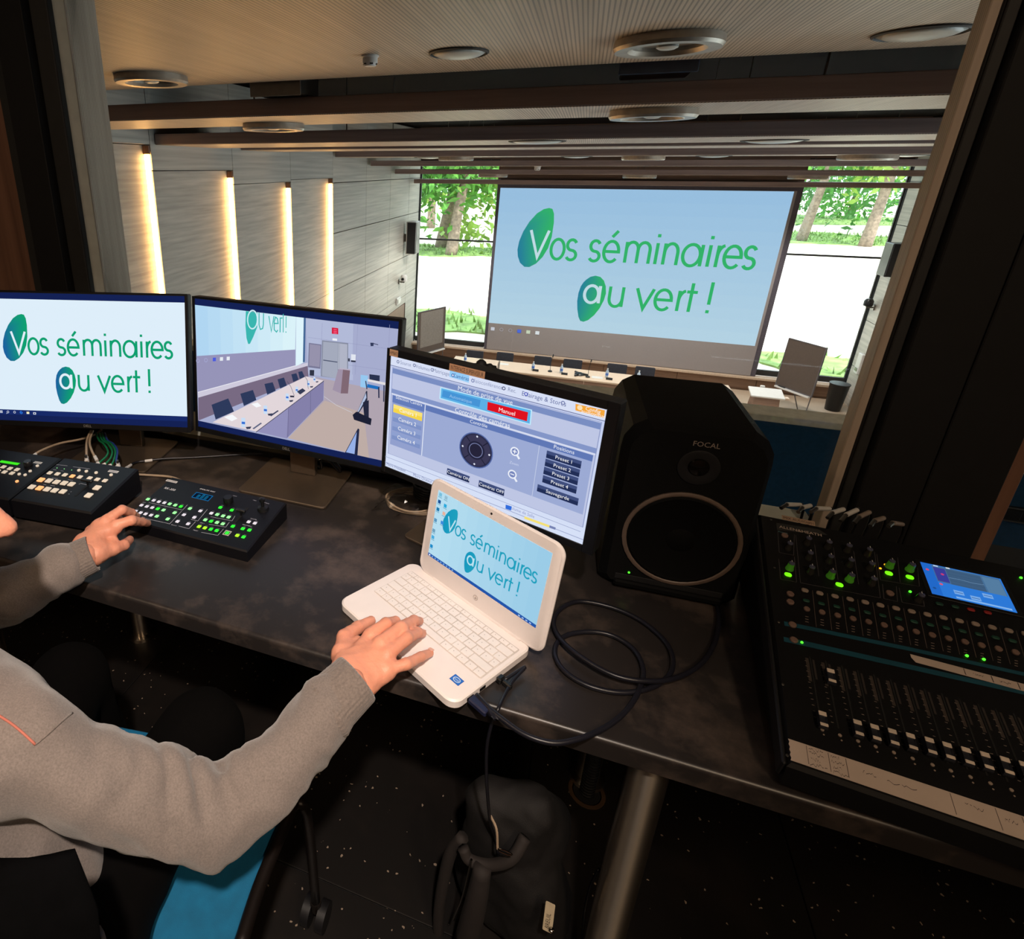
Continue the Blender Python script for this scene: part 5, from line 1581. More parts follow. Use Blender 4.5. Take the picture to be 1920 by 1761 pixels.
# blue status display
p = local(RM, *Z6(955, 490))
A = Art(.050, .0225, .00005); A.rect(0, 0, 1, 1, (10, 22, 40)); A.ribbon([(.03, .05), (.97, .05), (.97, .95), (.03, .95), (.03, .05)], .03, (20, 120, 190), keep=False)
for k, h_ in enumerate((.55, .72, .62)):
    A.rect(.22 + k * .22, .9 - h_, .38 + k * .22, .86, (16, 84, 120)); A.ribbon([(.24 + k * .22, .9 - h_), (.36 + k * .22, .9 - h_)], .02, (30, 130, 170), keep=False)
A.build('status_display', rk, Matrix.Translation((p.x - .025, p.y - .011, .0004)))
b = MB(); b.bevbox(p.x - .027, p.x + .027, p.y - .013, p.y + .0135, .0001, .0003, .0001); b.build('display_window', M_BLACKPL, rk)
p = local(RM, *Z6(1250, 545)); b = MB(); b.lathe([(.012, .0001), (.012, .010), (.010, .014), (.001, .014)], 20, Matrix.Translation(p)); b.build('rotary_knob', M_BLACKPL, rk, smooth=True, angle=35)
p = local(RM, *Z6(1395, 700)); b = MB(); b.bevbox(p.x - .003, p.x + .003, p.y - .03, p.y + .03, .0001, .0006, .0001); b.build('lever_slot', M_BLACK, rk)
b = MB(); b.bevbox(p.x - .012, p.x + .012, p.y - .004, p.y + .004, .0102, .018, .0015); b.bevbox(p.x - .002, p.x + .002, p.y - .002, p.y + .002, .0004, .0106, .0003); b.build('transition_lever', M_BLACKPL, rk)
p = local(RM, *Z6(1640, 630)); b = MB(); b.lathe([(.014, .0001), (.012, .006), (.004, .009), (.004, .022), (.007, .024), (.007, .030), (.001, .032)], 18, Matrix.Translation(p)); b.build('joystick', M_BLACKPL, rk, smooth=True, angle=35)
p = local(RM, *Z6(612, 316)); label_strip(rk, 'label', p.x - .0165, p.x + .0165, p.y - .004, p.y + .004, .0003, (220, 216, 212), (120, 110, 112), bars=True)

# ---- vision mixer with cream and orange keys
o = Vector((-1.170, .853, .800)); u5 = (math.cos(.09), math.sin(.09), 0)
sw, SM = device('vision_mixer', 'black vision mixer with cream and orange keys left of the operator hand', 'control panel', o, u5, (-math.sin(.09), math.cos(.09), .10), .222, .186, .048, .066, M_PANEL, .004)
Z7 = lambda x, y: (x / 7.385, 840 + y / 7.385)
for x, y, m_ in ((692, 352, M_BTN_C), (797, 367, M_BTN_C), (900, 380, M_BTN_C), (1003, 398, M_BTN_O), (1108, 410, M_BTN_C), (1243, 425, M_BTN_C), (1348, 443, M_BTN_C), (1455, 460, M_BTN_C)):
    key(sw, local(SM, *Z7(x, y)), .0118, .0118, .003, m_, 'source_key')
for x, y, m_ in ((570, 450, M_BTN_O), (680, 462, M_BTN_C), (785, 480, M_BTN_C), (890, 495, M_BTN_C), (992, 510, M_BTN_C), (443, 548, M_BTN_C), (550, 565, M_BTN_O), (655, 580, M_BTN_C), (760, 597, M_BTN_C), (873, 612, M_BTN_C)):
    key(sw, local(SM, *Z7(x, y)), .0152, .0152, .0035, m_, 'crosspoint_key')
for x, y in ((1345, 560), (1230, 665)):
    key(sw, local(SM, *Z7(x, y)), .0165, .0165, .0035, M_BTN_C, 'take_key')
for x, y in ((1095, 317), (1198, 330), (1333, 350), (1540, 380)):
    p = local(SM, *Z7(x, y)); b = MB(); b.lathe([(.0042, .0001), (.0042, .003), (.0035, .0036), (.001, .0036)], 14, Matrix.Translation(p)); b.build('round_key', M_BTN_C, sw, smooth=True, angle=35)
for x, y in ((790, 280), (890, 292), (993, 308)):
    p = local(SM, *Z7(x, y)); b = MB(); b.lathe([(.0012, .0001), (.0012, .0008)], 8, Matrix.Translation(p)); b.build('indicator', M_BTN_L, sw)
p = local(SM, *Z7(1165, 560)); b = MB(); b.bevbox(p.x - .003, p.x + .003, p.y - .032, p.y + .032, .0001, .0005, .0001); b.build('fader_slot', M_BLACK, sw)
b = MB(); b.bevbox(p.x - .016, p.x + .016, p.y + .010, p.y + .018, .010, .016, .0015); b.bevbox(p.x - .002, p.x + .002, p.y + .012, p.y + .016, .0003, .0104, .0003); b.build('transition_lever', M_BLACKPL, sw)
ink(sw, SM, [[Z7(1090, 505), Z7(1120, 492), Z7(1205, 512)], [Z7(780, 232), Z7(935, 248)], [Z7(1010, 262), Z7(1250, 292)], [Z7(975, 610), Z7(995, 605)], [Z7(945, 640), Z7(965, 640)], [Z7(735, 300), Z7(780, 306)], [Z7(840, 316), Z7(880, 322)], [Z7(720, 415), Z7(800, 428)], [Z7(940, 440), Z7(1010, 452)], [Z7(600, 505), Z7(640, 512)], [Z7(700, 520), Z7(760, 528)]], (176, 176, 190), .0012)
p = local(SM, *Z7(1570, 327)); label_strip(sw, 'label2', p.x - .014, p.x + .014, p.y - .0045, p.y + .0045, .0003, (226, 224, 222), (110, 110, 130), bars=True)

# ---- camera remote controller beside it
o2 = Vector((-1.170 - .212 * math.cos(.09), .853 - .212 * math.sin(.09), .798))
cc, CM = device('camera_controller', 'black camera controller with a green display at the left edge', 'control panel', o2, u5, (-math.sin(.09), math.cos(.09), .10), .204, .186, .046, .064, M_PANEL, .004)
p = local(CM, *Z7(160, 212)); A = Art(.060, .0105, .00005); A.rect(0, 0, 1, 1, (44, 200, 30)); A.rect(.02, .1, .98, .9, (70, 236, 40)); A.build('green_display', cc, Matrix.Translation((p.x - .037, p.y - .005, .0004)))
for x, y in ((50, 270), (140, 292), (238, 307), (65, 340), (168, 357), (-40, 250), (-30, 325)):
    key(cc, local(CM, *Z7(x, y)), .0118, .0118, .003, M_BTN_C, 'source_key')
for x, y, m_ in ((520, 255, M_BTN_C), (420, 328, M_BTN_C), (268, 370, M_BTN_C), (350, 380, M_BTN_C), (238, 470, M_BTN_O)):
    p = local(CM, *Z7(x, y)); b = MB(); b.lathe([(.0040, .0001), (.0040, .003), (.0032, .0036), (.001, .0036)], 14, Matrix.Translation(p)); b.build('round_key', m_, cc, smooth=True, angle=35)
p = local(CM, *Z7(395, 240)); b = MB(); b.lathe([(.011, .0001), (.011, .010), (.009, .013), (.001, .013)], 18, Matrix.Translation(p)); b.build('rotary_knob', M_BLACKPL, cc, smooth=True, angle=35)
p = local(CM, *Z7(525, 205)); label_strip(cc, 'label3', p.x - .012, p.x + .012, p.y - .0042, p.y + .0042, .0003, (226, 224, 222), (120, 116, 126), bars=True)
p = local(CM, *Z7(20, 560)); b = MB(); b.lathe([(.016, .0001), (.014, .007), (.005, .010), (.005, .035), (.009, .038), (.009, .05), (.001, .052)], 18, Matrix.Translation((.05, .05, 0))); b.build('joystick', M_BLACKPL, cc, smooth=True, angle=35)

# ------------------------------------------------------------------ digital audio mixer
o = Vector((.350, .737, .786)); BL = Vector((.394, 1.216, .903))
vM = BL - o
DM = vM.length
uM = (math.cos(-.092), math.sin(-.092), 0)
mx, MM = device('audio_mixer', 'black digital audio mixing desk with faders at the right end of the desk', 'audio mixer', o, uM, vM, .445, DM, .036, .155, mat('black_mixer_metal', (10, 10, 12), spec=.35, rough=.5, vary=.12), .005)
Z3 = lambda x, y: (1400 + x / 3.692, 940 + y / 3.692)
Z4 = lambda x, y: (1400 + x / 3.692, 1220 + y / 3.692)
LP = lambda f: local(MM, *f)
M_TEAL = mat('teal_panel_print', (20, 74, 92), rough=.5)
M_KEYW = mat('off_white_rubber_key', (150, 134, 122), rough=.6)
M_KEYD = mat('dark_green_rubber_key', (16, 66, 52), rough=.6)
M_KEYR = mat('brown_rubber_key', (120, 96, 86), rough=.6)
M_KNOB = mat('dark_translucent_knob', (44, 42, 40), rough=.2, vary=.1)
M_KNOBG = mat('green_glowing_knob', (56, 110, 24), emit=.28, rough=.25)
M_KCAP = mat('blue_grey_knob_cap', (96, 98, 122), rough=.25, metal=.4)


def mixplate(name, m, pts, h=.0004):
    q = [LP(p_) for p_ in pts]
    b = MB(); b.prism([(p_.x, p_.y) for p_ in q], .0001, h)
    return b.build(name, m, mx)


def mkround(name, f, r, h, m, n=16):
    p = LP(f); b = MB(); b.lathe([(r, .0001), (r, h * .7), (r * .8, h), (.0003, h)], n, Matrix.Translation(p)); return b.build(name, m, mx, smooth=True, angle=35)


def mkoval(name, f, w, d, h, m):
    p = LP(f); b = MB(); slab(b, rrect(p.x - w / 2, p.x + w / 2, p.y - d / 2, p.y + d / 2, min(w, d) * .45, 4), .0001, h, min(.001, h * .3)); return b.build(name, m, mx)


for f, g in (((285, 330), 0), ((295, 470), 1), ((415, 295), 0), ((555, 320), 0), ((692, 345), 0), ((832, 372), 0), ((425, 395), 0), ((565, 420), 0), ((705, 445), 0), ((846, 470), 0), ((435, 495), 0), ((577, 525), 1), ((708, 550), 1), ((860, 575), 0), ((985, 455), 1), ((1125, 478), 1), ((1185, 690), 0)):
    p = LP(Z3(*f)); T = Matrix.Translation(p)
    b = MB(); b.lathe([(.0062, .0001), (.0062, .003), (.0052, .0045), (.0046, .0145)], 16, T); kn = b.build('rotary_knob', M_KNOBG if g else M_KNOB, mx, smooth=True, angle=40)
    b = MB(); b.lathe([(.0046, .0146), (.0042, .0162), (.0026, .0172), (.0004, .0174)], 16, T); b.build('knob_cap', M_KCAP, kn, smooth=True, angle=40)
    b = MB(); b.bevbox(p.x - .0005, p.x + .0005, p.y + .001, p.y + .0048, .0175, .0178, .0001); b.build('knob_pointer', M_WHITE, kn)
M_GBTN = mat('bright_green_lit_button', (120, 255, 20), emit=1.0, vary=.02)
M_AMBER = mat('amber_indicator', (255, 170, 30), emit=2.0, vary=.02)
for f in ((285, 512), (640, 582), (982, 503), (1127, 530)):
    mkoval('lit_button', Z3(*f), .0105, .0085, .003, M_GBTN)
for f in ((925, 466), (958, 440)):
    mkround('indicator', Z3(*f), .0018, .0012, M_AMBER, 8)
for f in ((1130, 628), (511, 707), (381, 980), (1523, 1072), (1640, 1097), (1897, 532)):
    mkround('indicator', Z3(*f), .0019, .0022, M_GREENLED, 8)
xs = [400, 503, 608, 712, 817, 922, 1030, 1138, 1247, 1357, 1468, 1580, 1695, 1810, 1926, 2040]
for k, x in enumerate(xs):
    y = 622 + (x - 400) * .198
    mkoval('select_key', Z3(x, y), .0100, .0075, .004, M_KEYW)
    mkoval('mute_key', Z3(x + 10 + k * 1.2, y + 70), .0095, .006, .003, M_KEYD)
    mkround('listen_key', Z3(x + 14 + k * 2.6, y + 127 + k * 1.6), .0045, .0035, M_KEYR)
    ink(mx, MM, [[Z3(x + 55, y - 5), Z3(x + 82 + k * 4, y + 250)]], (96, 84, 78), .0006, 'channel_line')
    ink(mx, MM, [[Z3(x + 5 + k * 3, y + 175 + k * 2 + q * 18), Z3(x + 28 + k * 3, y + 180 + k * 2 + q * 18)] for q in range(3)], (150, 132, 122), .0009, 'channel_marks')
for f in ((300, 645), (300, 700), (316, 858), (325, 964), (262, 240), (990, 640)):
    mkround('mode_key', Z3(*f), .0055, .0035, M_KEYR)
for f, m_ in (((1330, 715), M_KEYD), ((1440, 735), M_KEYD), ((1550, 755), mat('red_rubber_key', (150, 30, 24), rough=.6)), ((1665, 775), MATS['red_rubber_key'])):
    mkoval('soft_key', Z3(*f), .0095, .006, .003, m_)
mixplate('teal_band', M_TEAL, [Z3(258, 832), Z3(378, 856), Z3(1130, 1012), Z3(1960, 1195), Z3(1966, 1220), Z3(1132, 1038), Z3(384, 884), Z3(262, 862)])
mixplate('teal_band', M_TEAL, [Z3(255, 940), Z3(400, 968), Z3(1960, 1318), Z3(1962, 1350), Z3(404, 1004), Z3(258, 972)])
mixplate('header_plate', MATS['dark_grey_frame'], [Z3(205, 150), Z3(500, 195), Z3(560, 235), Z3(210, 200)], .0002)
# framed knob sections
ink(mx, MM, [[Z3(215, 205), Z3(225, 355), Z3(325, 375), Z3(330, 230)], [Z3(222, 400), Z3(235, 540), Z3(345, 560), Z3(330, 385)], [Z3(340, 235), Z3(372, 565), Z3(925, 670), Z3(885, 350)], [Z3(470, 300), Z3(500, 520)], [Z3(600, 320), Z3(632, 545)], [Z3(740, 345), Z3(775, 575)], [Z3(900, 365), Z3(925, 545), Z3(1195, 590), Z3(1180, 420)], [Z3(1045, 390), Z3(1062, 560)], [Z3(940, 575), Z3(950, 675), Z3(1045, 695), Z3(1035, 590)], [Z3(1055, 600), Z3(1075, 700), Z3(1230, 730), Z3(1215, 620)]], (78, 74, 78), .0007, 'printed_frame')
stamp(mx, MM, 'ALLEN&HEATH', *Z3(226, 184), .0068, (206, 186, 172)); stamp(mx, MM, 'Preamp', *Z3(218, 214), .0034, (110, 150, 160))
p = LP(Z3(357, 134)); label_strip(mx, 'MIX AUDIO#01', p.x - .026, p.x + .026, p.y - .0062, p.y + .0062, .0003, (188, 158, 134), (60, 44, 36), .55)
# touch screen
q = [LP(Z3(*f)) for f in ((1218, 435), (1780, 532), (1858, 760), (1270, 655))]
cx_ = (q[0].x + q[3].x) / 2; cy_ = (q[2].y + q[3].y) / 2; w_ = (q[1] - q[0]).length * .97; h_ = (q[0] - q[3]).length * .97
A = Art(w_, h_, .00004); A.rect(0, 0, 1, 1, (44, 120, 214)); A.rect(0, 0, .14, 1, (34, 104, 200)); A.rect(.14, .02, .98, .55, (70, 110, 150)); A.rect(.15, .08, .30, .52, (56, 60, 150)); A.rect(.31, .06, .74, .55, (62, 92, 124)); A.rect(.76, .06, .97, .55, (84, 124, 160))
for k in range(5):
    A.rect(.31, .12 + k * .1, .74, .125 + k * .1, (48, 70, 100), keep=True)
A.ribbon([(.31, .34), (.45, .33), (.60, .35), (.74, .33)], .005, (130, 170, 210), keep=False)
for u, v, c in ((.06, .22, (220, 70, 110)), (.17, .62, (220, 90, 120)), (.06, .8, (30, 80, 150)), (.24, .28, (200, 60, 120))):
    A.disc(u, v, .022, c)
for u, v in ((.36, .78), (.55, .84), (.72, .68)):
    A.rect(u - .06, v - .06, u + .06, v + .06, (120, 170, 230)); A.rect(u - .05, v - .01, u + .05, v + .01, (60, 100, 160))
A.rect(.3, .92, .95, .97, (130, 180, 236)); A.rect(.16, .02, .22, .06, (190, 210, 236)); A.rect(.32, .01, .37, .05, (220, 230, 240))
b = MB(); b.bevbox(cx_ - .006, cx_ + w_ + .006, cy_ - .006, cy_ + h_ + .006, .0001, .0012, .0004); b.build('screen_surround', M_BLACKPL, mx)
A.build('touch_display', mx, Matrix.Translation((cx_, cy_, .0013)))
# fader bank
caps = [(510, 480), (592, 190), (750, 540), (868, 572), (990, 603), (1115, 634), (1245, 664), (1367, 698), (1497, 733), (1628, 766), (1765, 800), (1897, 834), (2030, 868), (2165, 902)]
M_CAPM = mat('silver_fader_cap', (222, 206, 190), rough=.35)
pb = [LP(Z4(*c_)) for c_ in caps]
xs_ = [p_.x for p_ in pb]
ylo = pb[2].y - .002; yhi = ylo + .098
for k, p in enumerate(pb):
    px_ = p.x if k != 1 else (pb[0].x + pb[2].x) / 2
    b = MB(); b.bevbox(px_ - .0011, px_ + .0011, ylo - .006, yhi + .004, .0001, .0004, .0001); b.build('fader_slot', M_BLACK, mx)
    T = Matrix.Translation((px_, p.y - .004, 0))
    b = MB(); b.loft([[T @ Vector((x, y, z)) for x, y in ((-sx_, -sy_), (sx_, -sy_), (sx_, sy_), (-sx_, sy_))] for sx_, sy_, z in ((.0052, .0115, .003), (.0052, .0118, .0065), (.0046, .0100, .0105), (.0030, .004, .0085))]); cap_ = b.build('fader_cap', mat('dark_fader_cap', (34, 36, 44), rough=.4), mx)
    b = MB(); b.bevbox(-.0046, .0046, .0040, .0104, .0102, .0120, .0006, T); b.build('fader_grip', M_CAPM, cap_)
    b = MB(); b.bevbox(-.0046, .0046, -.0112, -.0066, .0098, .0114, .0006, T); b.build('fader_grip', M_CAPM, cap_)
    b = MB(); b.bevbox(-.001, .001, -.002, .002, .0004, .003, .0002, T); b.build('fader_stem', M_BLACK, cap_)
    mb = MB()
    for q_ in range(11):
        yy = ylo + q_ * .0092
        mb.add([(px_ - .0075, yy, .0003), (px_ - .0045, yy, .0003), (px_ - .0045, yy + .0007, .0003), (px_ - .0075, yy + .0007, .0003)], [(0, 1, 2, 3)], srgb((150, 136, 126)))
    mb.build('fader_scale', INK, mx)
    mb = MB()
    mb.add([(px_ - .0062, yhi - .040, .0003), (px_ - .0022, yhi - .040, .0003), (px_ - .0022, yhi, .0003), (px_ - .0062, yhi, .0003)], [(0, 1, 2, 3)], srgb((60, 52, 48)))
    mb.add([(px_ + .0026, yhi - .034, .0003), (px_ + .0052, yhi - .034, .0003), (px_ + .0052, yhi, .0003), (px_ + .0026, yhi, .0003)], [(0, 1, 2, 3)], srgb((48, 42, 40)))
    mb.build('level_meter', INK, mx)
    p2 = Vector((px_, ylo - .0165, 0)); b = MB(); b.lathe([(.0022, .0001), (.0022, .0016), (.0012, .002), (.0003, .002)], 10, Matrix.Translation(p2)); b.build('bank_key', M_KEYW, mx, smooth=True, angle=40)
    p2 = Vector((px_ + .001, ylo - .0232, 0)); b = MB(); b.lathe([(.0011, .0001), (.0011, .0008)], 8, Matrix.Translation(p2)); b.build('screw_dot', M_KEYW, mx)
# handwritten tapes
M_TAPE = mat('white_masking_tape', (196, 178, 166), rough=.7, vary=.04)
A0 = LP(Z4(300, 615)); A1 = LP(Z4(296, 757))
ht = A0.y - A1.y; x0 = (A0.x + A1.x) / 2
b = MB(); b.prism([(x0 + .0006 * ((i % 2) * 2 - 1), A1.y + ht * i / 8) for i in range(9)][::-1] + [(.443, A1.y), (.443, A1.y + ht)], .0001, .0005); tp = b.build('label_tape', M_TAPE, mx)
rr = random.Random(3)
mb = MB()


def scribble(mb, x, y, w, h):
    pts = [(x + w * i / 14, y + rr.uniform(-.5, .5) * h, .0006) for i in range(15)]
    for p0, p1 in zip(pts[:-1], pts[1:]):
        if rr.random() < .14:
            continue
        n = .0004
        mb.add([(p0[0], p0[1] - n, .0006), (p1[0], p1[1] - n, .0006), (p1[0], p1[1] + n, .0006), (p0[0], p0[1] + n, .0006)], [(0, 1, 2, 3)], srgb((52, 44, 46)))


for sx_, w_, sy_ in ((.022, .016, .86), (.022, .016, .66), (.023, .010, .40), (.021, .019, .16), (.046, .010, .84), (.046, .014, .62), (.047, .009, .36), (.046, .017, .14), (.078, .016, .62), (.104, .030, .56), (.176, .022, .68), (.216, .012, .60), (.240, .012, .7), (.27, .02, .6), (.32, .03, .6)):
    scribble(mb, x0 + sx_, A1.y + ht * sy_, w_, ht * .17)
for sx_ in (.0195, .0435, .0625, .168, .210, .234):
    mb.add([(x0 + sx_, A1.y + ht * .1, .0006), (x0 + sx_ + .0006, A1.y + ht * .1, .0006), (x0 + sx_ + .0006, A1.y + ht * .95, .0006), (x0 + sx_, A1.y + ht * .95, .0006)], [(0, 1, 2, 3)], srgb((70, 60, 60)))
mb.build('handwriting', INK, tp)
q = [LP(Z3(*f)) for f in ((1130, 1060), (1150, 1110))]
b = MB(); xe = .443; b.prism([(q[0].x + .004, q[0].y - .013), (xe, q[0].y - .013), (xe, q[0].y), (q[0].x, q[0].y), (q[0].x, q[0].y - .006)], .0005, .0008); tp = b.build('label_tape', M_TAPE, mx)
mb = MB()
for sx_, w_ in ((.070, .012), (.098, .012), (.124, .016), (.152, .018), (.186, .016)):
    scribble(mb, q[0].x + sx_, q[0].y - .0065, w_, .004)
for sx_ in (.060, .090, .118, .146):
    mb.add([(q[0].x + sx_, q[0].y - .012, .001), (q[0].x + sx_ + .0007, q[0].y - .012, .001), (q[0].x + sx_ + .0007, q[0].y - .001, .001), (q[0].x + sx_, q[0].y - .001, .001)], [(0, 1, 2, 3)], srgb((70, 60, 60)))
mb.v = [(x, y, z + .0003) for x, y, z in mb.v]
mb.build('handwriting', INK, tp)
b = MB(); b.bevbox(-.006, -.0006, .0, DM, -.03, .001, .002); b.build('side_cheek', M_SATIN, mx)
for f in ((168, 130), (192, 462), (222, 838)):
    mkround('screw', Z3(*f), .002, .0012, M_GREYMET, 8)
for f in ((250, 235), (280, 727)):
    mkround('screw', Z4(*f), .002, .0012, M_GREYMET, 8)

# plugs with pale boots standing in the rear of the mixer
for i_, (x, y, dx, dy) in enumerate(((930, 262, 200, 5), (1130, 300, 115, -28), (1310, 312, 195, 5), (1520, 365, 160, -50), (1690, 395, 165, -75), (1860, 420, 150, -70), (2060, 470, 130, -40), (2290, 500, 140, 20))):
    f0 = (1340 + x / 6.857, 908 + y / 6.857); f1 = (1340 + (x + dx) / 6.857, 908 + (y + dy) / 6.857)
    P0 = at_y(*f0, 1.236); P1 = at_y(*f1, 1.262)
    t = thing('cable_plug', ['pale plug in the mixer rear, first from the loudspeaker', 'short pale plug in the mixer rear, second from the loudspeaker', 'third pale plug in the mixer rear, before the window jamb', 'fourth tilted pale plug in the mixer rear', 'fifth steeply tilted pale plug in the mixer rear', 'sixth pale plug in the mixer rear', 'seventh pale plug in the mixer rear, small and dim', 'flat pale plug farthest right in the mixer rear'][i_], 'plug', P0, group='plugs along the rear of the mixer')
    d_ = P1 - P0; d_ = d_ / np.linalg.norm(d_); L_ = np.linalg.norm(P1 - P0)
    b = MB(); b.tube([P0, P0 + d_ * L_ * .85], [.0044, .0042], 10); b.build('boot', M_WHITE if i_ < 5 else M_KEYW, t, world=True, smooth=True, angle=40)
    b = MB(); b.tube([P0 + d_ * L_ * .851, P1, P1 + np.array([.01, .015, -.03]), P1 + np.array([.012, .03, -.10]), P1 + np.array([.0, .06, -.35])], .0024, 6, smooth=4); b.build('lead', M_SATIN, t, world=True)
    b = MB(); b.tube([P0 - d_ * .016 + np.array([0, -.004, -.006]), P0 - d_ * .0005], .0036, 8); b.build('collar', M_GREYMET, t, world=True)

# ------------------------------------------------------------------ cables
M_CBL_BLACK = mat('glossy_black_cable', (24, 24, 32), rough=.35)
M_CBL_BEIGE = mat('beige_cable', (168, 146, 122), rough=.5)
M_CBL_GREEN = mat('green_cable', (10, 110, 66), rough=.4)
M_CBL_BLUE = mat('blue_cable', (30, 60, 130), rough=.4)


def run(pts):
    """(px, py, height) triples lying on or above the desk"""
    return [at_z(*p) for p in pts]


t = thing('video_cable', 'thick black cable looping on the desk from the laptop past the loudspeaker', 'cable', at_z(905, 1312, DZ))
q = run([(893, 1303, .752), (915, 1326, .752), (940, 1347, .752), (985, 1378, .752), (1035, 1393, .752), (1080, 1387, .752), (1130, 1367, .750), (1172, 1335, .748), (1198, 1295, .747), (1206, 1255, .747), (1190, 1220, .747), (1155, 1195, .746), (1115, 1185, .746), (1070, 1189, .746), (1045, 1205, .746), (1042, 1232, .746), (1062, 1262, .746), (1108, 1288, .746),
         (1170, 1299, .746), (1225, 1288, .746), (1257, 1262, .746), (1260, 1228, .746), (1240, 1195, .746), (1195, 1160, .746), (1140, 1137, .746), (1085, 1128, .746), (1050, 1143, .746), (1038, 1170, .748), (1055, 1203, .755), (1095, 1236, .757), (1150, 1266, .757), (1205, 1277, .757), (1262, 1273, .752), (1312, 1247, .747), (1340, 1205, .746), (1348, 1160, .746), (1345, 1134, .746), (1352, 1115, .746)])
b = MB(); b.tube(q, .0042, 8, smooth=6); b.build('lead', M_CBL_BLACK, t, world=True, smooth=True)
P0 = LM @ Vector((.302, .038, .007)); d_ = Vector((uL[0], uL[1], 0))
b = MB(); b.bevbox(.2995, .334, .030, .0455, .0025, .0125, .002); pl = b.build('plug', mat('dark_blue_plug', (30, 34, 62), rough=.45), t); pl.parent = t; pl.matrix_parent_inverse = Matrix.Identity(4)
pl.data.transform(WM(t).inverted() @ LM)
b = MB(); b.tube([LM @ Vector((.3345, .038, .0075)), LM @ Vector((.350, .037, .009)), Vector([float(x) for x in q[1]])], [.005, .0042, .0042], 8); b.build('strain_relief', M_CBL_BLACK, t, world=True, smooth=True)

t = thing('power_cable', 'thin black cable hanging from the laptop over the desk edge', 'cable', at_z(960, 1280, DZ))
q = [LM @ Vector((.309, .105, .008)), at_z(985, 1250, .756), at_z(962, 1276, .750), at_z(945, 1305, .747), at_z(933, 1332, .747), at_y(922, 1357, .722), at_y(913, 1400, .722), at_y(912, 1450, .726), at_y(915, 1500, .74), at_y(920, 1545, .78), at_y(930, 1575, .80), at_y(934, 1600, .80), at_y(930, 1622, .79)]
b = MB(); b.tube([np.array(p_) for p_ in q], .0028, 8, smooth=6); b.build('lead', M_CBL_BLACK, t, world=True, smooth=True)
b = MB(); b.bevbox(.2995, .3085, .098, .112, .002, .013, .002); pl = b.build('plug', M_BLACKPL, t); pl.data.transform(WM(t).inverted() @ LM)
b = MB(); b.bevbox(.309, .326, .101, .109, .003, .012, .002); pl = b.build('plug_body', M_BLACKPL, t); pl.data.transform(WM(t).inverted() @ LM)

beige = [('beige cable running from the camera controller to the left monitor stand', [(58, 858, .80), (75, 846, .805), (110, 832, .80), (150, 824, .79), (178, 815, .78), (190, 806, .80)]),
         ('beige cable dropping into the vision mixer, left one of two', [(163, 866, .806), (162, 845, .82), (163, 826, .82), (170, 808, .82)]),
         ('beige cable dropping into the vision mixer, right one of two', [(182, 864, .806), (172, 845, .82), (168, 828, .82), (174, 808, .82)]),
         ('beige cable lying between the vision mixer and the remote keyboard', [(243, 889, .758), (280, 891, .745), (318, 894, .745), (336, 900, .752), (344, 904, .770)])]
for lb, pts in beige:
    t = thing('beige_cable', lb, 'cable', at_z(*pts[0]), group='beige cables behind the panels')
    b = MB(); b.tube(run(pts), .0032, 8, smooth=5); b.build('lead', M_CBL_BEIGE, t, world=True, smooth=True)
    P0 = at_z(*pts[0]); P1 = at_z(*pts[1]); d_ = (P1 - P0) / np.linalg.norm(P1 - P0)
    b = MB(); b.tube([P0, P0 + d_ * .018], .0044, 8); b.build('boot', M_WHITE, t, world=True, smooth=True, angle=40)
for i_, (x0, xm, xe, m_, lb) in enumerate(((182, 200, 186, M_CBL_GREEN, 'green cable plugged into the vision mixer, leftmost'), (194, 208, 192, M_CBL_GREEN, 'green cable plugged into the vision mixer, second from left'), (205, 214, 197, M_CBL_GREEN, 'green cable plugged into the vision mixer, third from left'), (218, 218, 202, M_CBL_BLUE, 'blue cable at the right end of the vision mixer plugs'))):
    pts = [(x0 - 8, 874 + i_ * 2, .805), (x0 + 4, 868 + i_ * 2, .808), (xm, 855 + i_ * 3, .812), (xm + 2, 845, .815), (xm - 6, 832, .81), (xe, 826, .80), (xe - 6, 812, .80)]
    t = thing('network_cable', lb, 'cable', at_z(*pts[0]), group='coloured cables at the vision mixer')
    b = MB(); b.tube(run(pts)[1:], .0028, 8, smooth=5); b.build('lead', m_, t, world=True, smooth=True)
    P0, P1 = at_z(*pts[0]), at_z(*pts[1])
    b = MB(); b.tube([P0, P1], .0046, 8); b.build('boot', M_WHITE, t, world=True, smooth=True, angle=40)
for x, y, lb in ((163, 866, 'pale connector standing at the left of the vision mixer plugs'), (222, 876, 'pale connector at the right end of the vision mixer plugs')):
    t = thing('connector', lb, 'connector', at_z(x, y, .80))
    P0 = at_z(x, y, .803)
    b = MB(); b.lathe([(.0058, -.012), (.0058, .006), (.0045, .008), (.0045, .012)], 12, Matrix.Translation(Vector([float(q_) for q_ in P0]))); b.build('shell', M_WHITE, t, world=True, smooth=True, angle=40)
    b = MB(); b.lathe([(.0036, .0121), (.003, .02)], 10, Matrix.Translation(Vector([float(q_) for q_ in P0]))); b.build('ferrule', M_GREYMET, t, world=True, smooth=True, angle=40)
t = thing('black_cable', 'black cable with white tags running from the vision mixer behind the middle monitor', 'cable', at_z(240, 876, DZ))
q = run([(233, 880, .77), (252, 868, .755), (275, 864, .753), (310, 860, .752), (360, 858, .747), (410, 855, .745), (455, 852, .746), (500, 850, .748)])
b = MB(); b.tube(q, .003, 8, smooth=5); b.build('lead', M_CBL_BLACK, t, world=True, smooth=True)
for i0 in (0, 1):
    A_, B_ = (q[0], q[0] * .35 + q[1] * .65) if i0 == 0 else (q[1] * .15 + q[2] * .85, q[2] * .7 + q[3] * .3)
    b = MB(); b.tube([A_, B_], .0040, 8); b.build('tag_sleeve', M_WHITE, t, world=True, smooth=True, angle=40)
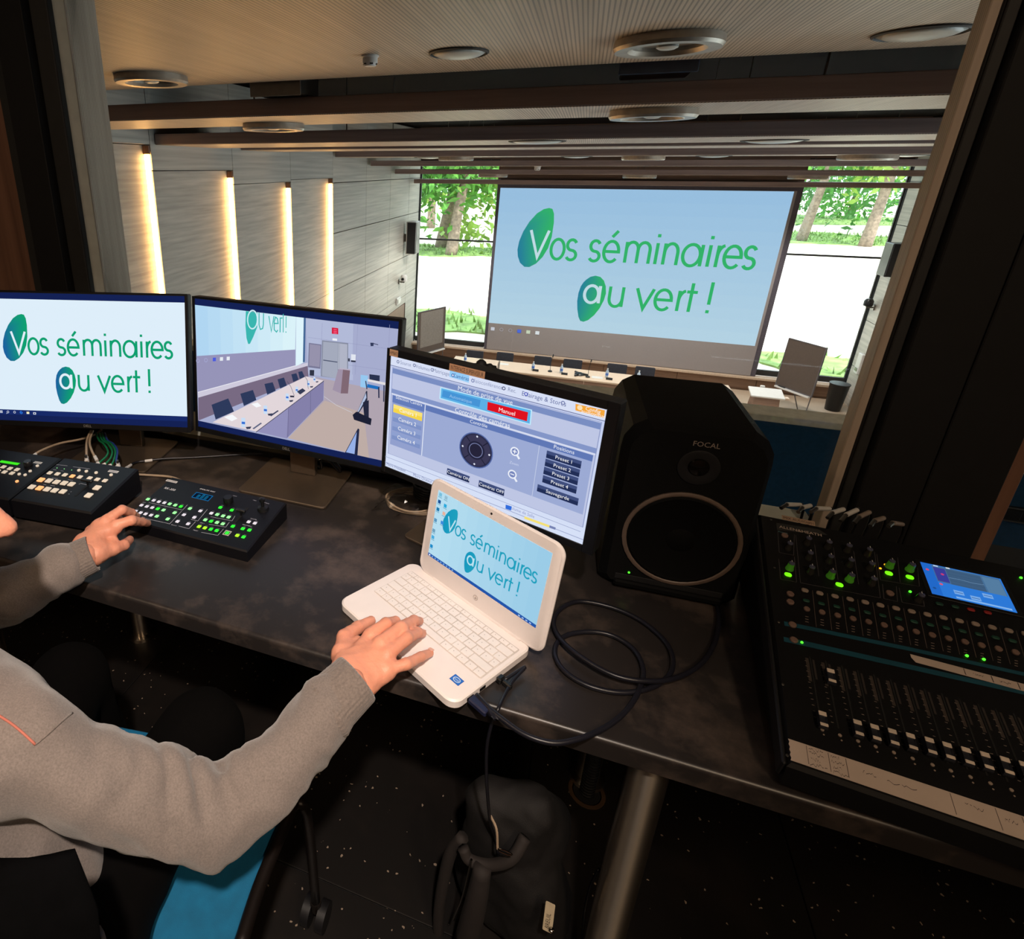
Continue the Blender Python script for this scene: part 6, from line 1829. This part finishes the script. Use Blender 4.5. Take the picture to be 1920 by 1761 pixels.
for lb, pts in (('dark cable curling behind the middle monitor neck, left one', [(580, 850, .85), (585, 868, .80), (596, 878, .77), (603, 876, .775), (600, 862, .82)]), ('dark cable curling behind the middle monitor neck, right one', [(615, 858, .85), (625, 872, .79), (636, 884, .76), (638, 880, .775), (628, 866, .82)])):
    t = thing('video_lead', lb, 'cable', at_z(*pts[0]))
    b = MB(); b.tube([at_y(p_[0], p_[1], 1.33) for p_ in pts], .004, 8, smooth=5); b.build('lead', M_CBL_BLACK, t, world=True, smooth=True)

# coil of cable in a clear plastic bag under the touch monitor
c = at_z(772, 948, DZ)
t = thing('bagged_cable', 'pale cable coil in a clear plastic bag under the touch monitor', 'cable', (c[0], c[1], DZ))
for k in range(4):
    b = MB(); b.tube([(.062 * math.cos(a_) * (1 + .02 * k), .048 * math.sin(a_) * (1 + .03 * k), .005 + .004 * k + .002 * math.sin(3 * a_ + k)) for a_ in np.linspace(0, 2 * math.pi, 36)], .0024, 7); b.build('coil_turn', M_CBL_BEIGE, t, smooth=True)
mb = MB(); r = random.Random(5)
N_ = 12; grid = [[(-.085 + .17 * i / N_, -.065 + .13 * j / N_, .024 + .010 * math.sin(i * 1.3 + j) * math.cos(j * 1.7) - .02 * max(0, max(abs(i - 6), abs(j - 6)) - 4) / 2 + r.uniform(-.002, .002)) for i in range(N_ + 1)] for j in range(N_ + 1)]
mb.add([p_ for row in grid for p_ in row], [(j * (N_ + 1) + i, j * (N_ + 1) + i + 1, (j + 1) * (N_ + 1) + i + 1, (j + 1) * (N_ + 1) + i) for i in range(N_) for j in range(N_)]); mb.build('plastic_film', glass_mat('clear_plastic_film', (.96, .96, .96), .6, .18), t)
c = at_z(795, 935, DZ)
t = thing('coiled_lead', 'black coiled lead lying behind the bagged pale cable', 'cable', (c[0] + .01, c[1] + .02, DZ))
for k in range(5):
    b = MB(); b.tube([(.042 * math.cos(a_), .035 * math.sin(a_), .004 + .0065 * k) for a_ in np.linspace(0, 2 * math.pi, 30)], .0032, 7); b.build('coil_turn', M_CBL_BLACK, t, smooth=True)

# ------------------------------------------------------------------ implicit surfaces for soft things
def surface_nets(F, org, h):
    nx, ny, nz = F.shape
    S_ = F < 0
    acc = np.zeros((nx - 1, ny - 1, nz - 1, 3)); cnt = np.zeros((nx - 1, ny - 1, nz - 1))
    base = np.stack(np.meshgrid(np.arange(nx - 1), np.arange(ny - 1), np.arange(nz - 1), indexing='ij'), -1).astype(float)
    sl = lambda d: tuple(slice(k, s - 1 + k) for k, s in zip(d, (nx, ny, nz)))
    for ax in range(3):
        o1, o2 = [k for k in range(3) if k != ax]
        for a_ in (0, 1):
            for b_ in (0, 1):
                d0 = [0, 0, 0]; d0[o1] = a_; d0[o2] = b_
                d1 = list(d0); d1[ax] = 1
                f0, f1 = F[sl(d0)], F[sl(d1)]
                m_ = (f0 < 0) != (f1 < 0)
                t_ = np.where(m_, f0 / np.where(m_, f0 - f1, 1), 0)
                P_ = base + np.array(d0, float); P_[..., ax] += t_
                acc += np.where(m_[..., None], P_, 0); cnt += m_
    ids = -np.ones(cnt.shape, int); act = cnt > 0
    ids[act] = np.arange(act.sum())
    V_ = acc[act] / cnt[act][:, None] * h + np.array(org)
    faces = []
    for ax in range(3):
        o1, o2 = [(1, 2), (2, 0), (0, 1)][ax]
        sA = [slice(None)] * 3; sB = [slice(None)] * 3
        sA[ax] = slice(0, -1); sB[ax] = slice(1, None)
        m_ = S_[tuple(sA)] != S_[tuple(sB)]
        flip = S_[tuple(sA)]
        I = np.argwhere(m_)
        ok = (I[:, o1] > 0) & (I[:, o2] > 0) & (I[:, o1] < ids.shape[o1]) & (I[:, o2] < ids.shape[o2])
        I = I[ok]
        def g(d1, d2):
            J = I.copy(); J[:, o1] += d1; J[:, o2] += d2
            return ids[J[:, 0], J[:, 1], J[:, 2]]
        Qd = np.stack([g(-1, -1), g(0, -1), g(0, 0), g(-1, 0)], 1)
        fl = flip[I[:, 0], I[:, 1], I[:, 2]]
        Qd[~fl] = Qd[~fl][:, ::-1]
        faces.append(Qd)
    Fq = np.concatenate(faces)
    return V_, Fq[(Fq >= 0).all(1)]


def cone(P, a_, b_, r0, r1, flat=None):
    a_ = np.array(a_, float); b_ = np.array(b_, float); d = b_ - a_
    t_ = np.clip(((P - a_) @ d) / (d @ d + 1e-12), 0, 1)
    q_ = P - (a_ + t_[..., None] * d)
    if flat is not None:           # squash along a normal
        n_, k_ = np.array(flat[0], float), flat[1]
        q_ = q_ + (q_ @ n_)[..., None] * n_ * (k_ - 1)
    return np.linalg.norm(q_, axis=-1) - (r0 + (r1 - r0) * t_)


def smin(a_, b_, k):
    h_ = np.clip(.5 + .5 * (b_ - a_) / k, 0, 1)
    return b_ * (1 - h_) + a_ * h_ - k * h_ * (1 - h_)


def grid_of(lo, hi, h):
    ax = [np.arange(l_, u_ + h, h) for l_, u_ in zip(lo, hi)]
    return np.stack(np.meshgrid(*ax, indexing='ij'), -1)


def soft(lo, hi, h, fn):
    P = grid_of(lo, hi, h)
    return surface_nets(fn(P), lo, h)


def mesh_of(name, parts, m, parent, smooth=True):
    mb = MB()
    for V_, Fq in parts:
        mb.add([tuple(p_) for p_ in V_], [tuple(int(i) for i in f_) for f_ in Fq])
    return mb.build(name, m, parent, world=True, smooth=smooth)


def wob(P, s, ph=0.0):
    x, y, z = P[..., 0] * s, P[..., 1] * s, P[..., 2] * s
    return np.sin(x + 1.7 * np.sin(y * .7 + ph)) * np.sin(y * 1.1 + ph + 1.3 * np.sin(z * .9)) * np.cos(z * .8 + .6 * np.sin(x * 1.3 + ph))


# ------------------------------------------------------------------ backpack under the desk
M_BAG = mat('black_nylon', (15, 12, 12), rough=.75, vary=.25, scale=30, bump=.3, bscale=600)
t = thing('backpack', 'black backpack with hanging straps and a white name tag under the desk', 'backpack', (.035, .86, 0))
def bagf(P):
    d = cone(P, (.035, .90, .10), (.02, .87, .30), .115, .085, ((0, 1, 0), 1.25))
    d = smin(d, cone(P, (.085, .86, .09), (.07, .84, .22), .075, .06), .03)
    d = smin(d, cone(P, (-.03, .86, .36), (.05, .86, .37), .035, .03), .04)
    d = smin(d, cone(P, (.06, .88, .36), (.09, .90, .30), .04, .05), .03)
    d = np.maximum(d, .002 - P[..., 2])
    return d + .006 * wob(P, 30) + .003 * wob(P, 75, 1.0)
mesh_of('bag_body', [soft((-.14, .70, -.004), (.26, 1.06, .43), .007, bagf)], M_BAG, t)
M_STRAP = mat('black_webbing', (38, 32, 30), rough=.8)
b = MB(); b.tube([at_y(868, 1570, .80), at_y(845, 1600, .80), at_y(830, 1660, .80), at_y(822, 1720, .80), at_y(822, 1775, .80)], .012, 8, smooth=5); b.build('shoulder_strap', M_STRAP, t, world=True, smooth=True)
b = MB(); b.tube([at_y(868, 1590, .775), at_y(880, 1612, .77), at_y(920, 1622, .77), at_y(960, 1610, .775), at_y(985, 1570, .80)], .011, 8, smooth=5); b.build('carry_handle', M_STRAP, t, world=True, smooth=True)
b = MB(); b.tube([at_y(905, 1625, .76), at_y(893, 1690, .75), at_y(872, 1775, .75)], [.016, .02, .024], 8, smooth=4); b.build('padded_flap', M_STRAP, t, world=True, smooth=True)
b = MB(); b.tube([at_y(884, 1612, .758), at_y(868, 1680, .75), at_y(850, 1725, .75)], .0022, 6, smooth=4); b.build('zipper', M_CHROME, t, world=True)
b = MB(); b.tube([at_y(920, 1530, .78), at_y(931, 1555, .765), at_y(933, 1592, .755)], .0022, 6, smooth=5); b.build('cord', M_CBL_BEIGE, t, world=True)
b = MB(); P0 = at_y(947, 1598, .752); b.tube([P0 + np.array([.012 * math.cos(a_), 0, .004 * math.sin(a_)]) for a_ in np.linspace(0, 2 * math.pi, 16)], .0014, 6); b.build('ring', M_CHROME, t, world=True)
P0, P1 = at_y(1026, 1690, .765), at_y(1026, 1742, .745)
TM = frame(P1, (1, -.1, .05), (P0 - P1))
b = MB(); slab(b, rrect(-.008, .0085, -.004, np.linalg.norm(P0 - P1), .002, 3), 0, .0012, .0003, TM); tg = b.build('name_tag', mat('cream_paper_tag', (206, 190, 160), rough=.6), t, world=True)
A = Art(.05, .012, .0001); A.text('BREUIL', .03, .75, .62, (44, 36, 34), 'l', .8); A.build('tag_lettering', tg, WM(t).inverted() @ TM @ Matrix.Translation((.006, .0, .0015)) @ Matrix.Rotation(math.pi / 2, 4, 'Z'), INK)
b = MB(); P2 = at_y(1034, 1744, .742); b.lathe([(.004, -.002), (.005, 0), (.004, .002)], 12, Matrix.Translation(Vector([float(x) for x in P2]))); b.build('tag_bead', M_CHROME, t, world=True, smooth=True)
t = thing('floor_cable', 'thin black cable curving beside the steel desk leg on the floor', 'cable', (.17, .95, 0))
b = MB(); b.tube([at_y(1123, 1630, .86), at_y(1110, 1655, .86), at_y(1098, 1700, .86), at_y(1090, 1775, .86), at_z(1080, 1830, .003)], .003, 8, smooth=5); b.build('lead', M_CBL_BLACK, t, world=True, smooth=True)

# ------------------------------------------------------------------ operator chair
M_SEAT = mat('turquoise_blue_fabric', (0, 100, 142), rough=.8, vary=.12, scale=40, bump=.2, bscale=700)
M_TUBE = mat('black_steel_tube', (34, 28, 26), rough=.4, metal=.5)
ch = thing('operator_chair', 'black chair on castors with a turquoise seat under the operator', 'chair', (-.63, .42, 0))
SQ = [at_z(548, 1497, .47), at_z(440, 1775, .47)]
b = MB(); slab(b, [(SQ[0][0], SQ[0][1] + .05), (SQ[0][0] - .10, SQ[0][1] + .06), (-.90, .64), (-.93, .20), (-.44, .17), (SQ[1][0] + .005, SQ[1][1] - .07)][::-1], .43, .47, .008); b.build('seat', M_SEAT, ch, world=True)
b = MB(); b.tube([at_z(556, 1492, .475), at_z(528, 1560, .475), at_z(485, 1665, .475), at_z(445, 1790, .475)], .011, 10, smooth=4); b.build('seat_frame', M_TUBE, ch, world=True, smooth=True)
bk = []
for z_, y_, w_ in ((.50, .205, .21), (.62, .185, .235), (.74, .175, .24), (.84, .20, .225), (.885, .215, .19)):
    loop = []
    for i_ in range(28):
        a_ = 2 * math.pi * i_ / 28
        loop.append((-.585 + w_ * math.copysign(abs(math.cos(a_)) ** .5, math.cos(a_)), y_ + .016 * math.copysign(abs(math.sin(a_)) ** .6, math.sin(a_)) + .055 * (math.cos(a_)) ** 2, z_))
    bk.append(loop)
b = MB(); b.loft(bk); b.build('backrest', mat('black_mesh_fabric', (6, 6, 7), spec=.05, rough=1.0, bump=.2, bscale=900, vary=.2), ch, world=True, smooth=True)
for sx in (-1, 1):
    xx = -.585 + sx * .235
    b = MB(); b.tube([(xx, .27, .44), (xx, .245, .60), (xx - sx * .02, .25, .80)], .012, 8, smooth=4); b.build('back_tube', M_TUBE, ch, world=True, smooth=True)
fr = at_z(574, 1524, .44)
for P_top, P_kn, P_bot in ((at_z(544, 1509, .455), fr, at_z(592, 1690, .07)), ((-.90, .63, .44), (-.93, .66, .43), (-.93, .70, .07)), ((-.42, .20, .44), (-.40, .17, .42), (-.38, .12, .07)), ((-.90, .20, .44), (-.93, .17, .42), (-.95, .12, .07))):
    b = MB(); b.tube([np.array(P_top), np.array(P_kn), np.array(P_bot)], .010, 8, smooth=5); b.build('leg', M_TUBE, ch, world=True, smooth=True)
    B_ = np.array(P_bot)
    for dx in (-.017, .017):
        T = Matrix.Translation((float(B_[0]) + dx, float(B_[1]), .0305)) @ Matrix.Rotation(math.pi / 2, 4, 'Y')
        b = MB(); b.lathe([(.012, -.009), (.030, -.009), (.030, .009), (.012, .009)], 18, T); b.build('castor_wheel', M_SATIN, ch, world=True, smooth=True, angle=40)
    b = MB(); b.lathe([(.012, .045), (.012, .072)], 10, Matrix.Translation((float(B_[0]), float(B_[1]), 0))); b.build('castor_stem', M_TUBE, ch, world=True)

# ------------------------------------------------------------------ the operator
M_SKIN = mat('skin', (230, 156, 128), rough=.5, vary=.10, scale=22, bump=.25, bscale=260)
_pb = M_SKIN.node_tree.nodes['Principled BSDF']; _pb.inputs['Subsurface Weight'].default_value = .12; _pb.inputs['Subsurface Radius'].default_value = (.012, .005, .003); _pb.inputs['Subsurface Scale'].default_value = .6
M_KNIT = mat('heather_grey_jersey', (122, 112, 107), rough=.95, vary=.18, scale=420, bump=.35, bscale=900, sheen=.3)
M_RIB = mat('ribbed_grey_cuff', (120, 109, 103), rough=.95, vary=.2, scale=300, bump=.4, bscale=700, sheen=.3)
M_TROUSER = mat('black_trouser_cloth', (5, 4, 4), spec=.1, rough=.95, vary=.2, scale=60)
per = thing('person', 'person in a grey sweatshirt seated at the desk, hands on laptop and keyboard', 'person', (-.68, .30, 0))
R_SH, R_EL, R_WR = np.array([-.565, .355, .848]), at_z(393, 1540, .71), np.array([-.237, .637, .798])
L_SH, L_EL, L_WR = np.array([-.885, .39, .875]), np.array([-.985, .575, .745]), np.array([-.842, .740, .800])
Zr = lambda x, y, z: at_z(560 + x / 6.4, 1130 + y / 6.4, z)
Zl = lambda x, y, z: at_z(130 + x / 9.6, 930 + y / 9.6, z)
right = dict(
    wrist=[Zr(545, 830, .792), Zr(745, 1015, .786)], arm=R_EL,
    thumb=[Zr(520, 620, .786), Zr(545, 420, .787), Zr(710, 300, .782), Zr(868, 222, .772)],
    index=[Zr(870, 380, .806), Zr(1050, 255, .808), Zr(1160, 228, .790), Zr(1190, 250, .772)],
    middle=[Zr(985, 490, .812), Zr(1230, 300, .812), Zr(1385, 218, .793), Zr(1450, 222, .771)],
    ring=[Zr(1060, 620, .808), Zr(1300, 430, .808), Zr(1430, 360, .790), Zr(1485, 368, .770)],
    little=[Zr(1060, 800, .798), Zr(1290, 740, .798), Zr(1470, 650, .783), Zr(1575, 605, .770)])
left = dict(
    wrist=[Zl(270, 830, .806), Zl(480, 1050, .797)], arm=L_EL,
    thumb=[Zl(600, 1000, .795), Zl(800, 960, .792), Zl(985, 885, .785), Zl(1090, 790, .772)],
    index=[Zl(830, 530, .828), Zl(1120, 440, .832), Zl(1310, 470, .805), Zl(1415, 495, .784)],
    middle=[Zl(660, 440, .834), Zl(950, 250, .842), Zl(1120, 310, .815), Zl(1215, 370, .786)],
    ring=[Zl(500, 520, .826), Zl(740, 400, .826), Zl(900, 440, .800), Zl(960, 480, .782)],
    little=[Zl(390, 620, .812), Zl(560, 560, .806), Zl(680, 590, .786), Zl(740, 620, .776)])


def hand_field(hd):
    RAD = dict(thumb=(.0150, .0125, .0108, .0088), index=(.0115, .0100, .0088, .0072), middle=(.0118, .0102, .0090, .0074), ring=(.0112, .0096, .0085, .0070), little=(.0104, .0086, .0077, .0064))

    def f(P):
        w0, w1 = hd['wrist']
        # forearm stump inside the cuff
        wc = (w0 + w1) / 2
        back = wc + (hd['arm'] - wc) / np.linalg.norm(hd['arm'] - wc) * .09
        d = cone(P, w0, w1, .017, .018)
        d = smin(d, cone(P, wc, back, .029, .033, ((0, 0, 1), 1.25)), .012)
        keys = ('index', 'middle', 'ring', 'little')
        for i, k in enumerate(keys):
            f_ = i / 3
            root = w0 * (1 - f_) + w1 * f_
            d = smin(d, cone(P, root, hd[k][0] - np.array([0, 0, .006]), .0165, .0135), .014)
        d = smin(d, cone(P, w0 if hd is right else w1, hd['thumb'][0], .016, .017), .014)
        d = smin(d, cone(P, hd['thumb'][0], (hd['index'][0] + hd['thumb'][1]) / 2 - np.array([0, 0, .008]), .012, .007), .012)
        for k in ('thumb',) + keys:
            j = hd[k]; r = RAD[k]
            g = cone(P, j[0], j[1], r[0], r[1])
            g = smin(g, cone(P, j[1], j[2], r[1] * 1.02, r[2]), .004)
            g = smin(g, cone(P, j[2], j[3], r[2], r[3]), .004)
            d = smin(d, g, .0055)
        # tendons and knuckle hollows
        return d + .0006 * wob(P, 160) + .0004 * wob(P, 320, 2.0)
    return f


def hand_mesh(hd):
    pts = np.array([p_ for k in ('thumb', 'index', 'middle', 'ring', 'little', 'wrist') for p_ in hd[k]])
    wc = (hd['wrist'][0] + hd['wrist'][1]) / 2
    pts = np.vstack([pts, wc + (hd['arm'] - wc) / np.linalg.norm(hd['arm'] - wc) * .1])
    return soft(pts.min(0) - .035, pts.max(0) + .035, .0022, hand_field(hd))


fd = np.array([.80, .58, -.16]); fd /= np.linalg.norm(fd)
HC = at_z(33, 984, 1.085) - fd * .122 + np.array([0, 0, .018])
NK = np.array([-.745, .355, .885])
sd_ = np.cross(fd, [0, 0, 1.0]); sd_ /= np.linalg.norm(sd_)
ud = np.cross(sd_, fd)
hp = lambda f_, s_, u_: HC + fd * f_ + sd_ * s_ + ud * u_


def headf(P):
    q_ = P - HC
    a_, s_, u_ = q_ @ fd, q_ @ sd_, q_ @ ud
    k = np.sqrt((a_ / .092) ** 2 + (s_ / .074) ** 2 + ((u_ - .02) / .100) ** 2)
    d = (k - 1) * .075
    d = smin(d, cone(P, hp(.045, 0, -.03), hp(.055, 0, -.082), .048, .030), .03)          # jaw and chin
    d = smin(d, cone(P, hp(-.02, 0, -.05), hp(.01, 0, -.075), .055, .045), .03)
    d = smin(d, cone(P, hp(.083, 0, .018), hp(.113, 0, -.022), .0085, .0125), .010)       # nose
    for s2 in (-1, 1):
        d = smin(d, cone(P, hp(.100, s2 * .010, -.026), hp(.090, s2 * .013, -.028), .008, .007), .008)
        d = smin(d, cone(P, hp(.082, s2 * .012, .030), hp(.070, s2 * .045, .028), .010, .010), .012)   # brow
        d = np.maximum(d, -cone(P, hp(.093, s2 * .030, .010), hp(.088, s2 * .036, .010), .010, .009) * 1.0)  # eye sockets
        d = smin(d, cone(P, hp(-.005, s2 * .074, .012), hp(-.008, s2 * .076, -.028), .014, .010, (sd_, 2.2)), .008)  # ears
    d = smin(d, cone(P, hp(.088, -.018, -.052), hp(.088, .018, -.052), .007, .007), .007)    # lips
    d = smin(d, cone(P, hp(.086, -.014, -.062), hp(.086, .014, -.062), .007, .007), .006)
    d = smin(d, cone(P, hp(-.03, 0, -.06), NK + np.array([0, .0, .03]), .055, .062), .03)           # neck
    return d


def trunkf(P):
    d = cone(P, (-.61, .31, .54), (-.695, .355, .76), .120, .122, ((0, 1, 0), 1.25))
    d = smin(d, cone(P, R_SH, L_SH, .046, .046), .04)
    d = smin(d, cone(P, NK + np.array([0, 0, .03]), NK - np.array([0, 0, .06]), .058, .062), .03)
    for S1, E1, W1 in ((R_SH, R_EL, R_WR), (L_SH, L_EL, L_WR)):
        d = smin(d, cone(P, S1, E1, .046, .038), .015); d = smin(d, cone(P, E1, W1, .038, .028), .015)
    return d


bodyparts = [soft((-1.10, .08, .40), (-.16, .80, 1.0), .012, trunkf), soft(tuple(HC - np.array([.16, .16, .26])), tuple(HC + np.array([.17, .17, .17])), .005, headf), hand_mesh(right), hand_mesh(left)]
body = mesh_of('body', bodyparts, M_SKIN, per)
# finger nails
for hd in (right, left):
    for k in ('thumb', 'index', 'middle', 'ring', 'little'):
        j = hd[k]
        d_ = j[3] - j[2]; d_ = d_ / np.linalg.norm(d_)
        up = np.array([0, 0, 1.0]) - d_ * d_[2]; up /= np.linalg.norm(up)
        s_ = np.cross(d_, up)
        c_ = j[3] + up * .0062 + d_ * .001
        b = MB(); slab(b, rrect(-.0045, .0045, -.005, .005, .003, 4), -.0006, .0006, .0002, frame(c_, s_, d_ if True else up)); b.build('nail', mat('finger_nail', (232, 176, 156), rough=.3), body, world=True)
# eyes and hair
for s2 in (-1, 1):
    P_ = hp(.076, s2 * .031, .010); b = MB()
    b.lathe([(.0115 * math.sin(math.pi * i / 10), .0115 * math.cos(math.pi * i / 10)) for i in range(11)], 16, Matrix.Translation(Vector([float(x) for x in P_]))); b.build('eye', mat('eye_white', (210, 204, 198), rough=.2), per, world=True, smooth=True)


def hairf(P):
    q_ = P - HC
    a_, s_, u_ = q_ @ fd, q_ @ sd_, q_ @ ud
    k = np.sqrt((a_ / .100) ** 2 + (s_ / .082) ** 2 + ((u_ - .022) / .110) ** 2)
    d = (k - 1) * .08
    cut = a_ * .75 - u_ * .62 - .004          # keep the crown and the back
    return np.maximum(d, cut) + .0025 * wob(P, 130)


mesh_of('hair', [soft(tuple(HC - np.array([.16, .16, .16])), tuple(HC + np.array([.16, .16, .17])), .006, hairf)], mat('dark_brown_hair', (44, 34, 30), rough=.7, bump=.5, bscale=300), per)


def axial(P, a_, b_):
    d = np.array(b_) - np.array(a_); L_ = np.linalg.norm(d)
    return ((P - np.array(a_)) @ d) / L_, L_


def shirtf(P):
    d = cone(P, (-.61, .31, .50), (-.70, .355, .75), .152, .148, ((0, 1, 0), 1.2))
    d = smin(d, cone(P, R_SH + np.array([-.02, 0, 0]), L_SH + np.array([.02, 0, 0]), .070, .070), .05)
    d = smin(d, cone(P, NK, NK + np.array([0, .005, -.06]), .070, .085), .04)
    for S1, E1, W1, k in ((R_SH, R_EL, R_WR, 1.0), (L_SH, L_EL, L_WR, .95)):
        we = W1 + (E1 - W1) * .18
        up = cone(P, S1, E1, .066 * k, .053 * k)
        sag = np.array([.004, -.020, -.010]) if k == 1.0 else np.zeros(3)
        md = (E1 + we) / 2 + sag
        lo = smin(cone(P, E1, md, .050 * k, .048), cone(P, md, we, .048, .045), .02)
        s1, l1 = axial(P, E1, we)
        s0, l0 = axial(P, S1, E1)
        # creases gather on the inner side of the elbow and fade towards the outside
        inner = (S1 + we) / 2 - E1; inner = inner / np.linalg.norm(inner)
        el = P - E1; ang = (el @ inner) / (np.linalg.norm(el, axis=-1) + 1e-6)
        m1 = np.clip(.12 + .9 * ang, 0, 1)
        near = np.exp(-(np.linalg.norm(el, axis=-1) / .125) ** 2)
        ph = 1.8 * np.sin(P[..., 2] * 31 + P[..., 0] * 19) + 1.2 * np.sin(P[..., 1] * 37)
        crease = 1 - 2 * np.abs(np.sin(s1 * 62 + ph)) ** .7
        lo = lo + -.0016 * near + .0085 * crease * near * (.25 + m1) + .0024 * np.sin(s1 * 110 + 2 * ph) * np.exp(-((s1 - l1 * .7) / .08) ** 2)
        crease2 = 1 - 2 * np.abs(np.sin((l0 - s0) * 55 + 1.3 * ph)) ** .7
        up = up + .0100 * crease2 * near * (.25 + m1)
        # bulge where the sleeve bunches above the cuff
        bu = np.linalg.norm(P - (we + (E1 - we) * .10), axis=-1)
        lo = lo - .006 * np.exp(-(bu / .045) ** 2)
        d = smin(d, smin(up, lo, .012), .022)
    # neck opening
    d = np.maximum(d, -cone(P, NK + np.array([0, .005, .045]), NK + np.array([0, .03, .26]), .062, .10))
    return d + .0075 * wob(P, 24, .4) + .0036 * wob(P, 62, 1.9)


sh = mesh_of('sweatshirt', [soft((-1.14, .06, .36), (-.16, .80, 1.02), .0065, shirtf)], M_KNIT, per)
for E1, W1 in ((R_EL, R_WR), (L_EL, L_WR)):
    ax = (W1 - E1) / np.linalg.norm(W1 - E1)
    st = W1 - ax * .050
    pr = []; rad = []
    for s_, r_ in ((-.006, .0445), (.0, .0475), (.006, .0490), (.012, .0465), (.02, .0440), (.045, .0425), (.064, .0415), (.067, .0400), (.064, .0375), (.05, .0365)):
        pr.append(st + ax * s_); rad.append(r_)
    loops = []
    u1 = np.cross(ax, [0, 0, 1.0]); u1 /= np.linalg.norm(u1); u2 = np.cross(u1, ax)
    for p_, r_ in zip(pr, rad):
        loops.append([p_ + r_ * (1 + .012 * math.cos(a_ * 36)) * (math.cos(a_) * u1 + .86 * math.sin(a_) * u2) for a_ in np.linspace(0, 2 * math.pi, 144, endpoint=False)])
    b = MB(); b.loft(loops, cap=False); b.build('cuff', M_RIB, sh, world=True, smooth=True)
# shoulder seams laid on the cloth
from mathutils.bvhtree import BVHTree
_Wv = [WM(per) @ v.co for v in sh.data.vertices]
bvh = BVHTree.FromPolygons(_Wv, [tuple(p_.vertices) for p_ in sh.data.polygons])


def on_cloth(px, py, lift=.0012):
    v = Vector([float(x) for x in ray(px, py)]).normalized()
    h_ = bvh.ray_cast(Vector([float(x) for x in CAM]), v)
    return None if h_[0] is None else np.array(h_[0] + h_[1] * lift)


for nm, m_, pts, r_ in (('coral_seam', mat('coral_thread', (190, 112, 96), rough=.8), [(-20, 1330), (0, 1344), (22, 1358), (44, 1376), (66, 1396)], .0016), ('armhole_seam', M_RIB, [(66, 1396), (90, 1376), (112, 1356), (134, 1338), (156, 1324)], .0013)):
    q = [on_cloth(*p_) for p_ in pts]; q = [p_ for p_ in q if p_ is not None]
    if len(q) > 2:
        b = MB(); b.tube(q, r_, 6, smooth=4); b.build(nm, m_, sh, world=True, smooth=True)


def trousf(P):
    d = cone(P, (-.54, .30, .52), (-.70, .30, .52), .125, .125)
    for hx, kx in ((-.54, -.54), (-.71, -.86)):
        d = smin(d, cone(P, (hx, .31, .53), (kx, .66, .54), .098, .076), .03)
        d = smin(d, cone(P, (kx, .66, .54), (kx, .74, .10), .074, .062), .02)
    return d + .004 * wob(P, 30)


mesh_of('trousers', [soft((-1.02, .10, .02), (-.40, .88, .68), .010, trousf)], M_TROUSER, per)
for kx in (-.54, -.86):
    def shoef(P, kx=kx):
        d = cone(P, (kx, .74, .065), (kx, .88, .045), .050, .042)
        return np.maximum(d, .003 - P[..., 2])
    mesh_of('shoe', [soft((kx - .08, .66, -.004), (kx + .08, .96, .14), .007, shoef)], M_BLACKPL, per)
